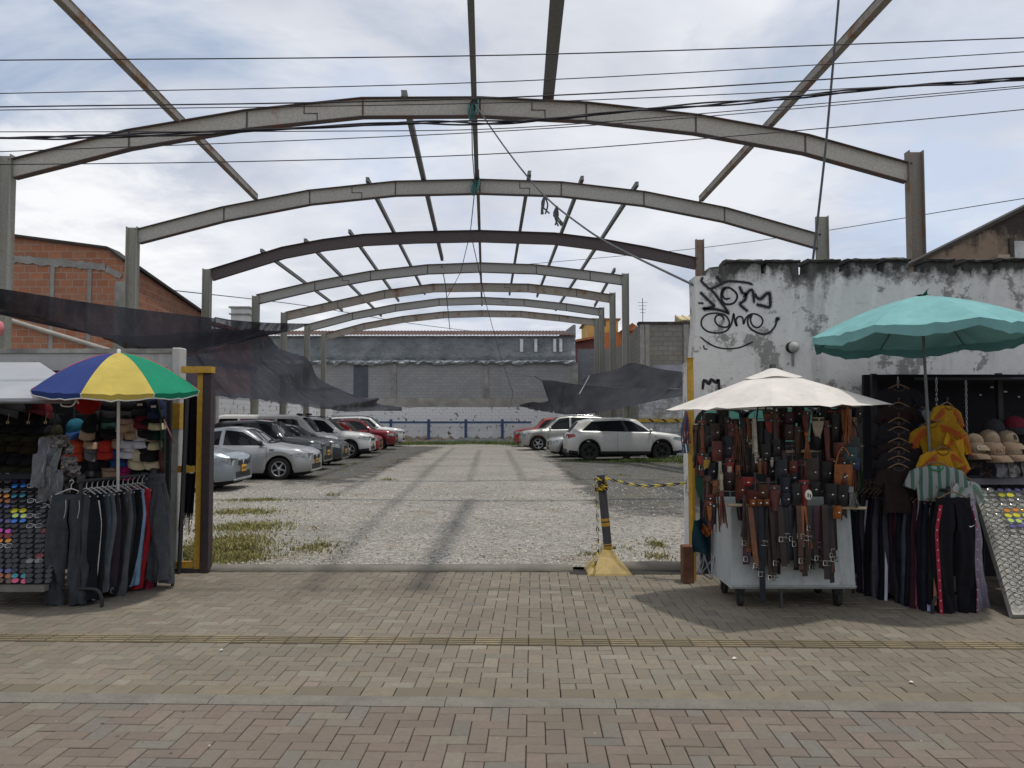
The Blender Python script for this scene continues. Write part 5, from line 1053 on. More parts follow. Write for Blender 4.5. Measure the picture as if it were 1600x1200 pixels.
# ------------------------------------------------------------------ caps
def cap_mesh(down=.35):
    cr = MB(); n = 18
    def f(u, v):
        th = 2*pi*u; ph = pi/2*v; rx, ry, rz = .088, .098, .105; k = cos(ph)**.8
        return V((rx*k*cos(th), ry*k*sin(th), rz*sin(ph)**.92+.004*cos(th*6)*k*(1-v)*0))
    cr.grid(f, n, 8, closed=True); cr.ellip((0, 0, .105), (.010, .010, .006), 8, 5)
    br = MB()
    def g(u, v):
        th = -pi/2+(u-.5)*pi*.86; r0x, r0y = .088, .098; ex = .085*v*cos((u-.5)*pi*.95)**.6 if abs(u-.5) < .5 else 0
        x, y = r0x*cos(th), r0y*sin(th)-ex; return V((x*(1+.06*v), y, -.004-down*.14*v*v-.30*x*x*(3*v)))
    br.grid(g, 16, 5); q = [V(p)-V((0, 0, .006)) for p in br.v]; br.add(q, [tuple(reversed(f_)) for f_ in br.f[:80]], 0, True)
    return cr, br
def cap(name, lab, colr, px, py, Y, yaw=0, pitch=0, roll=0, brimc=None, under=None, logo=None, s=1.0, group=None):
    o = thing(name, lab, 'cap', (0, 0, 0), group); cr, br = cap_mesh()
    cr.build('crown', Mcloth('cap_%.2f_%.2f_%.2f' % colr, colr, .9, .12), o); bc = brimc or colr; br.build('brim', Mcloth('cap_%.2f_%.2f_%.2f' % bc, bc, .9, .12), o)
    if logo:
        kind, lc = logo; mm = M('logo_%.2f' % lc[0], lc, .8)
        if kind == 'bar':
            mb = MB(); mb.grid(lambda u, v: V((.05*(u-.5), -.1005*sqrt(max(.1, 1-(.05*(u-.5)/.09)**2-((.035+.022*v)/.125)**2))-.002, .035+.022*v)), 6, 3); mb.build('badge', mm, o)
        else: text_on(kind, mm, o, .062, V((0, -.0975, .028)), R(75))
    o.location = P(px, py, Y); o.rotation_euler = (pitch, roll, yaw); o.scale = (s, s, s); return o
def text_on(txt, mm, parent, size, loc, rx=pi/2, ext=.002):
    cu = bpy.data.curves.new('lettering', 'FONT'); cu.body = txt; cu.size = size; cu.extrude = ext; cu.align_x = 'CENTER'
    tmp = bpy.data.objects.new('tmp', cu); COL.objects.link(tmp); dg = bpy.context.evaluated_depsgraph_get(); me = bpy.data.meshes.new_from_object(tmp.evaluated_get(dg)); bpy.data.objects.remove(tmp)
    ob = bpy.data.objects.new('lettering', me); COL.objects.link(ob); me.materials.clear(); me.materials.append(mm); ob.parent = parent; ob.location = loc; ob.rotation_euler = (rx, 0, 0); return ob
CN = {'black': (.012, .012, .015), 'dark grey': (.035, .035, .04), 'grey': (.15, .15, .155), 'beige': (.36, .25, .17), 'cream': (.48, .42, .28), 'white': (.50, .50, .55), 'red': (.42, .035, .025), 'orange-red': (.5, .07, .03), 'navy blue': (.015, .025, .06), 'blue': (.02, .06, .18), 'teal blue': (.02, .12, .18), 'magenta': (.28, .02, .12), 'maroon': (.13, .015, .03), 'dark green': (.01, .03, .025), 'brown': (.06, .04, .025), 'pinkish beige': (.34, .21, .17)}
caps = [  # colour, px, py, brim colour, logo, yaw
 [('dim grey', 20, 636), ('maroon', 64, 640)],
 [('red', 135, 634)],
]
YCAP = 8.02
rows = [
 (632, [('black', 172, None, None), ('black', 196, None, None), ('black', 222, None, 'bar'), ('navy blue', 245, None, 'bar')]),
 (652, [('black', 150, None, None), ('dark green', 172, None, None), ('pinkish beige', 197, 'beige', None), ('maroon', 224, 'maroon', None), ('black', 245, 'cream', None)]),
 (664, [('teal blue', 119, 'blue', None), ('black', 142, 'beige', None), ('black', 172, None, 'bar'), ('pinkish beige', 208, 'beige', None), ('black', 229, None, None), ('dark green', 243, None, None)]),
 (680, [('orange-red', 117, 'beige', None), ('black', 147, 'beige', None), ('beige', 190, 'pinkish beige', None), ('navy blue', 205, 'white', None), ('white', 221, 'white', None), ('beige', 238, 'cream', None)]),
 (697, [('orange-red', 121, 'orange-red', None), ('grey', 146, 'grey', None), ('red', 167, 'red', None), ('white', 204, 'white', None), ('black', 232, None, None)]),
 (710, [('orange-red', 112, 'beige', None), ('black', 140, None, None), ('black', 165, None, 'bar'), ('blue', 186, 'blue', None), ('cream', 215, 'cream', None), ('black', 238, 'cream', 'bar')]),
 (726, [('grey', 110, 'grey', None), ('dark grey', 148, 'dark grey', None), ('beige', 173, 'beige', None), ('magenta', 197, 'magenta', None), ('black', 220, None, None)]),
 (742, [('grey', 104, None, None), ('dark grey', 130, None, None), ('black', 155, None, None), ('black', 180, None, None)]),
]
rn = random.Random(21)
for ri, (py, rw_) in enumerate(rows):
    cnt = 0
    for (c_, px, br, lg) in rw_:
        cnt += 1; col_ = CN[c_]; lab = '%s cap%s, %s from the awning in the %s wall row' % (c_, ' with %s brim' % br if br and br != c_ else '', ORD[cnt-1], ORD[ri])
        cap('cap', lab, col_, px, py+6, YCAP-.10-rn.uniform(0, .05), yaw=R(rn.uniform(5, 38)), pitch=R(rn.uniform(6, 20)), roll=R(rn.uniform(-8, 8)), brimc=CN[br] if br else None, logo=('bar', (.5, .5, .5)) if lg else None, s=1.0, group='caps hung on the left stall wall')
cap('cap', 'bright red cap hung on end by its strap under the grey awning edge', CN['red'], 137, 628, 7.7, yaw=R(20), pitch=R(-78), roll=R(25), s=1.35, group='caps hung on the left stall wall')
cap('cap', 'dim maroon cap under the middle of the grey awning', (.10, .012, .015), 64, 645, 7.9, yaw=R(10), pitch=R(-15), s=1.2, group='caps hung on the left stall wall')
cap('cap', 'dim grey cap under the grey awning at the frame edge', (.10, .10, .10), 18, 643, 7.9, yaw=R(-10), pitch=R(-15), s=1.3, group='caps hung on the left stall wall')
k = 0
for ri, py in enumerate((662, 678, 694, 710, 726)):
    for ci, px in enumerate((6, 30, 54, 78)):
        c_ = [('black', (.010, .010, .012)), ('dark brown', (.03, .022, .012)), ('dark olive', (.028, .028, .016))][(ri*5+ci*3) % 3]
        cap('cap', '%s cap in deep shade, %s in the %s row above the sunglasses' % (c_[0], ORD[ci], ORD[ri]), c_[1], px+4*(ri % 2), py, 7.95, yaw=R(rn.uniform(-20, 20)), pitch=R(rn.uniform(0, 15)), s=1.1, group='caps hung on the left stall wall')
for px in (12, 44, 71):
    p_ = P(px, 660, 7.6); mb = MB(); mb.tube([p_+V((.012*cos(a), 0, .012*sin(a))) for a in [j*pi/6 for j in range(13)]], .004, 5); mb.tube([p_+V((0, 0, .012)), p_+V((0, .02, .09))], .003, 4)
    tag(mb.build('hook', M('brass_ring', (.5, .45, .25), .35, .6)), 'small brass ring hook under the grey awning', 'hook', 'brass rings under the grey awning')
# stall shell
sb = thing('cap_stall', 'dark street stall frame carrying the caps, with a slatted back panel', 'stall', (-5.5, 8.2, 0))
xl, xrr = -8.4, P(262, 700, 8.15).x
mb = MB(); mb.box(((xl+xrr)/2, 8.22, 1.12), (xrr-xl, .05, 2.1)); mb.build('back_panel', m_navy, sb)
for x in (xl, -5.6, P(103, 700, 8).x, xrr-.03): mb = MB(); mb.tube([(x, 8.13, 0), (x, 8.13, 2.2)], .018, 6); mb.build('upright', m_iron, sb)
for z in (.95, 1.2, 1.45, 1.7, 1.95): mb = MB(); mb.tube([(xl, 8.16, z), (xrr, 8.16, z)], .005, 5); mb.build('rail', m_iron, sb)
mb = MB(); mb.box(((xl-4.55)/2-.1, 7.75, 1.10), (-4.4-xl, .75, .04)); mb.build('counter', m_navy, sb)
# grey folding awning
aw = thing('awning', 'flat grey sheet awning tilted up over the sunglasses board', 'awning', (-6, 7.4, 1.9))
A0, A1, B0_, B1 = P(-700, 566, 8.1), P(62, 566, 8.1), P(-700, 624, 6.95), P(113, 622, 6.95); C1 = P(122, 606, 7.15)
mb = MB(); top = [A0, A1, C1, B1, B0_]; mb.add(top+[p-V((0, 0, .03)) for p in top], [(0, 4, 3, 2, 1), (5, 6, 7, 8, 9)]+[(i, (i+1) % 5, 5+(i+1) % 5, 5+i) for i in range(5)]); mb.build('sheet', M('awning_grey', (.30, .315, .335), .5, var=.12, sc=2), aw)
mb = MB()
for a, b in ((A0, A1), (B0_, B1), (B1, C1), (C1, A1)): mb.tube([a-V((0, 0, .035)), b-V((0, 0, .035))], .018, 6)
mb.build('frame', M('awning_frame', (.10, .105, .11), .5), aw)
mb = MB(); h = P(95, 631, 6.95); mb.tube(smooth_pts([h, h+V((.02, 0, -.02)), h+V((.10, 0, -.02)), h+V((.14, 0, .03)), h+V((.16, 0, .0))], 4), .008, 6); mb.build('hook', m_alu, aw)
# ------------------------------------------------------------------ sunglasses
def glasses_mesh():
    fr, ln = MB(), MB()
    for s_ in (-1, 1):
        ring = []
        for j in range(13):
            a = 2*pi*j/12; ring.append(V((s_*.036+.029*cos(a)*(1+.08*cos(a)), -.008*abs(cos(a))*0, .021*sin(a)*(1.05 if sin(a) > 0 else .95))))
        fr.tube(ring, .0028, 5, cap=False); ln.add([r_+V((0, .0, 0)) for r_ in ring[:-1]]+[V((s_*.036, -.006, 0))], [(j, (j+1) % 12, 12) for j in range(12)], 0, True)
        fr.tube([V((s_*.066, 0, .012)), V((s_*.071, .01, .010)), V((s_*.07, .09, .006))], .0028, 5)
    fr.tube([V((-.010, 0, .008)), V((0, -.004, .011)), V((.010, 0, .008))], .003, 5)
    return fr, ln
def glass_proto(frc, lnc, rough=.12, alpha=1.0):
    fr, ln = glasses_mesh(); key = '%.2f_%.2f_%.2f' % lnc
    o = fr.build('sunglasses', M('frame_%.2f_%.2f' % frc[:2], frc, .3), None, origin=(0, 0, 0))
    m = M('lens_'+key, lnc, rough, .3, spec=.7)
    if alpha < 1: m = m.copy(); m.node_tree.nodes['Principled BSDF'].inputs['Alpha'].default_value = alpha
    l = ln.build('lens', m, None, origin=(0, 0, 0)); l.parent = o; return o
BL = (.012, .012, .014)
SG = {'black': (BL, (.015, .016, .02)), 'pink': ((.5, .3, .3), (.55, .3, .32)), 'mirror blue': (BL, (.02, .18, .6)), 'orange': (BL, (.6, .22, .02)), 'yellow': ((.35, .4, .02), (.6, .5, .02)), 'lime yellow': ((.05, .15, .45), (.5, .6, .05)), 'violet': (BL, (.08, .07, .22)), 'magenta': (BL, (.5, .05, .35)), 'red framed': ((.35, .03, .03), (.12, .02, .02)), 'amber': ((.10, .03, .02), (.28, .09, .02)), 'teal': (BL, (.02, .2, .25)), 'white framed': ((.5, .5, .5), (.03, .03, .035)), 'grey gradient': ((.2, .2, .2), (.16, .15, .15)), 'hot pink': ((.12, .03, .05), (.5, .06, .14)), 'brown': ((.04, .03, .02), (.09, .05, .03))}
proto = {}
def board(o_t, u_, v_, nrm, spec, group, rowname):
    pass
T0b, T1b, Bb0, Bb1 = P(-60, 742, 7.55), P(97, 742, 7.55), P(-60, 914, 6.78), P(76, 914, 6.78)
bd = thing('display_board', 'slanted black board crowded with rows of sunglasses', 'display board', (-5, 7.1, 0))
nn = (T1b-T0b).cross(Bb0-T0b).normalized(); nn = nn if nn.y < 0 else -nn
mb = MB(); q = [T0b, T1b, Bb1, Bb0]; mb.add([p-nn*.004 for p in q]+[p-nn*.03 for p in q], [(0, 1, 2, 3), (7, 6, 5, 4)]+[(i, (i+1) % 4, 4+(i+1) % 4, 4+i) for i in range(4)]); mb.build('panel', M('board_black', (.018, .018, .02), .8), bd)
mb = MB(); c_ = (Bb0+Bb1)/2; mb.box((c_.x, c_.y-.03, c_.z-.02), ((Bb1-Bb0).length, .07, .05)); mb.build('ledge', M('ledge_grey', (.13, .125, .11), .7), bd)
for x in (Bb1.x-.1, Bb0.x+.1):
    MB().tube([(x, 6.95, 0), (x, 6.85, .25)], .02, 6).build('leg', m_iron, bd); MB().tube([(x, 7.7, 0), (x, 7.6, 1.0)], .02, 6).build('leg', m_iron, bd)
special = {(0, 0): 'pink', (0, 3): 'black', (1, 0): 'grey gradient', (1, 1): 'violet', (2, 1): 'mirror blue', (2, 2): 'white framed', (4, 1): 'teal', (4, 0): 'orange', (5, 0): 'amber', (5, 2): 'white framed', (6, 0): 'violet', (7, 1): 'yellow', (8, 1): 'lime yellow', (8, 2): 'white framed', (9, 1): 'mirror blue', (9, 0): 'violet', (10, 2): 'white framed', (11, 0): 'magenta', (11, 3): 'red framed', (12, 0): 'red framed', (13, 0): 'orange', (6, 3): 'white framed', (14, 0): 'white framed', (16, 3): 'red framed', (17, 2): 'grey gradient', (20, 0): 'amber', (20, 1): 'teal', (21, 0): 'brown', (21, 1): 'hot pink', (19, 0): 'violet', (3, 0): 'grey gradient', (3, 3): 'grey gradient'}
NR = 22; cols = [(-44, -37), (-21, -16), (3, 6), (27, 27), (49, 50), (71, 70), (90, 0)]
colx = [(-22, -14), (6, 9), (31, 32), (56, 54), (79, 70)]
def sgl(o, loc, rot, s):
    o.location = loc; o.rotation_euler = rot; o.scale = (s, s, s)
slant = math.atan2(T0b.z-Bb0.z, T0b.y-Bb0.y)
for r_ in range(NR):
    v = (r_+.5)/NR; py = 742+(914-742)*v
    for ci, (pa, pb_) in enumerate(colx):
        px = pa+(pb_-pa)*v; Yv = 7.55+(6.78-7.55)*v; kind = special.get((r_, ci-1), 'black')
        if kind not in proto: proto[kind] = glass_proto(*SG[kind]); o = proto[kind]
        else: o = dup(proto[kind])
        if kind == 'black': lab = 'plain black sunglasses among the many on the slanted black board'
        else: lab = '%s sunglasses on the slanted black board, %s row, %s column' % (kind, ORD[r_], ORD[ci])
        tag(o, lab, 'sunglasses', 'sunglasses on the slanted black board')
        sgl(o, P(px+rn.uniform(-1, 1), py, Yv)+nn*.028, (-(pi/2-slant)+R(rn.uniform(0, 10)), R(rn.uniform(-4, 4)), R(rn.uniform(-4, 4))), 1.12)
# ------------------------------------------------------------------ shiny packets
t = NT('foil_packet'); x, y, z = t.xyz(); f = t.noise(6, 4); f2 = t.noise(1.0, 6, .65, co=t.comb(t.math('MULTIPLY', x, 38.0), t.math('MULTIPLY', y, 20.0), t.math('MULTIPLY', z, 7.0))); k_ = t.ramp(f2, .58, .74); m_foil = t.fin(t.mix(k_, t.mix(f, (.05, .055, .065), (.17, .17, .185)), (.36, .36, .38)), .2, .2, .6); t.bump(f2, 1.0, .03)  # pale vertical streaks paint the plastic's sheen into the colour
t = NT('pouch_packet'); f2 = t.noise(19, 4, .6); m_pk = t.fin(t.mix(t.ramp(f2, .48, .7), (.04, .036, .036), t.mix(t.noise(9, 2), (.20, .12, .09), (.30, .30, .32))), .18, .15, .6); t.bump(t.noise(28, 4), 1.0, .015)
def packet(lab, px, py, Y, w_, h_, m, yaw=0, lean=0, group=None, seed=0):
    rr = random.Random(seed); o1, o2 = rr.uniform(0, 6), rr.uniform(0, 6); mb = MB()
    for s_ in (-1, 1): mb.grid(lambda u, v: V((w_*(u-.5)*(1-.08*sin(pi*v)), s_*.016*sin(pi*u)*sin(pi*v)+.008*sin(u*9+o1)*sin(v*11+o2), h_*(v-.5)+.006*sin(u*14+o1))), 9, 10)
    o = mb.build('packet', m, None, origin=(0, 0, 0)); o.location = P(px, py, Y); o.rotation_euler = (lean, 0, yaw); return tag(o, lab, 'packet', group)
for i, (px, py, w_, h_) in enumerate(((70, 705, .16, .34), (84, 715, .2, .36), (72, 755, .16, .4), (88, 760, .2, .40), (102, 688, .12, .13), (106, 703, .13, .12), (108, 721, .14, .12), (113, 736, .16, .12), (104, 748, .15, .14), (98, 770, .14, .16), (92, 690, .14, .14), (60, 735, .12, .4))):
    big = h_ > .3
    packet('%s packet, %s from the top of the hanging bunch beside the cap wall' % ('long clear plastic' if big else 'glossy printed', ORD[i]), px, py, 7.25-.03*(i % 4), w_*1.05, h_*.78, m_foil if big else m_pk, R(rn.uniform(-30, 30)), R(rn.uniform(-15, 10)), 'plastic packets hung beside the caps', i)
p_ = P(85, 680, 7.3); mb = MB(); mb.tube([(p_.x, 7.3, 2.0), (p_.x, 7.3, p_.z-.5)], .006, 5); tag(mb.build('hanging_strap', m_iron), 'dark strap carrying the bunch of plastic packets', 'strap')
# printed banner at the stall end
t = NT('printed_banner'); x, y, z = t.xyz(); g = t.ramp(t.math('ADD', z, t.math('MULTIPLY', t.noise(5, 4), .25)), .36, .44); g2 = t.ramp(t.math('ADD', t.math('ADD', z, t.math('MULTIPLY', x, -1.2)), t.math('MULTIPLY', t.noise(8, 3), .06)), .68, .70)
cb2 = t.mix(g2, t.mix(g, t.mix(t.ramp(t.noise(14, 4), .4, .6), (.07, .02, .028), (.16, .05, .055)), t.mix(t.noise(10, 4), (.03, .08, .035), (.10, .17, .08))), (.17, .15, .20)); m_ban = t.fin(cb2, .6)
a, b = P(238, 612, 8.1), P(272, 745, 8.0); mb = MB(); mb.grid(lambda u, v: V((a.x+(b.x-a.x)*u*(.8+.25*v), 8.1-.35*u+.015*sin(v*9+u*5), b.z+(a.z-b.z)*(1-v))), 10, 12)
ban = tag(mb.build('printed_banner', m_ban), 'printed purple and green banner at the end of the cap stall', 'banner')
mb = MB(); mb.tube([P(236, 612, 8.05), P(272, 692, 7.72)], .009, 6); mb.build('edge_piping', M('piping_maroon', (.16, .06, .07)), ban)
# ------------------------------------------------------------------ joggers on the rail
def trousers_mesh(w_=.40, L=.98, thick=.05, flare=1.0, sway=0.0, seed=0, gather=0.0):
    """front and back sheets of each leg, one flat piece above the crotch and two tubes below it"""
    rr = random.Random(seed); p1, p2, p3, p4 = [rr.uniform(0, 6) for _ in range(4)]; mb = MB(); cr = .28
    for sd in (-1, 1):
        for fb in (-1, 1):
            def f(u, v):
                z = -L*v; k = max(0, min(1, (v-cr+.10)/.16)); k = k*k*(3-2*k); hip = min(1, v/.22)
                ow = w_/2*(.80+.22*hip)*(1-.13*flare*max(0, v-.28)/.72); gap = .004+.045*w_*k*max(0, v-.25)*flare
                x = gap+(ow-gap)*u; e1 = sqrt(max(0, 1-u*u)); e2 = sqrt(max(0, 1-((u-.5)/.5)**2))
                pr = (e1*(1-k)+e2*k); th = thick*(.5+.5*min(1, v/.2))*(1-.15*v)
                fold = .015*sin(u*13+p1+5*v+sd+1.5*sin(v*7+p4))*min(1, v*2+.25)*pr+.012*sin(z*9+p2+u*3)*pr*min(1, v*2)+.010*sin(z*31+p3+u*5)*pr*max(0, v-.55)*2
                return V((sd*x+sway*v**1.5+.012*sin(z*6+p4)*v, fb*th*pr+fold*(1 if fb < 0 else .6), z+.012*sin(u*4+p1)*v))
            mb.grid(f, 12, 26)
    wb = MB(); n = 22; rows = [[V((w_/2*.815*cos(2*pi*k/n), thick*.6*sin(2*pi*k/n), .035-.045*q+.003*sin(k*2.2))) for k in range(n)] for q in (0, 1)]; vs = [p for r_ in rows for p in r_]; wb.add(vs, [(k, (k+1) % n, n+(k+1) % n, n+k) for k in range(n)], 0, True)
    return mb, wb
def stripe_mesh(w_, L, side, sway, wd=.02, thick=.05):
    mb = MB(); m = 16
    def f(u, v):
        z = -.02-L*.97*v; fz = v; hw_ = w_/2*(.80+.22*min(1, fz/.22))*(1-.13*max(0, fz-.28)/.72); x = side*(hw_-.008-wd*u)+sway*fz**1.5
        return V((x, -thick*(.55+.35*u)-.010, z))
    return mb.grid(f, 2, m)
def trousers(lab, colr, loc, yaw, w_=.40, L=.98, sway=0, seed=0, stripe=None, group=None, hanger=True, flare=1.0, cname=None, hg=None, thick=.05, ties=None, nm='joggers'):
    o = thing(nm, lab, 'trousers', (0, 0, 0), group); mb, wb = trousers_mesh(w_, L, thick, flare, sway, seed); mm = Mcloth('jersey_%.3f_%.3f_%.3f' % colr, colr, .95, .2)
    b_ = mb.build('legs', mm, o); wb.build('waistband', mm, o)
    for (sd, sc_) in stripe or (): stripe_mesh(w_, L, sd, sway).build('side_stripe', M('stripe_%.2f_%.2f_%.2f' % sc_, sc_, .9), b_)
    if ties:
        mb = MB()
        for e in ties: mb.tube(smooth_pts([(e, -.045, -.01), (e+.01, -.058, -.09), (e-.005, -.058, -.17)], 3), .004, 5)
        mb.build('drawstring', M('drawstring', (.3, .3, .3)), o)
    o.location = loc; o.rotation_euler = (0, 0, yaw)
    if hanger:
        h_ = MB(); h_.tube(smooth_pts([(-w_*.42, 0, .015), (-w_*.2, 0, .055), (0, 0, .085), (w_*.2, 0, .055), (w_*.42, 0, .015)], 3), .006, 5)
        h_.tube(smooth_pts([(0, 0, .08), (0, 0, .12), (.02, 0, .145), (.005, 0, .165), (-.018, 0, .15)], 4), .004, 5)
        ho = h_.build('clothes_hanger', hg or m_alu, None, origin=(0, 0, 0)); ho.location = loc; ho.rotation_euler = (0, 0, yaw); tag(ho, cname, 'hanger', 'hangers on the clothes rails')
    return o
rk = thing('clothes_rack', 'black steel clothes rack loaded with grey joggers under the rainbow umbrella', 'rack', tuple(G(125, 935)))
RA, RB = V((P(127, 745, 6.87).x, 6.87, 1.10)), V((P(240, 735, 7.72).x, 7.72, 1.10)); fa = RB-RA; fx_ = V((fa.y, -fa.x, 0)).normalized()
mb = MB(); mb.tube([RA-fa*.04, RB+fa*.04], .016, 8); mb.build('rail', m_iron, rk)
for e in (RA, RB):
    mb = MB(); mb.tube([(e.x, e.y, .15), (e.x, e.y, e.z+.03)], .017, 8); mb.lathe([(.03, -.03), (.034, .03), (.0, .035)], (e.x, e.y, e.z+.03), 10); mb.build('upright', m_iron, rk)
    mb = MB(); d = V((1, -.10, 0)); q = [e+d*.22, e+d*.19, e+d*-.19, e+d*-.22]; mb.tube(smooth_pts([(q[0].x, q[0].y, 0), (q[0].x, q[0].y, .07), (q[1].x-.02, q[1].y, .15), (e.x, e.y, .155), (q[2].x+.02, q[2].y, .15), (q[3].x, q[3].y, .07), (q[3].x, q[3].y, 0)], 4), .016, 8); mb.build('foot', m_iron, rk)
jc = [('charcoal', (.040, .045, .052), None), ('black', (.010, .011, .014), None), ('black with white side lines', (.012, .012, .015), (.6, .6, .62)), ('slate blue', (.055, .07, .085), None), ('light slate', (.09, .105, .12), None), ('dark plum', (.03, .022, .028), None), ('black with grey line', (.012, .013, .017), (.2, .2, .22)), ('steel grey', (.075, .08, .088), None), ('charcoal with white line', (.03, .032, .038), (.5, .5, .55)), ('black', (.010, .011, .014), None), ('sky blue patterned', (.16, .26, .38), None), ('bright red', (.32, .02, .03), None), ('white dotted maroon', (.2, .1, .12), (.45, .4, .4)), ('crimson', (.25, .02, .05), None), ('dark grey', (.04, .042, .045), None)]
NJ = len(jc)
for i, (nm, c_, sp_) in enumerate(jc):
    f = (i+.6)/NJ; e = RA.lerp(RB, f); w_ = .42 if i == 0 else .36
    loc = e+V((-.115 if i == 0 else -.03-.0*i+.03*f, 0, -.155)); 
    trousers('%s joggers, %s from the street end under the rainbow parasol' % (nm, ORD[i]), c_, loc, R(rn.uniform(-12, 4))-(.0 if i == 0 else R(14)), w_, .92+rn.uniform(-.08, .03), sway=-.05-.05*f+rn.uniform(-.05, .04) if i else -.03, seed=i, stripe=[(1, sp_)] if sp_ else None, group='joggers on the rack under the rainbow umbrella', cname='metal hanger carrying the %s pair of joggers under the rainbow umbrella' % ORD[i], ties=(-.02, .1) if i == 0 else None)
trousers('long grey joggers draped widest at the gate end of the rack', (.06, .065, .07), RB+V((.02, -.05, -.02)), R(-20), .36, 1.02, sway=.12, seed=31, group='joggers on the rack under the rainbow umbrella', hanger=False, thick=.08)
trousers('second grey joggers bunched beneath the rack at its gate end', (.05, .052, .06), RB+V((.07, -.16, -.08)), R(-28), .28, .92, sway=.10, seed=37, group='joggers on the rack under the rainbow umbrella', hanger=False, thick=.07)
# rainbow umbrella
mr, mbl, my, mg = Mfab('nylon_red', (.55, .05, .06)), Mfab('nylon_blue', (.035, .06, .22)), Mfab('nylon_yellow', (.62, .49, .12)), Mfab('nylon_green', (.015, .27, .15))
b0 = V((P(187, 760, 7.3).x, 7.3, 0)); tp_ = P(200, 549, 7.25)
tl = (R(5.5), math.atan2(tp_.x-b0.x, tp_.z), 0)
umbrella('parasol', 'rainbow parasol with yellow, green, blue and red panels', b0, .725, tp_.z-.345, .33, 8, [my, mg, mr, mbl, my, mg, mr, mbl], -pi/2-pi/8+R(27), tl, val=.055, pipe=M('white_piping', (.6, .6, .6)), polem=m_alu, poler=.014, finial=(.016, .035, M('white_cap', (.6, .6, .6))), droop=1.75, scal=.25, panelnames=['yellow panel', 'green panel', 'red panel', 'blue panel'])
# ------------------------------------------------------------------ leather cart
m_cart = Mpeel('cart_white', (.40, .425, .42), (.20, .21, .22), (.10, .10, .10), 5.0, (.60, .66), .2)
ct = thing('vendor_cart', 'dented pale vendor cart on castors hung with leather goods', 'cart', (2.5, 7.1, 0))
fl, frr, blk = V((P(1143, 915, 6.8).x, 6.8)), V((P(1337, 912, 6.8).x, 6.8)), V((P(1110, 820, 7.5).x, 7.5)); z0c, z1c = .17, .90
br_ = V((frr.x+.05, 7.5)); mb = MB(); q = [fl, frr, br_, blk]; tq = [V((p.x+(.012 if i in (0, 3) else -.03), p.y+(.02 if i < 2 else 0))) for i, p in enumerate(q)]
mb.add([(p.x, p.y, z0c) for p in q]+[(p.x, p.y, z1c) for p in tq], [(0, 1, 5, 4), (1, 2, 6, 5), (2, 3, 7, 6), (3, 0, 4, 7), (4, 5, 6, 7), (3, 2, 1, 0)]); mb.build('body', m_cart, ct)
mb = MB(); mb.tube([(q[0].x-.0, 6.79, z0c+.02), (q[1].x, 6.79, z0c+.02)], .012, 6); mb.build('lower_trim', M('trim_grey', (.25, .26, .26), .5), ct)
for x, y in ((fl.x+.1, 6.9), (frr.x-.12, 6.9), (fl.x+.1, 7.4), (frr.x-.1, 7.4)):
    mb = MB(); mb.lathe([(0, -.02), (.06, -.02), (.065, -.012), (.065, .012), (.06, .02), (0, .02)], (x, y, .066), 16, axis='x'); cs = mb.build('castor', m_tyre, ct)
    mb = MB(); mb.box((x, y, .135), (.07, .06, .05)); mb.box((x-.027, y, .09), (.008, .04, .1)); mb.box((x+.027, y, .09), (.008, .04, .1)); mb.build('bracket', m_iron, cs)
mb = MB(); mb.tube([P(1136, 789, 6.72), P(1353, 794, 6.72)], .014, 8); rod = tag(mb.build('wooden_rod', M('rod_wood', (.42, .33, .22), .7, sc=30)), 'long wooden rod across the cart front carrying the belts', 'rod')
m_wire_ = M('wire_white', (.4, .4, .4), .5)
gd = thing('wire_grid', 'white wire grid panel standing on the leather cart', 'grid', (2.5, 7.2, .9)); mb = MB(); g0, g1 = P(1100, 640, 7.15), P(1338, 790, 7.15)
for k in range(13): x = g0.x+(g1.x-g0.x)*k/12; mb.tube([(x, 7.15, .9), (x, 7.15, g0.z)], .003, 4)
for k in range(11): z = .9+(g0.z-.9)*k/10; mb.tube([(g0.x, 7.15, z), (g1.x, 7.15, z)], .003, 4)
mb.build('grid_wire', m_wire_, gd); mb = MB()
for x in (g0.x, g1.x): mb.tube([(x, 7.18, .88), (x, 7.18, g0.z+.03)], .012, 6)
mb.tube([(g0.x, 7.18, g0.z+.03), (g1.x, 7.18, g0.z+.03)], .012, 6); mb.build('frame', m_iron, gd)
bars = MB(); bars.tube([P(1224, 706, 6.95), P(1292, 704, 6.95)], .014, 8); tag(bars.build('wooden_rod', M('rod_wood', (.42, .33, .22))), 'short pale rod half way up the leather display', 'rod')
LC0 = {'black': (.012, .012, .015), 'navy': (.014, .018, .03), 'dark brown': (.03, .016, .013), 'brown': (.075, .03, .016), 'tan': (.20, .075, .025), 'orange-tan': (.30, .095, .02), 'red-brown': (.11, .022, .015), 'red': (.25, .025, .025), 'cream': (.42, .36, .27), 'grey': (.18, .18, .18), 'olive': (.035, .035, .02), 'teal': (.015, .05, .06), 'plum': (.05, .016, .03), 'blue': (.02, .04, .10), 'ivory': (.5, .47, .4), 'yellow': (.4, .26, .03)}
LC = {k_: sc3(v_, .72) for k_, v_ in LC0.items()}
def leath(c_):
    k = 'leather_'+c_
    if k in _M: return _M[k]
    t = NT(k); c = LC[c_]; f = t.noise(14, 5); t.bump(t.noise(80, 3), .25, .004); _M[k] = t.fin(t.mix(t.ramp(f, .3, .7), sc3(c, .7), sc3(c, 1.35)), .48, 0, .4); return _M[k]
m_buck = M('buckle_steel', (.45, .44, .4), .25, .9)
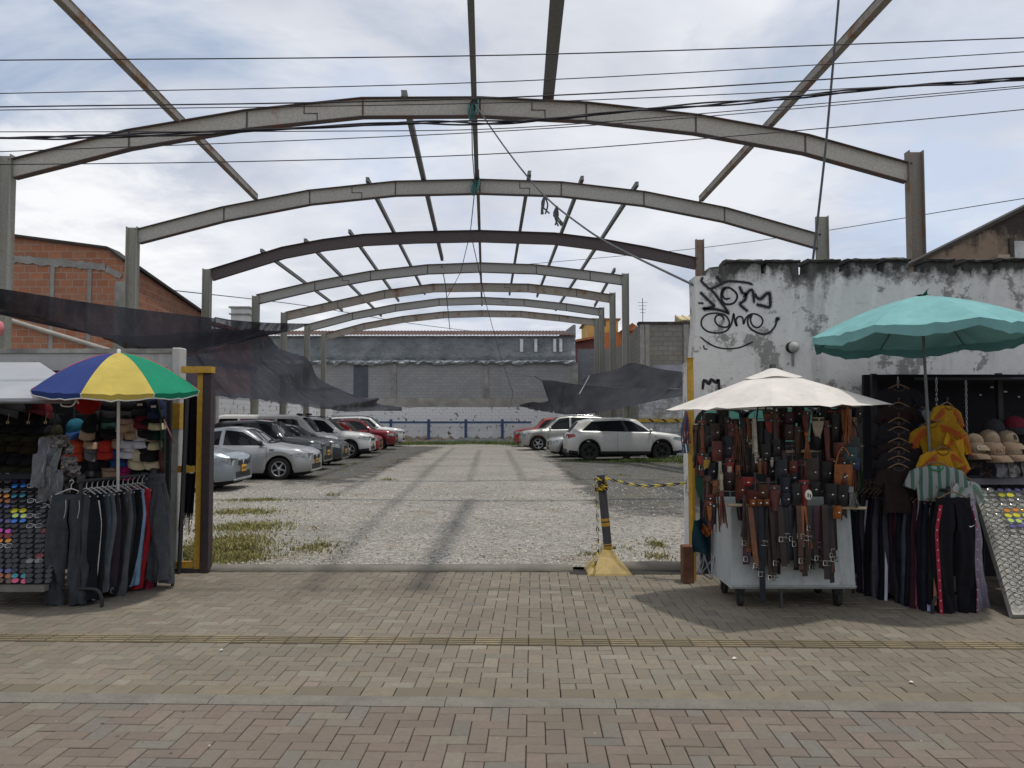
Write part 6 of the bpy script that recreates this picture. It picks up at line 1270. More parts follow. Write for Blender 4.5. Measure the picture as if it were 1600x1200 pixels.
def pouch(o, w_, h_, c_, flap=True):
    mb = MB(); d = .045
    def f(u, v):
        x = (u-.5); return V((w_*x*(1-.10*(2*v-1)**2*0)*(.92+.08*sin(pi*v)), -d*(1-abs(2*x)**3)*(.55+.45*sin(pi*min(1, v*1.1)))-.004, h_*(v-.5)*(1-.05*abs(2*x)**3)))
    mb.grid(f, 10, 10); mb.add([(-w_/2*.94, 0, -h_/2), (w_/2*.94, 0, -h_/2), (w_/2*.94, 0, h_/2), (-w_/2*.94, 0, h_/2)], [(0, 1, 2, 3)]); mb.build('body', leath(c_), o)
    if flap:
        mb = MB(); mb.grid(lambda u, v: V((w_*1.01*(u-.5), -d*(1-abs(2*(u-.5))**3)*(.6+.4*sin(pi*min(1, .55+.3*v)))-.012, h_*(.50-.52*v*(1-.35*(2*abs(u-.5))**2)))), 10, 5); fl_ = mb.build('flap', leath(c_), o)
        mb = MB(); mb.lathe([(0, -.008), (.009, -.006), (.010, 0)], (0, -d-.012, 0), 10, axis='y'); mb.build('stud', m_buck, fl_)
def belt(o, w_, h_, c_, seed=0):
    rr = random.Random(seed); s_ = rr.uniform(-.02, .03); wd = w_; mb = MB(); pts = [(0, .012, -.02), (0, 0, 0), (0, -.014, -.03), (s_*.4, -.018, -h_*.5), (s_, -.012, -h_)]; q = smooth_pts(pts, 6)
    vs = []
    for p in q: vs += [p+V((-wd/2, 0, 0)), p+V((wd/2, 0, 0)), p+V((wd/2, .004, 0)), p+V((-wd/2, .004, 0))]
    mb.add(vs, [(i*4+k, i*4+(k+1) % 4, i*4+4+(k+1) % 4, i*4+4+k) for i in range(len(q)-1) for k in range(4)]+[(len(vs)-4, len(vs)-3, len(vs)-2, len(vs)-1)])
    h2 = h_*rr.uniform(.72, .98); q = smooth_pts([(0, .012, -.02), (0, .02, -.06), (-s_*.6, .022, -h2)], 5); vs = []
    for p in q: vs += [p+V((-wd/2, 0, 0)), p+V((wd/2, 0, 0)), p+V((wd/2, .004, 0)), p+V((-wd/2, .004, 0))]
    mb.add(vs, [(i*4+k, i*4+(k+1) % 4, i*4+4+(k+1) % 4, i*4+4+k) for i in range(len(q)-1) for k in range(4)]); mb.build('strap', leath(c_), o)
    zb_ = -h_*rr.uniform(.5, 1.0); x = s_*.9*(-zb_/h_); mb = MB(); fr_ = [V((x+a, -.026, zb_+b)) for a, b in ((-wd*.62, -.02), (wd*.62, -.02), (wd*.62, .02), (-wd*.62, .02), (-wd*.62, -.02))]; mb.tube(fr_, .004, 5); mb.tube([fr_[0].lerp(fr_[1], .5), fr_[2].lerp(fr_[3], .5)], .003, 4); mb.build('buckle', m_buck, o)
def tassel(o, w_, h_, c_, seed=0):
    rr = random.Random(seed); mb = MB()
    for k in range(9):
        x = rr.uniform(-.3, .3)*w_; mb.tube(smooth_pts([(x*.3, 0, 0), (x*.8, rr.uniform(-.03, .01), -h_*.4), (x*1.6, rr.uniform(-.03, .01), -h_*rr.uniform(.75, 1))], 3), rr.uniform(.004, .0075), 5)
    mb.build('cords', leath(c_), o); mb = MB(); mb.tube([(0, .0, .02), (0, 0, -.03)], w_*.18+.006, 8); mb.build('knot', leath(c_), o)
def sheath(o, w_, h_, c_, seed=0):
    mb = MB(); mb.grid(lambda u, v: V((w_*(u-.5)*(1-.55*v**2), -.018*sin(pi*u)-.004, -h_*v)), 8, 10); mb.grid(lambda u, v: V((w_*(u-.5)*(1-.55*v**2), .003, -h_*v)), 2, 10); mb.build('body', leath(c_), o)
    mb = MB(); mb.box((0, -.018, -h_*.12), (w_*1.04, .012, .022)); mb.build('band', leath('dark brown' if c_ != 'dark brown' else 'tan'), o)
    mb = MB(); mb.lathe([(0, -.007), (.008, -.005), (.009, 0)], (0, -.026, -h_*.12), 8, axis='y'); mb.build('stud', m_buck, o)
def bag(o, w_, h_, c_, seed=0):
    pouch(o, w_, h_, c_); mb = MB(); mb.tube(smooth_pts([(-w_*.45, -.01, h_*.45), (-w_*.25, -.01, h_*1.0), (0, 0, h_*1.25), (w_*.25, -.01, h_*1.0), (w_*.45, -.01, h_*.45)], 4), .008, 5); mb.build('handle', leath(c_), o)
KIND = {'pouch': ('leather_pouch', pouch), 'belt': ('leather_belt', belt), 'tassel': ('cord_tassel', tassel), 'sheath': ('leather_sheath', sheath), 'bag': ('leather_bag', bag)}
used = {}
def good(kind, c_, px, py, w_px, h_px, Y, where, seed=0, yaw=0):
    nm, fn_ = KIND[kind]; s_ = Y/F; w_, h_ = w_px*s_, h_px*s_; base = '%s %s' % (c_, {'pouch': 'pouch', 'belt': 'belt', 'tassel': 'cord tassel', 'sheath': 'leather sheath', 'bag': 'bag'}[kind]); key = (base, where); used[key] = used.get(key, 0)+1
    lab = '%s, %s such from the yellow post %s' % (base, ORD[used[key]-1], where)
    o = thing(nm, lab, kind, (0, 0, 0), 'leather goods hung on the cart')
    if kind == 'pouch': fn_(o, w_, h_, c_)
    else: fn_(o, w_, h_, c_, seed) if kind != 'bag' else fn_(o, w_, h_, c_)
    o.location = P(px, py, Y); o.rotation_euler = (R(random.Random(seed+5).uniform(-6, 6)), 0, yaw+R(random.Random(seed).uniform(-14, 14))); return o
T_, M_, L_, B_ = 'in the cart top tier', 'in the cart middle tier', 'in the cart low tier', 'on the cart front rod'
items = [  # tier one: y 640-700
 ('sheath', 'red-brown', 1090, 662, 14, 70, 7.0, T_), ('sheath', 'tan', 1097, 655, 12, 46, 6.95, T_), ('tassel', 'olive', 1089, 665, 12, 60, 6.93, T_), ('pouch', 'black', 1110, 658, 17, 22, 6.98, T_), ('pouch', 'navy', 1108, 682, 18, 30, 6.95, T_), ('pouch', 'dark brown', 1117, 676, 16, 26, 6.9, T_), ('pouch', 'black', 1128, 666, 17, 32, 7.0, T_), ('pouch', 'red-brown', 1120, 705, 16, 28, 6.85, T_), ('pouch', 'navy', 1137, 700, 17, 34, 6.9, T_), ('sheath', 'plum', 1136, 650, 10, 50, 6.93, T_), ('sheath', 'red-brown', 1143, 660, 11, 72, 6.9, T_), ('tassel', 'tan', 1150, 668, 14, 44, 6.9, T_), ('tassel', 'brown', 1157, 672, 16, 60, 6.88, T_), ('sheath', 'brown', 1149, 655, 10, 60, 6.95, T_), ('belt', 'black', 1161, 650, 6, 60, 6.9, T_), ('belt', 'tan', 1167, 650, 5, 44, 6.9, T_), ('sheath', 'olive', 1172, 652, 8, 46, 6.92, T_), ('belt', 'ivory', 1178, 651, 4.5, 64, 6.86, T_), ('bag', 'black', 1190, 682, 20, 44, 6.95, T_), ('pouch', 'navy', 1203, 690, 18, 36, 6.9, T_), ('pouch', 'black', 1196, 708, 18, 26, 6.85, T_), ('sheath', 'red', 1204, 652, 16, 20, 6.86, T_), ('sheath', 'tan', 1204, 640, 22, 22, 6.9, T_), ('sheath', 'red-brown', 1213, 650, 14, 46, 6.92, T_), ('pouch', 'plum', 1232, 655, 20, 22, 6.95, T_), ('pouch', 'dark brown', 1231, 676, 18, 22, 6.9, T_), ('sheath', 'brown', 1247, 664, 12, 50, 6.88, T_), ('sheath', 'red-brown', 1259, 640, 13, 30, 6.85, T_), ('tassel', 'orange-tan', 1260, 674, 14, 46, 6.85, T_), ('sheath', 'cream', 1278, 650, 16, 27, 6.82, T_), ('pouch', 'black', 1278, 682, 22, 38, 6.92, T_), ('sheath', 'red-brown', 1291, 655, 10, 66, 6.85, T_), ('pouch', 'black', 1304, 668, 18, 40, 6.9, T_), ('sheath', 'orange-tan', 1301, 640, 14, 30, 6.93, T_), ('sheath', 'orange-tan', 1322, 627, 15, 66, 6.86, T_), ('sheath', 'tan', 1332, 650, 12, 40, 6.9, T_), ('tassel', 'orange-tan', 1324, 640, 14, 50, 6.82, T_), ('pouch', 'navy', 1222, 648, 14, 20, 6.98, T_), ('pouch', 'black', 1212, 700, 14, 24, 6.84, T_), ('pouch', 'black', 1290, 650, 16, 24, 6.98, T_),
 # tier two: y 690-760
 ('sheath', 'yellow', 1103, 712, 12, 16, 6.85, M_), ('sheath', 'red', 1095, 706, 12, 16, 6.85, M_), ('pouch', 'black', 1098, 732, 14, 26, 6.95, M_), ('pouch', 'navy', 1113, 735, 15, 24, 6.9, M_), ('tassel', 'cream', 1125, 722, 8, 40, 6.82, M_), ('sheath', 'red', 1140, 714, 12, 26, 6.83, M_), ('tassel', 'cream', 1140, 730, 14, 22, 6.8, M_), ('tassel', 'tan', 1153, 728, 16, 32, 6.82, M_), ('pouch', 'black', 1165, 728, 20, 32, 6.92, M_), ('pouch', 'dark brown', 1180, 724, 18, 26, 6.9, M_), ('sheath', 'tan', 1187, 714, 8, 22, 6.82, M_), ('sheath', 'red-brown', 1195, 712, 12, 24, 6.84, M_), ('sheath', 'ivory', 1206, 712, 5, 14, 6.8, M_), ('pouch', 'black', 1205, 735, 18, 26, 6.88, M_), ('pouch', 'navy', 1222, 734, 17, 28, 6.78, M_), ('pouch', 'red-brown', 1238, 730, 15, 18, 6.78, M_), ('pouch', 'navy', 1238, 746, 16, 16, 6.8, M_), ('sheath', 'plum', 1254, 716, 12, 60, 6.8, M_), ('tassel', 'red-brown', 1258, 722, 16, 40, 6.78, M_), ('pouch', 'dark brown', 1269, 738, 22, 40, 6.78, M_), ('pouch', 'black', 1291, 738, 22, 32, 6.82, M_), ('pouch', 'red-brown', 1310, 703, 16, 20, 6.84, M_), ('sheath', 'red-brown', 1301, 714, 12, 34, 6.82, M_), ('bag', 'orange-tan', 1317, 743, 28, 32, 6.78, M_), ('pouch', 'brown', 1313, 722, 16, 16, 6.83, M_), ('bag', 'black', 1330, 702, 28, 34, 6.85, M_), ('pouch', 'teal', 1327, 712, 24, 24, 6.82, M_), ('pouch', 'blue', 1332, 724, 20, 18, 6.84, M_), ('sheath', 'olive', 1343, 690, 8, 40, 6.9, M_),
 # tier three
 ('tassel', 'brown', 1107, 745, 20, 64, 6.75, L_), ('tassel', 'tan', 1118, 752, 20, 72, 6.72, L_), ('sheath', 'red-brown', 1110, 770, 14, 50, 6.7, L_), ('tassel', 'cream', 1127, 742, 10, 70, 6.7, L_), ('sheath', 'orange-tan', 1109, 782, 8, 26, 6.66, L_), ('sheath', 'navy', 1115, 784, 9, 30, 6.66, L_), ('tassel', 'red-brown', 1127, 768, 16, 50, 6.66, L_), ('pouch', 'red', 1167, 752, 17, 13, 6.68, L_), ('pouch', 'red-brown', 1158, 764, 16, 30, 6.72, L_), ('pouch', 'brown', 1191, 768, 16, 22, 6.66, L_), ('bag', 'red-brown', 1178, 776, 26, 20, 6.7, L_), ('sheath', 'red-brown', 1209, 756, 18, 36, 6.68, L_), ('pouch', 'tan', 1185, 785, 10, 9, 6.64, L_), ('pouch', 'tan', 1196, 785, 10, 9, 6.64, L_), ('pouch', 'orange-tan', 1176, 785, 9, 9, 6.64, L_), ('pouch', 'navy', 1226, 762, 15, 30, 6.7, L_), ('pouch', 'black', 1242, 772, 18, 30, 6.7, L_), ('pouch', 'navy', 1227, 780, 14, 18, 6.66, L_), ('sheath', 'red', 1256, 748, 14, 36, 6.72, L_), ('pouch', 'black', 1272, 764, 18, 20, 6.72, L_), ('pouch', 'black', 1298, 772, 20, 30, 6.7, L_), ('pouch', 'black', 1315, 774, 20, 30, 6.7, L_), ('tassel', 'grey', 1328, 762, 22, 26, 6.68, L_), ('tassel', 'olive', 1335, 770, 16, 20, 6.68, L_), ('tassel', 'dark brown', 1162, 775, 12, 70, 6.62, L_), ('pouch', 'orange-tan', 1308, 800, 12, 18, 6.62, L_), ('tassel', 'plum', 1200, 748, 14, 22, 6.7, L_)]
fill = random.Random(77)
for i in range(46):
    px = fill.uniform(1090, 1338); tier = fill.choice((0, 0, 1, 1, 2)); py = (648, 700, 744)[tier]+fill.uniform(-4, 10); kd = fill.choice(('sheath', 'belt', 'tassel', 'sheath', 'pouch'))
    items.append((kd, fill.choice(('black', 'dark brown', 'navy', 'plum', 'black', 'brown', 'red-brown', 'olive')), px, py, {'sheath': 11, 'belt': 6, 'tassel': 12, 'pouch': 16}[kd], fill.uniform(34, 62) if kd != 'pouch' else 26, 7.05-.12*tier-fill.uniform(0, .05), (T_, M_, L_)[tier]))
for i, (kd, c_, px, py, w_, h_, Y, wh) in enumerate(sorted(items, key=lambda q: q[2])): good(kd, c_, px, py+(0 if kd in ('pouch', 'bag') else 2), w_*1.12, h_*1.1, Y, wh, i)
belts = [('red-brown', 1164, 90), ('tan', 1171, 92), ('black', 1180, 100), ('navy', 1189, 150), ('black', 1197, 92), ('dark brown', 1203, 100), ('plum', 1211, 108), ('dark brown', 1219, 92), ('black', 1227, 88), ('navy', 1234, 84), ('black', 1240, 88), ('brown', 1246, 98), ('orange-tan', 1252, 62), ('orange-tan', 1258, 66), ('dark brown', 1264, 90), ('navy', 1270, 100), ('plum', 1276, 80), ('red-brown', 1282, 72), ('dark brown', 1288, 112), ('black', 1294, 118), ('black', 1301, 84)]
fill = random.Random(5)
belts = [b_+(0,) for b_ in belts]+[(fill.choice(('black', 'dark brown', 'navy', 'black', 'plum', 'red-brown')), fill.uniform(1160, 1304), fill.uniform(70, 112), 1) for _ in range(20)]
for i, (c_, px, h_, bk_) in enumerate(sorted(belts, key=lambda q: q[1])): good('belt', c_, px, 790, 8.5, h_, 6.70-.01*(i % 3)+.03*bk_, B_, 60+i, R(fill.uniform(-25, 25)))
p_ = P(1262, 773, 6.62); mb = MB(); mb.ellip((p_.x, 6.6, p_.z), (.032, .012, .045), 14, 8); dc = mb.build('pendant', M('bone_white', (.62, .6, .54), .4)); tag(dc, 'oval bone white disc with a dark motif among the pouches', 'pendant')
mb = MB(); mb.box((p_.x-.008, 6.587, p_.z), (.008, .004, .03)); mb.box((p_.x+.010, 6.587, p_.z-.006), (.008, .004, .03)); mb.build('motif', m_iron, dc)
mb = MB(); p_ = P(1100, 900, 7.35); a = [P(1098, 860, 7.45), P(1112, 905, 7.3), P(1095, 898, 7.4), P(1116, 870, 7.35), P(1090, 893, 7.3), P(1104, 858, 7.5)]
for i, j in ((0, 1), (2, 3), (1, 4), (4, 5), (3, 1), (2, 5)): mb.tube([a[i], a[j]], .007, 6)
tag(mb.build('folding_stool', M('stool_steel', (.20, .21, .22), .4, .6)), 'folded steel stool frame leaning between the yellow post and the cart', 'stool')
mb = MB(); p_ = P(1096, 838, 7.45); mb.grid(lambda u, v: V((p_.x-.08+.17*u, 7.45+.06*sin(u*7+v*4), p_.z-.16+.32*v)), 8, 8); tag(mb.build('cloth_bundle', Mcloth('cloth_teal', (.01, .035, .05))), 'dark teal cloth bundle stuffed behind the cart side', 'cloth')
mb = MB(); p_ = P(1102, 828, 7.4); mb.grid(lambda u, v: V((p_.x-.035+.075*u+.01*sin(v*9), 7.4-.03*sin(u*8+v*3), p_.z-.05+.09*v+.02*sin(u*7))), 8, 6); tag(mb.build('cloth_bundle', Mcloth('cloth_orange', (.25, .08, .02))), 'small orange cloth bundle beside the cart above the folded stool', 'cloth')
# the cream square umbrella
ac = V((2.36, 6.82, 0)); zr = 1.755
m_cream = Mfab('canvas_cream', (.70, .66, .61), .12)
umbrella('parasol', 'cream square parasol over the leather cart', ac, .955, zr, .335, 4, [m_cream], -pi/2-R(20), (R(-.3), R(-1.2), 0), val=0.0, sag=.05, polem=M('pole_dark', (.05, .05, .05)), poler=.014, finial=(.028, .055, m_iron), droop=1.0, vent=.24)
# ------------------------------------------------------------------ second stall: joggers rack, shirts, caps, glasses board
m_boothshade = M('booth_shade', (.01, .01, .012), .95, spec=.05)
s2 = thing('clothes_stall', 'dark stall booth with hanging chains behind the teal parasol', 'stall', (5, 8.1, 0))
xa_ = P(1362, 600, 8.0).x; ztp = P(1400, 584, 8.0).z
mb = MB(); mb.box(((xa_+8.2)/2, 8.2, ztp/2), (8.2-xa_, .05, ztp)); mb.build('back_panel', M('booth_black', (.010, .010, .015), .85, var=.4), s2)
mb = MB(); zq = P(1400, 592, 7.15).z; mb.tube([(xa_, 7.15, zq), (8.2, 7.15, zq)], .014, 6); mb.build('front_bar', M('bar_grey', (.03, .032, .035), .8, spec=.1), s2)
zq = P(1400, 585, 7.5).z-.03; mb = MB(); mb.add([(xa_, 8.17, ztp-.03), (xa_, 7.5, zq), (8.2, 7.5, zq), (8.2, 8.17, ztp-.03), (xa_, 8.17, ztp), (xa_, 7.5, zq+.03), (8.2, 7.5, zq+.03), (8.2, 8.17, ztp)], [(0, 1, 2, 3), (7, 6, 5, 4), (0, 4, 5, 1), (1, 5, 6, 2), (2, 6, 7, 3)]); mb.build('shade_sheet', m_boothshade, s2)  # added sloping sheet, kept for the shade it throws into the booth
for x in (xa_+.02, 5.0, 8.15): mb = MB(); mb.box((x, 8.0 if x < 5 else 7.9, ztp/2), (.05, .05, ztp)); mb.build('upright', m_iron, s2)
mb = MB(); sx0 = P(1512, 748, 7.6).x; zs = P(1560, 752, 7.6).z; mb.box(((sx0+8.2)/2, 7.78, zs), (8.2-sx0, .42, .06)); mb.build('shelf', M('shelf_grey', (.17, .17, .19), .6), s2)
m_chain = [M('chain_steel', (.32, .32, .33), .35, .8)]
for i, (px, y0, y1, Y, lab) in enumerate(((1403, 588, 742, 7.3, 'steel chain carrying the wooden hangers behind the jogger rack'), (1463, 590, 765, 7.1, 'steel chain running down through the yellow shirts'), (1509, 592, 690, 7.3, 'bare steel chain between the yellow shirts and the beige caps'))):
    chain([P(px, y0, Y), P(px+1, (y0+y1)/2, Y), P(px+2, y1, Y)], lab, 'hanging_chain', m_chain, .0035, .034, .008, (0,))
m_wood = M('hanger_wood', (.16, .095, .052), .6, var=.3, sc=20)
def shirt(lab, colr, px, py, Y, yaw, s_=1.0, trim=None, trimc=None, hang=None, lean=0, group='shirts hung on chains at the booth', badge=None, pattern=None, roll=0):
    o = thing('shirt', lab, 'shirt', (0, 0, 0), group); mm = pattern or Mcloth('shirt_%.2f_%.2f_%.2f' % colr, colr, .85, .14); rr = random.Random(px+py); p1 = rr.uniform(0, 6)
    n = 20; rows = []; mb = MB(); prof = [(0, .10, .03), (-.015, .17, .04), (-.05, .225, .05), (-.12, .232, .058), (-.2, .235, .06), (-.3, .235, .058), (-.4, .237, .06), (-.5, .24, .06), (-.6, .243, .06), (-.68, .245, .06)]
    for z, hw_, th in prof: rows += [V((hw_*cos(2*pi*k/n)*(1+.04*sin(z*11+p1)), .62*th*sin(2*pi*k/n)*(1+.7*sin(6*cos(2*pi*k/n)+p1+z*7)*min(1, -z*4))+.02*sin(9*cos(2*pi*k/n)+p1+z*5)*min(1, -z*3), z+.015*sin(4*cos(2*pi*k/n)+p1)*min(1, -z*2))) for k in range(n)]
    mb.add(rows, [(i*n+k, i*n+(k+1) % n, (i+1)*n+(k+1) % n, (i+1)*n+k) for i in range(len(prof)-1) for k in range(n)], 0, True)
    sl = []
    for sd in (-1, 1):
        pts = [V((sd*.16, 0, -.06)), V((sd*.25, -.01, -.12)), V((sd*.30, -.015, -.22)), V((sd*.325, -.02, -.28))]; rs = [.06, .085, .08, .078]; q = MB(); q.tube(pts, rs, 12); q.v = [(v[0], v[1]*.32, v[2]) for v in q.v]; mb.add(q.v, q.f, 0, True)
        if trim:
            for k in range(trim):
                z = .0; qq = MB(); qq.grid(lambda u, v: V((sd*(.10+.22*u), -.046-.010*sin(pi*u), -.035-.18*u**1.3-.036*k-.022*v)), 8, 2); sl.append(qq)
            qq = MB(); qq.tube([(sd*.292, -.045, -.305), (sd*.36, -.045, -.255)], .008, 5); sl.append(qq)
    b_ = mb.build('body', mm, o)
    for q in sl: q.build('sleeve_stripe', M('trim_%.2f_%.2f' % trimc[:2], trimc, .8), b_)
    mb = MB(); mb.tube([V((.085*cos(a), -.035*sin(a)-.01, -.005-.05*max(0, sin(a)))) for a in [j*pi/6 for j in range(13)]], .010, 6); mb.build('collar', M('collar_%.3f_%.3f_%.3f_%d' % (*(trimc or colr), bool(trim)), trimc if trimc and not trim else sc3(colr, .5), .8), o)
    if badge: text_on(badge[0], M('badge_%.2f' % badge[1][0], badge[1]), o, badge[2], V((badge[3], -.066, badge[4])), pi/2)
    if hang:
        h_ = MB(); h_.tube(smooth_pts([(-.20, -.0, -.05), (-.1, 0, .015), (0, 0, .05), (.1, 0, .015), (.20, 0, -.05)], 4), .011, 6); h_.tube(smooth_pts([(0, 0, .05), (0, 0, .09), (.02, 0, .11), (-.015, 0, .12)], 3), .004, 5)
        ho = h_.build('clothes_hanger', m_wood, None, origin=(0, 0, 0)); ho.location = P(px, py, Y); ho.rotation_euler = (lean, roll, yaw); ho.scale = (s_, s_, s_); tag(ho, hang, 'hanger', 'hangers on the chains')
    o.location = P(px, py, Y); o.rotation_euler = (lean, roll, yaw); o.scale = (s_, s_, s_); return o
YE = (.36, .19, .012); RE = (.33, .04, .01)
shirt('yellow shirt with red shoulder stripes, uppermost on its chain', sc3(YE, .9), 1480, 634, 7.12, R(26), .62, 3, RE, 'wooden hanger in the uppermost yellow shirt', roll=R(6))
shirt('yellow shirt with red shoulder stripes, middle one turned to the leather cart', sc3(YE, .8), 1456, 662, 7.0, R(-32), .62, 3, RE, 'wooden hanger in the middle yellow shirt', roll=R(-14))
shirt('yellow shirt with red shoulder stripes, middle one turned to the beige caps', sc3(YE, 1.15), 1497, 672, 7.05, R(36), .66, 3, RE, 'wooden hanger in the yellow shirt turned to the caps', roll=R(10))
shirt('yellow shirt with red shoulder stripes, lowest on its chain', YE, 1472, 704, 6.9, R(5), .66, 3, RE, 'wooden hanger in the lowest yellow shirt')
t = NT('green_white_check'); x, y, z = t.xyz(); w1 = t.math('GREATER_THAN', t.math('SINE', t.math('MULTIPLY', x, 60.0)), .2); w2 = t.math('GREATER_THAN', t.math('SINE', t.math('MULTIPLY', z, 38.0)), .75); m_chk = t.fin(t.mix(t.math('MAXIMUM', t.math('MULTIPLY', w1, .85), t.math('MULTIPLY', w2, .0)), (.21, .225, .225), (.012, .08, .04)), .85)
t = NT('blue_white_print'); x, y, z = t.xyz(); m_prt = t.fin(t.mix(t.ramp(t.noise(17, 2, .4), .52, .56), (.22, .25, .30), (.02, .04, .10)), .85)
shirt('white shirt with green vertical stripes below the yellow shirts', (.5, .52, .52), 1462, 728, 6.82, R(-8), .70, None, (.02, .17, .08), 'wooden hanger in the green striped white shirt', pattern=m_chk)
shirt('white and green shirt with a dark ring badge beside the black joggers', (.30, .31, .31), 1508, 752, 6.85, R(30), .70, 2, (.02, .17, .08), 'wooden hanger in the white shirt with the ring badge', badge=('O', (.01, .015, .03), .07, -.04, -.2))
shirt('white shirt printed with blue blots between the chains', (.40, .44, .5), 1431, 640, 7.35, R(-62), .85, None, (.03, .06, .16), 'wooden hanger in the blue printed shirt', pattern=m_prt)
for i, py in enumerate((606, 634, 658, 672, 690, 704, 718, 730)):
    shirt('dark shirt on a wooden hanger, %s down the chain beside the blue printed shirt' % ORD[i], [(.014, .012, .016), (.02, .012, .012), (.012, .014, .02)][i % 3], 1404, py, 7.28-.05*i, R(-12+9*(i % 3)), .60, None, (.03, .03, .03), 'wooden hanger, %s down the chain beside the blue printed shirt' % ORD[i])
# joggers rack
r2 = thing('clothes_rack', 'black steel clothes rack packed with dark joggers below the yellow shirts', 'rack', tuple(G(1470, 950)))
RA2, RB2 = V((P(1482, 765, 6.72).x, 6.72, 1.03)), V((P(1358, 752, 7.5).x, 7.5, 1.03)); mb = MB(); mb.tube([RA2, RB2], .016, 8); mb.build('rail', m_iron, r2)
for e in (RA2, RB2):
    mb = MB(); mb.tube([(e.x, e.y, .14), (e.x, e.y, e.z+.04)], .016, 8); mb.build('upright', m_iron, r2)
    mb = MB(); mb.tube(smooth_pts([(e.x-.22, e.y-.10, 0), (e.x-.21, e.y-.1, .10), (e.x-.15, e.y-.08, .14), (e.x+.12, e.y+.05, .14), (e.x+.2, e.y+.07, .1), (e.x+.21, e.y+.07, 0)], 4), .014, 8); mb.build('foot', m_iron, r2)
j2 = [('dark plum with white lines', (.028, .02, .03), (.28, .26, .32)), ('slate striped', (.05, .05, .065), (.32, .33, .4)), ('black with lilac line', (.012, .011, .016), (.26, .22, .32)), ('dark violet', (.03, .022, .038), None), ('grey violet', (.065, .06, .08), None), ('black with white line', (.010, .010, .014), (.35, .35, .4)), ('slate', (.045, .047, .06), None), ('dark plum', (.028, .016, .024), (.2, .02, .04)), ('charcoal', (.03, .03, .036), None), ('black with crimson line', (.011, .010, .014), (.28, .02, .05)), ('steel blue lined', (.04, .05, .07), (.3, .36, .45)), ('black with speckled line', (.010, .010, .013), (.4, .38, .4)), ('dark maroon', (.03, .012, .018), (.16, .03, .05)), ('black with dotted line', (.010, .010, .013), (.36, .34, .4)), ('dark navy', (.012, .014, .024), (.2, .22, .35)), ('black with brown line', (.010, .009, .010), (.18, .07, .05))]
n2 = len(j2)
for i, (nm, c_, sp_) in enumerate(j2):
    f = 1-(i+.4)/n2; e = RA2.lerp(RB2, f*.98+.05)
    trousers('%s joggers, %s from the cart end below the yellow shirts' % (nm, ORD[i]), c_, e+V((-.03, 0, -.13)), R(rn.uniform(30, 44)), .34, .88+rn.uniform(-.05, .08), sway=-.03+rn.uniform(-.05, .04), seed=100+i, stripe=[(-1, sc3(sp_, 1.5)), (1, sp_)] if sp_ else None, group='joggers on the rack below the yellow shirts', cname='wooden hanger carrying the %s pair of joggers below the yellow shirts' % ORD[i], hg=m_wood, thick=.045)
o = trousers('black joggers with red dotted side stripes facing the street below the yellow shirts', (.009, .009, .012), RA2+V((.0, -.06, -.09)), R(6), .40, 1.0, sway=0, seed=200, stripe=[(-1, (.30, .02, .04)), (1, (.28, .02, .06))], group='joggers on the rack below the yellow shirts', cname='wooden hanger carrying the black joggers that face the street', hg=m_wood, thick=.05)
mb = MB()
for sd in (-1, 1):
    for k in range(11):
        z = -.06-.085*k; fz = -z; hw_ = .2*(.80+.22*min(1, fz/.22))*(1-.13*max(0, fz-.28)/.72); mb.lathe([(0, -.002), (.006, -.001)], (sd*(hw_-.019), -.048, z), 8, axis='y')
d_ = mb.build('stripe_dots', M('dot_white', (.5, .5, .5)), None, origin=(0, 0, 0)); d_.parent = o
mb = MB(); sw = [(.0, 0), (.012, -.010), (.03, -.006), (.062, .012), (.03, -.0), (.014, -.002)]; mb.add([(.10+a, -.058, -.20+b) for a, b in sw], [tuple(range(6))]); d_ = mb.build('swoosh_mark', M('logo_white', (.7, .7, .7)), None, origin=(0, 0, 0)); d_.parent = o
trousers('white and violet patterned joggers hanging behind the black pair', (.22, .2, .26), RA2+V((.20, .05, -.12)), R(35), .26, .98, sway=.14, seed=210, group='joggers on the rack below the yellow shirts', hanger=False)
# caps and packets on the booth shelf
BE, BE2 = (.24, .185, .13), (.20, .145, .10); g3 = 'caps on the booth shelf'
cap('cap', 'beige cap half hidden by the hem of the yellow shirts, upper tier', BE, 1521, 694, 7.55, R(10), group=g3)
cap('cap', 'plain beige cap in the upper tier of the booth shelf', BE, 1545, 690, 7.6, R(-8), s=1.1, group=g3)
cap('cap', 'beige cap with a black letter B in the upper tier', BE, 1573, 691, 7.6, R(12), logo=('B', (.01, .01, .012)), s=1.1, group=g3)
cap('cap', 'small beige cap with pale lettering in the lower tier beside the chain', BE2, 1524, 707, 7.5, R(4), logo=('OK', (.5, .5, .5)), group=g3)
cap('cap', 'beige cap with tan lettering in the middle of the lower tier', BE2, 1551, 710, 7.5, R(14), logo=('NY', (.33, .22, .14)), s=1.15, group=g3)
cap('cap', 'plain tan cap at the end of the lower tier', BE2, 1578, 709, 7.5, R(25), s=1.1, group=g3)
for i, (px, py, c_) in enumerate(((1552, 672, 'dark grey'), (1585, 668, 'maroon'), (1596, 705, 'black'), (1600, 690, 'dark grey'))): cap('cap', '%s cap in shadow, %s behind the beige caps' % (c_, ORD[i]), CN[c_], px, py, 7.75, R(20), brimc=CN['dark grey'], s=1.1, group=g3)
for i, (px, lab) in enumerate(((1566, 'crinkled clear packet beside the beige caps'), (1585, 'pink centred clear packet in the middle of the shelf edge'), (1606, 'clear packet cut by the frame edge of the shelf'))): packet(lab, px, 730, 7.42, .15, .19, m_pk if i else m_foil, R(10), R(-12), 'packets on the booth shelf', 90+i)
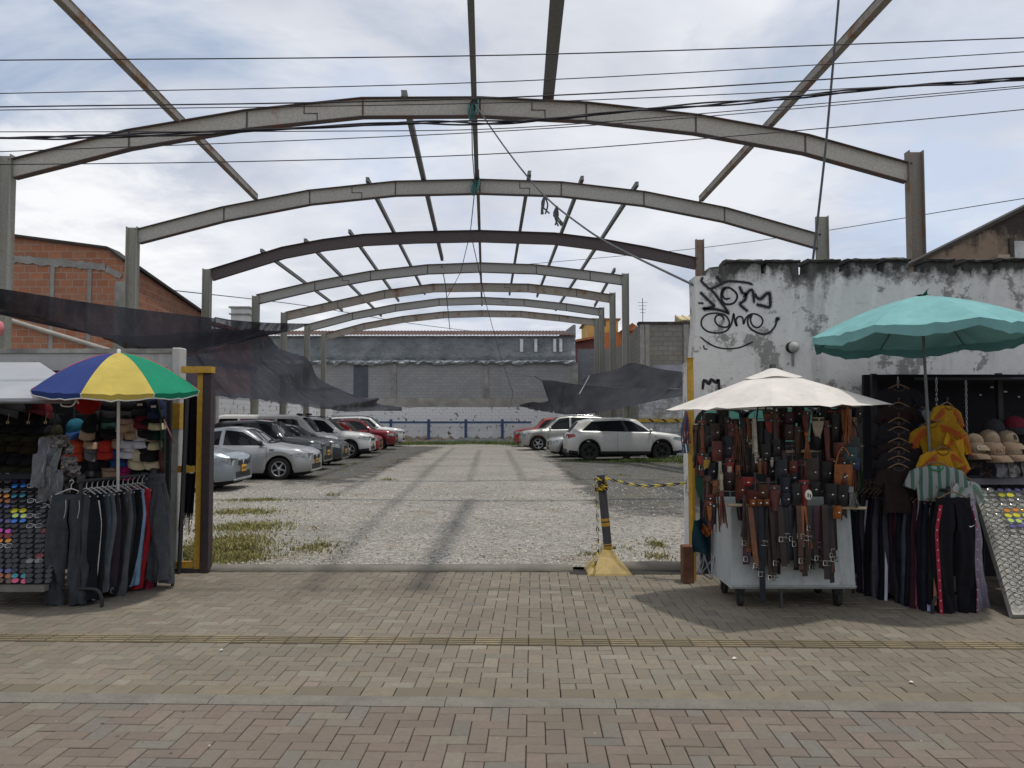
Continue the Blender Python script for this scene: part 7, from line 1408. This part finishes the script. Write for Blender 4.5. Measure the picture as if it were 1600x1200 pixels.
for i, (px, py) in enumerate(((1532, 617), (1571, 612), (1592, 620), (1550, 605))):
    mb = MB(); p_ = P(px, py, 7.9); mb.box(p_, (.02+.012*(i % 2), .006, .016)); tag(mb.build('price_tag', M('tag_white', (.42, .42, .42))), 'small pale tag hanging in the dark booth, %s from the chain' % ORD[i], 'tag')
for i, (px, py) in enumerate(((1526, 725), (1540, 738))):
    packet('dim small packet below the beige caps, %s of two' % ('upper' if i == 0 else 'lower'), px, py, 7.6, .12, .09, M('packet_dim', (.05, .035, .035), .4), 0, 0, 'packets on the booth shelf', 120+i)
# slanted spectacles board
TL, TR, BL_, BR = P(1523, 766, 7.42), P(1672, 766, 7.46), P(1583, 960, 6.44), P(1752, 960, 6.48)
BL_.z = max(.02, BL_.z); BR.z = max(.02, BR.z)
b2 = thing('display_board', 'slanted pale board set with rows of spectacles leaning to the ground', 'display board', (4.6, 6.9, 0)); n_ = (TR-TL).cross(BL_-TL).normalized(); n_ = n_ if n_.y < 0 else -n_
mb = MB(); q = [TL, TR, BR, BL_]; mb.add([p-n_*.004 for p in q]+[p-n_*.06 for p in q], [(0, 1, 2, 3), (7, 6, 5, 4)]+[(i, (i+1) % 4, 4+(i+1) % 4, 4+i) for i in range(4)]); mb.build('panel', M('board_cream', (.34, .33, .29), .7, var=.15, sc=3), b2)
MB().tube([(TL.x+.1, 7.5, 0), TL+V((.1, .05, -.03))], .018, 6).build('leg', m_iron, b2); MB().tube([(TR.x-.1, 7.55, 0), TR+V((-.1, .05, -.03))], .018, 6).build('leg', m_iron, b2)
sp2 = {(0, 2): 'violet', (1, 1): 'yellow', (0, 3): 'mirror blue', (1, 3): 'teal', (4, 1): 'orange', (5, 1): 'yellow', (6, 1): 'lime yellow', (6, 3): 'mirror blue', (4, 2): 'orange', (5, 2): 'yellow', (7, 1): 'violet', (0, 0): 'grey gradient', (0, 1): 'violet', (2, 3): 'teal'}
SG['clear'] = (BL, (.35, .35, .33))
slant2 = math.atan2(TL.z-BL_.z, TL.y-BL_.y)
for r_ in range(21):
    v = (r_+.6)/22
    for ci in range(5):
        Lp, Rp = TL.lerp(BL_, v), TR.lerp(BR, v); u = (.085+.17*ci)/(Rp-Lp).length; kind = sp2.get((r_, ci), 'clear'); key = 'sp_'+kind
        if key not in proto: o = proto[key] = glass_proto(*SG[kind], .1, .35 if kind == 'clear' else 1); o.name = 'spectacles' if kind == 'clear' else 'sunglasses'
        else: o = dup(proto[key])
        lab = 'black framed clear spectacles among the many on the slanted pale board' if kind == 'clear' else '%s sunglasses on the slanted pale board, %s row, %s column' % (kind, ORD[r_], ORD[ci])
        tag(o, lab, 'spectacles' if kind == 'clear' else 'sunglasses', 'glasses on the slanted pale board')
        sgl(o, Lp.lerp(Rp, u)+n_*.045+V((rn.uniform(-.006, .006), 0, 0)), (-(pi/2-slant2)+R(rn.uniform(0, 12)), R(rn.uniform(-6, 6)), R(rn.uniform(-8, 8))), 1.1)
# teal umbrella
ua = P(1456, 462, 7.0); m_tl = Mfab('canvas_teal', (.185, .40, .40), .07); gb0 = V((P(1457, 700, 6.95).x, 6.92, 0))
umbrella('parasol', 'large faded teal parasol with a drooping valance over the clothes booth', gb0, .99, ua.z-.36, .36, 8, [m_tl], -pi/2-pi/8-R(27), (R(-2.2), R(-.6), 0), val=.09, sag=.22, polem=M('pole_grey', (.13, .135, .135), .5), poler=.013, finial=None, droop=1.45, scal=.35)
mb = MB(); mb.grid(lambda u, v: V((gb0.x-.09+.13*u, 7.0+.05*sin(3*v), ua.z+.0+.07*v*u*u*1.0+.01*sin(u*9))), 6, 4); tag(mb.build('rag', Mcloth('rag_green', (.01, .10, .06))), 'scrap of green cloth tied on top of the teal parasol', 'cloth')
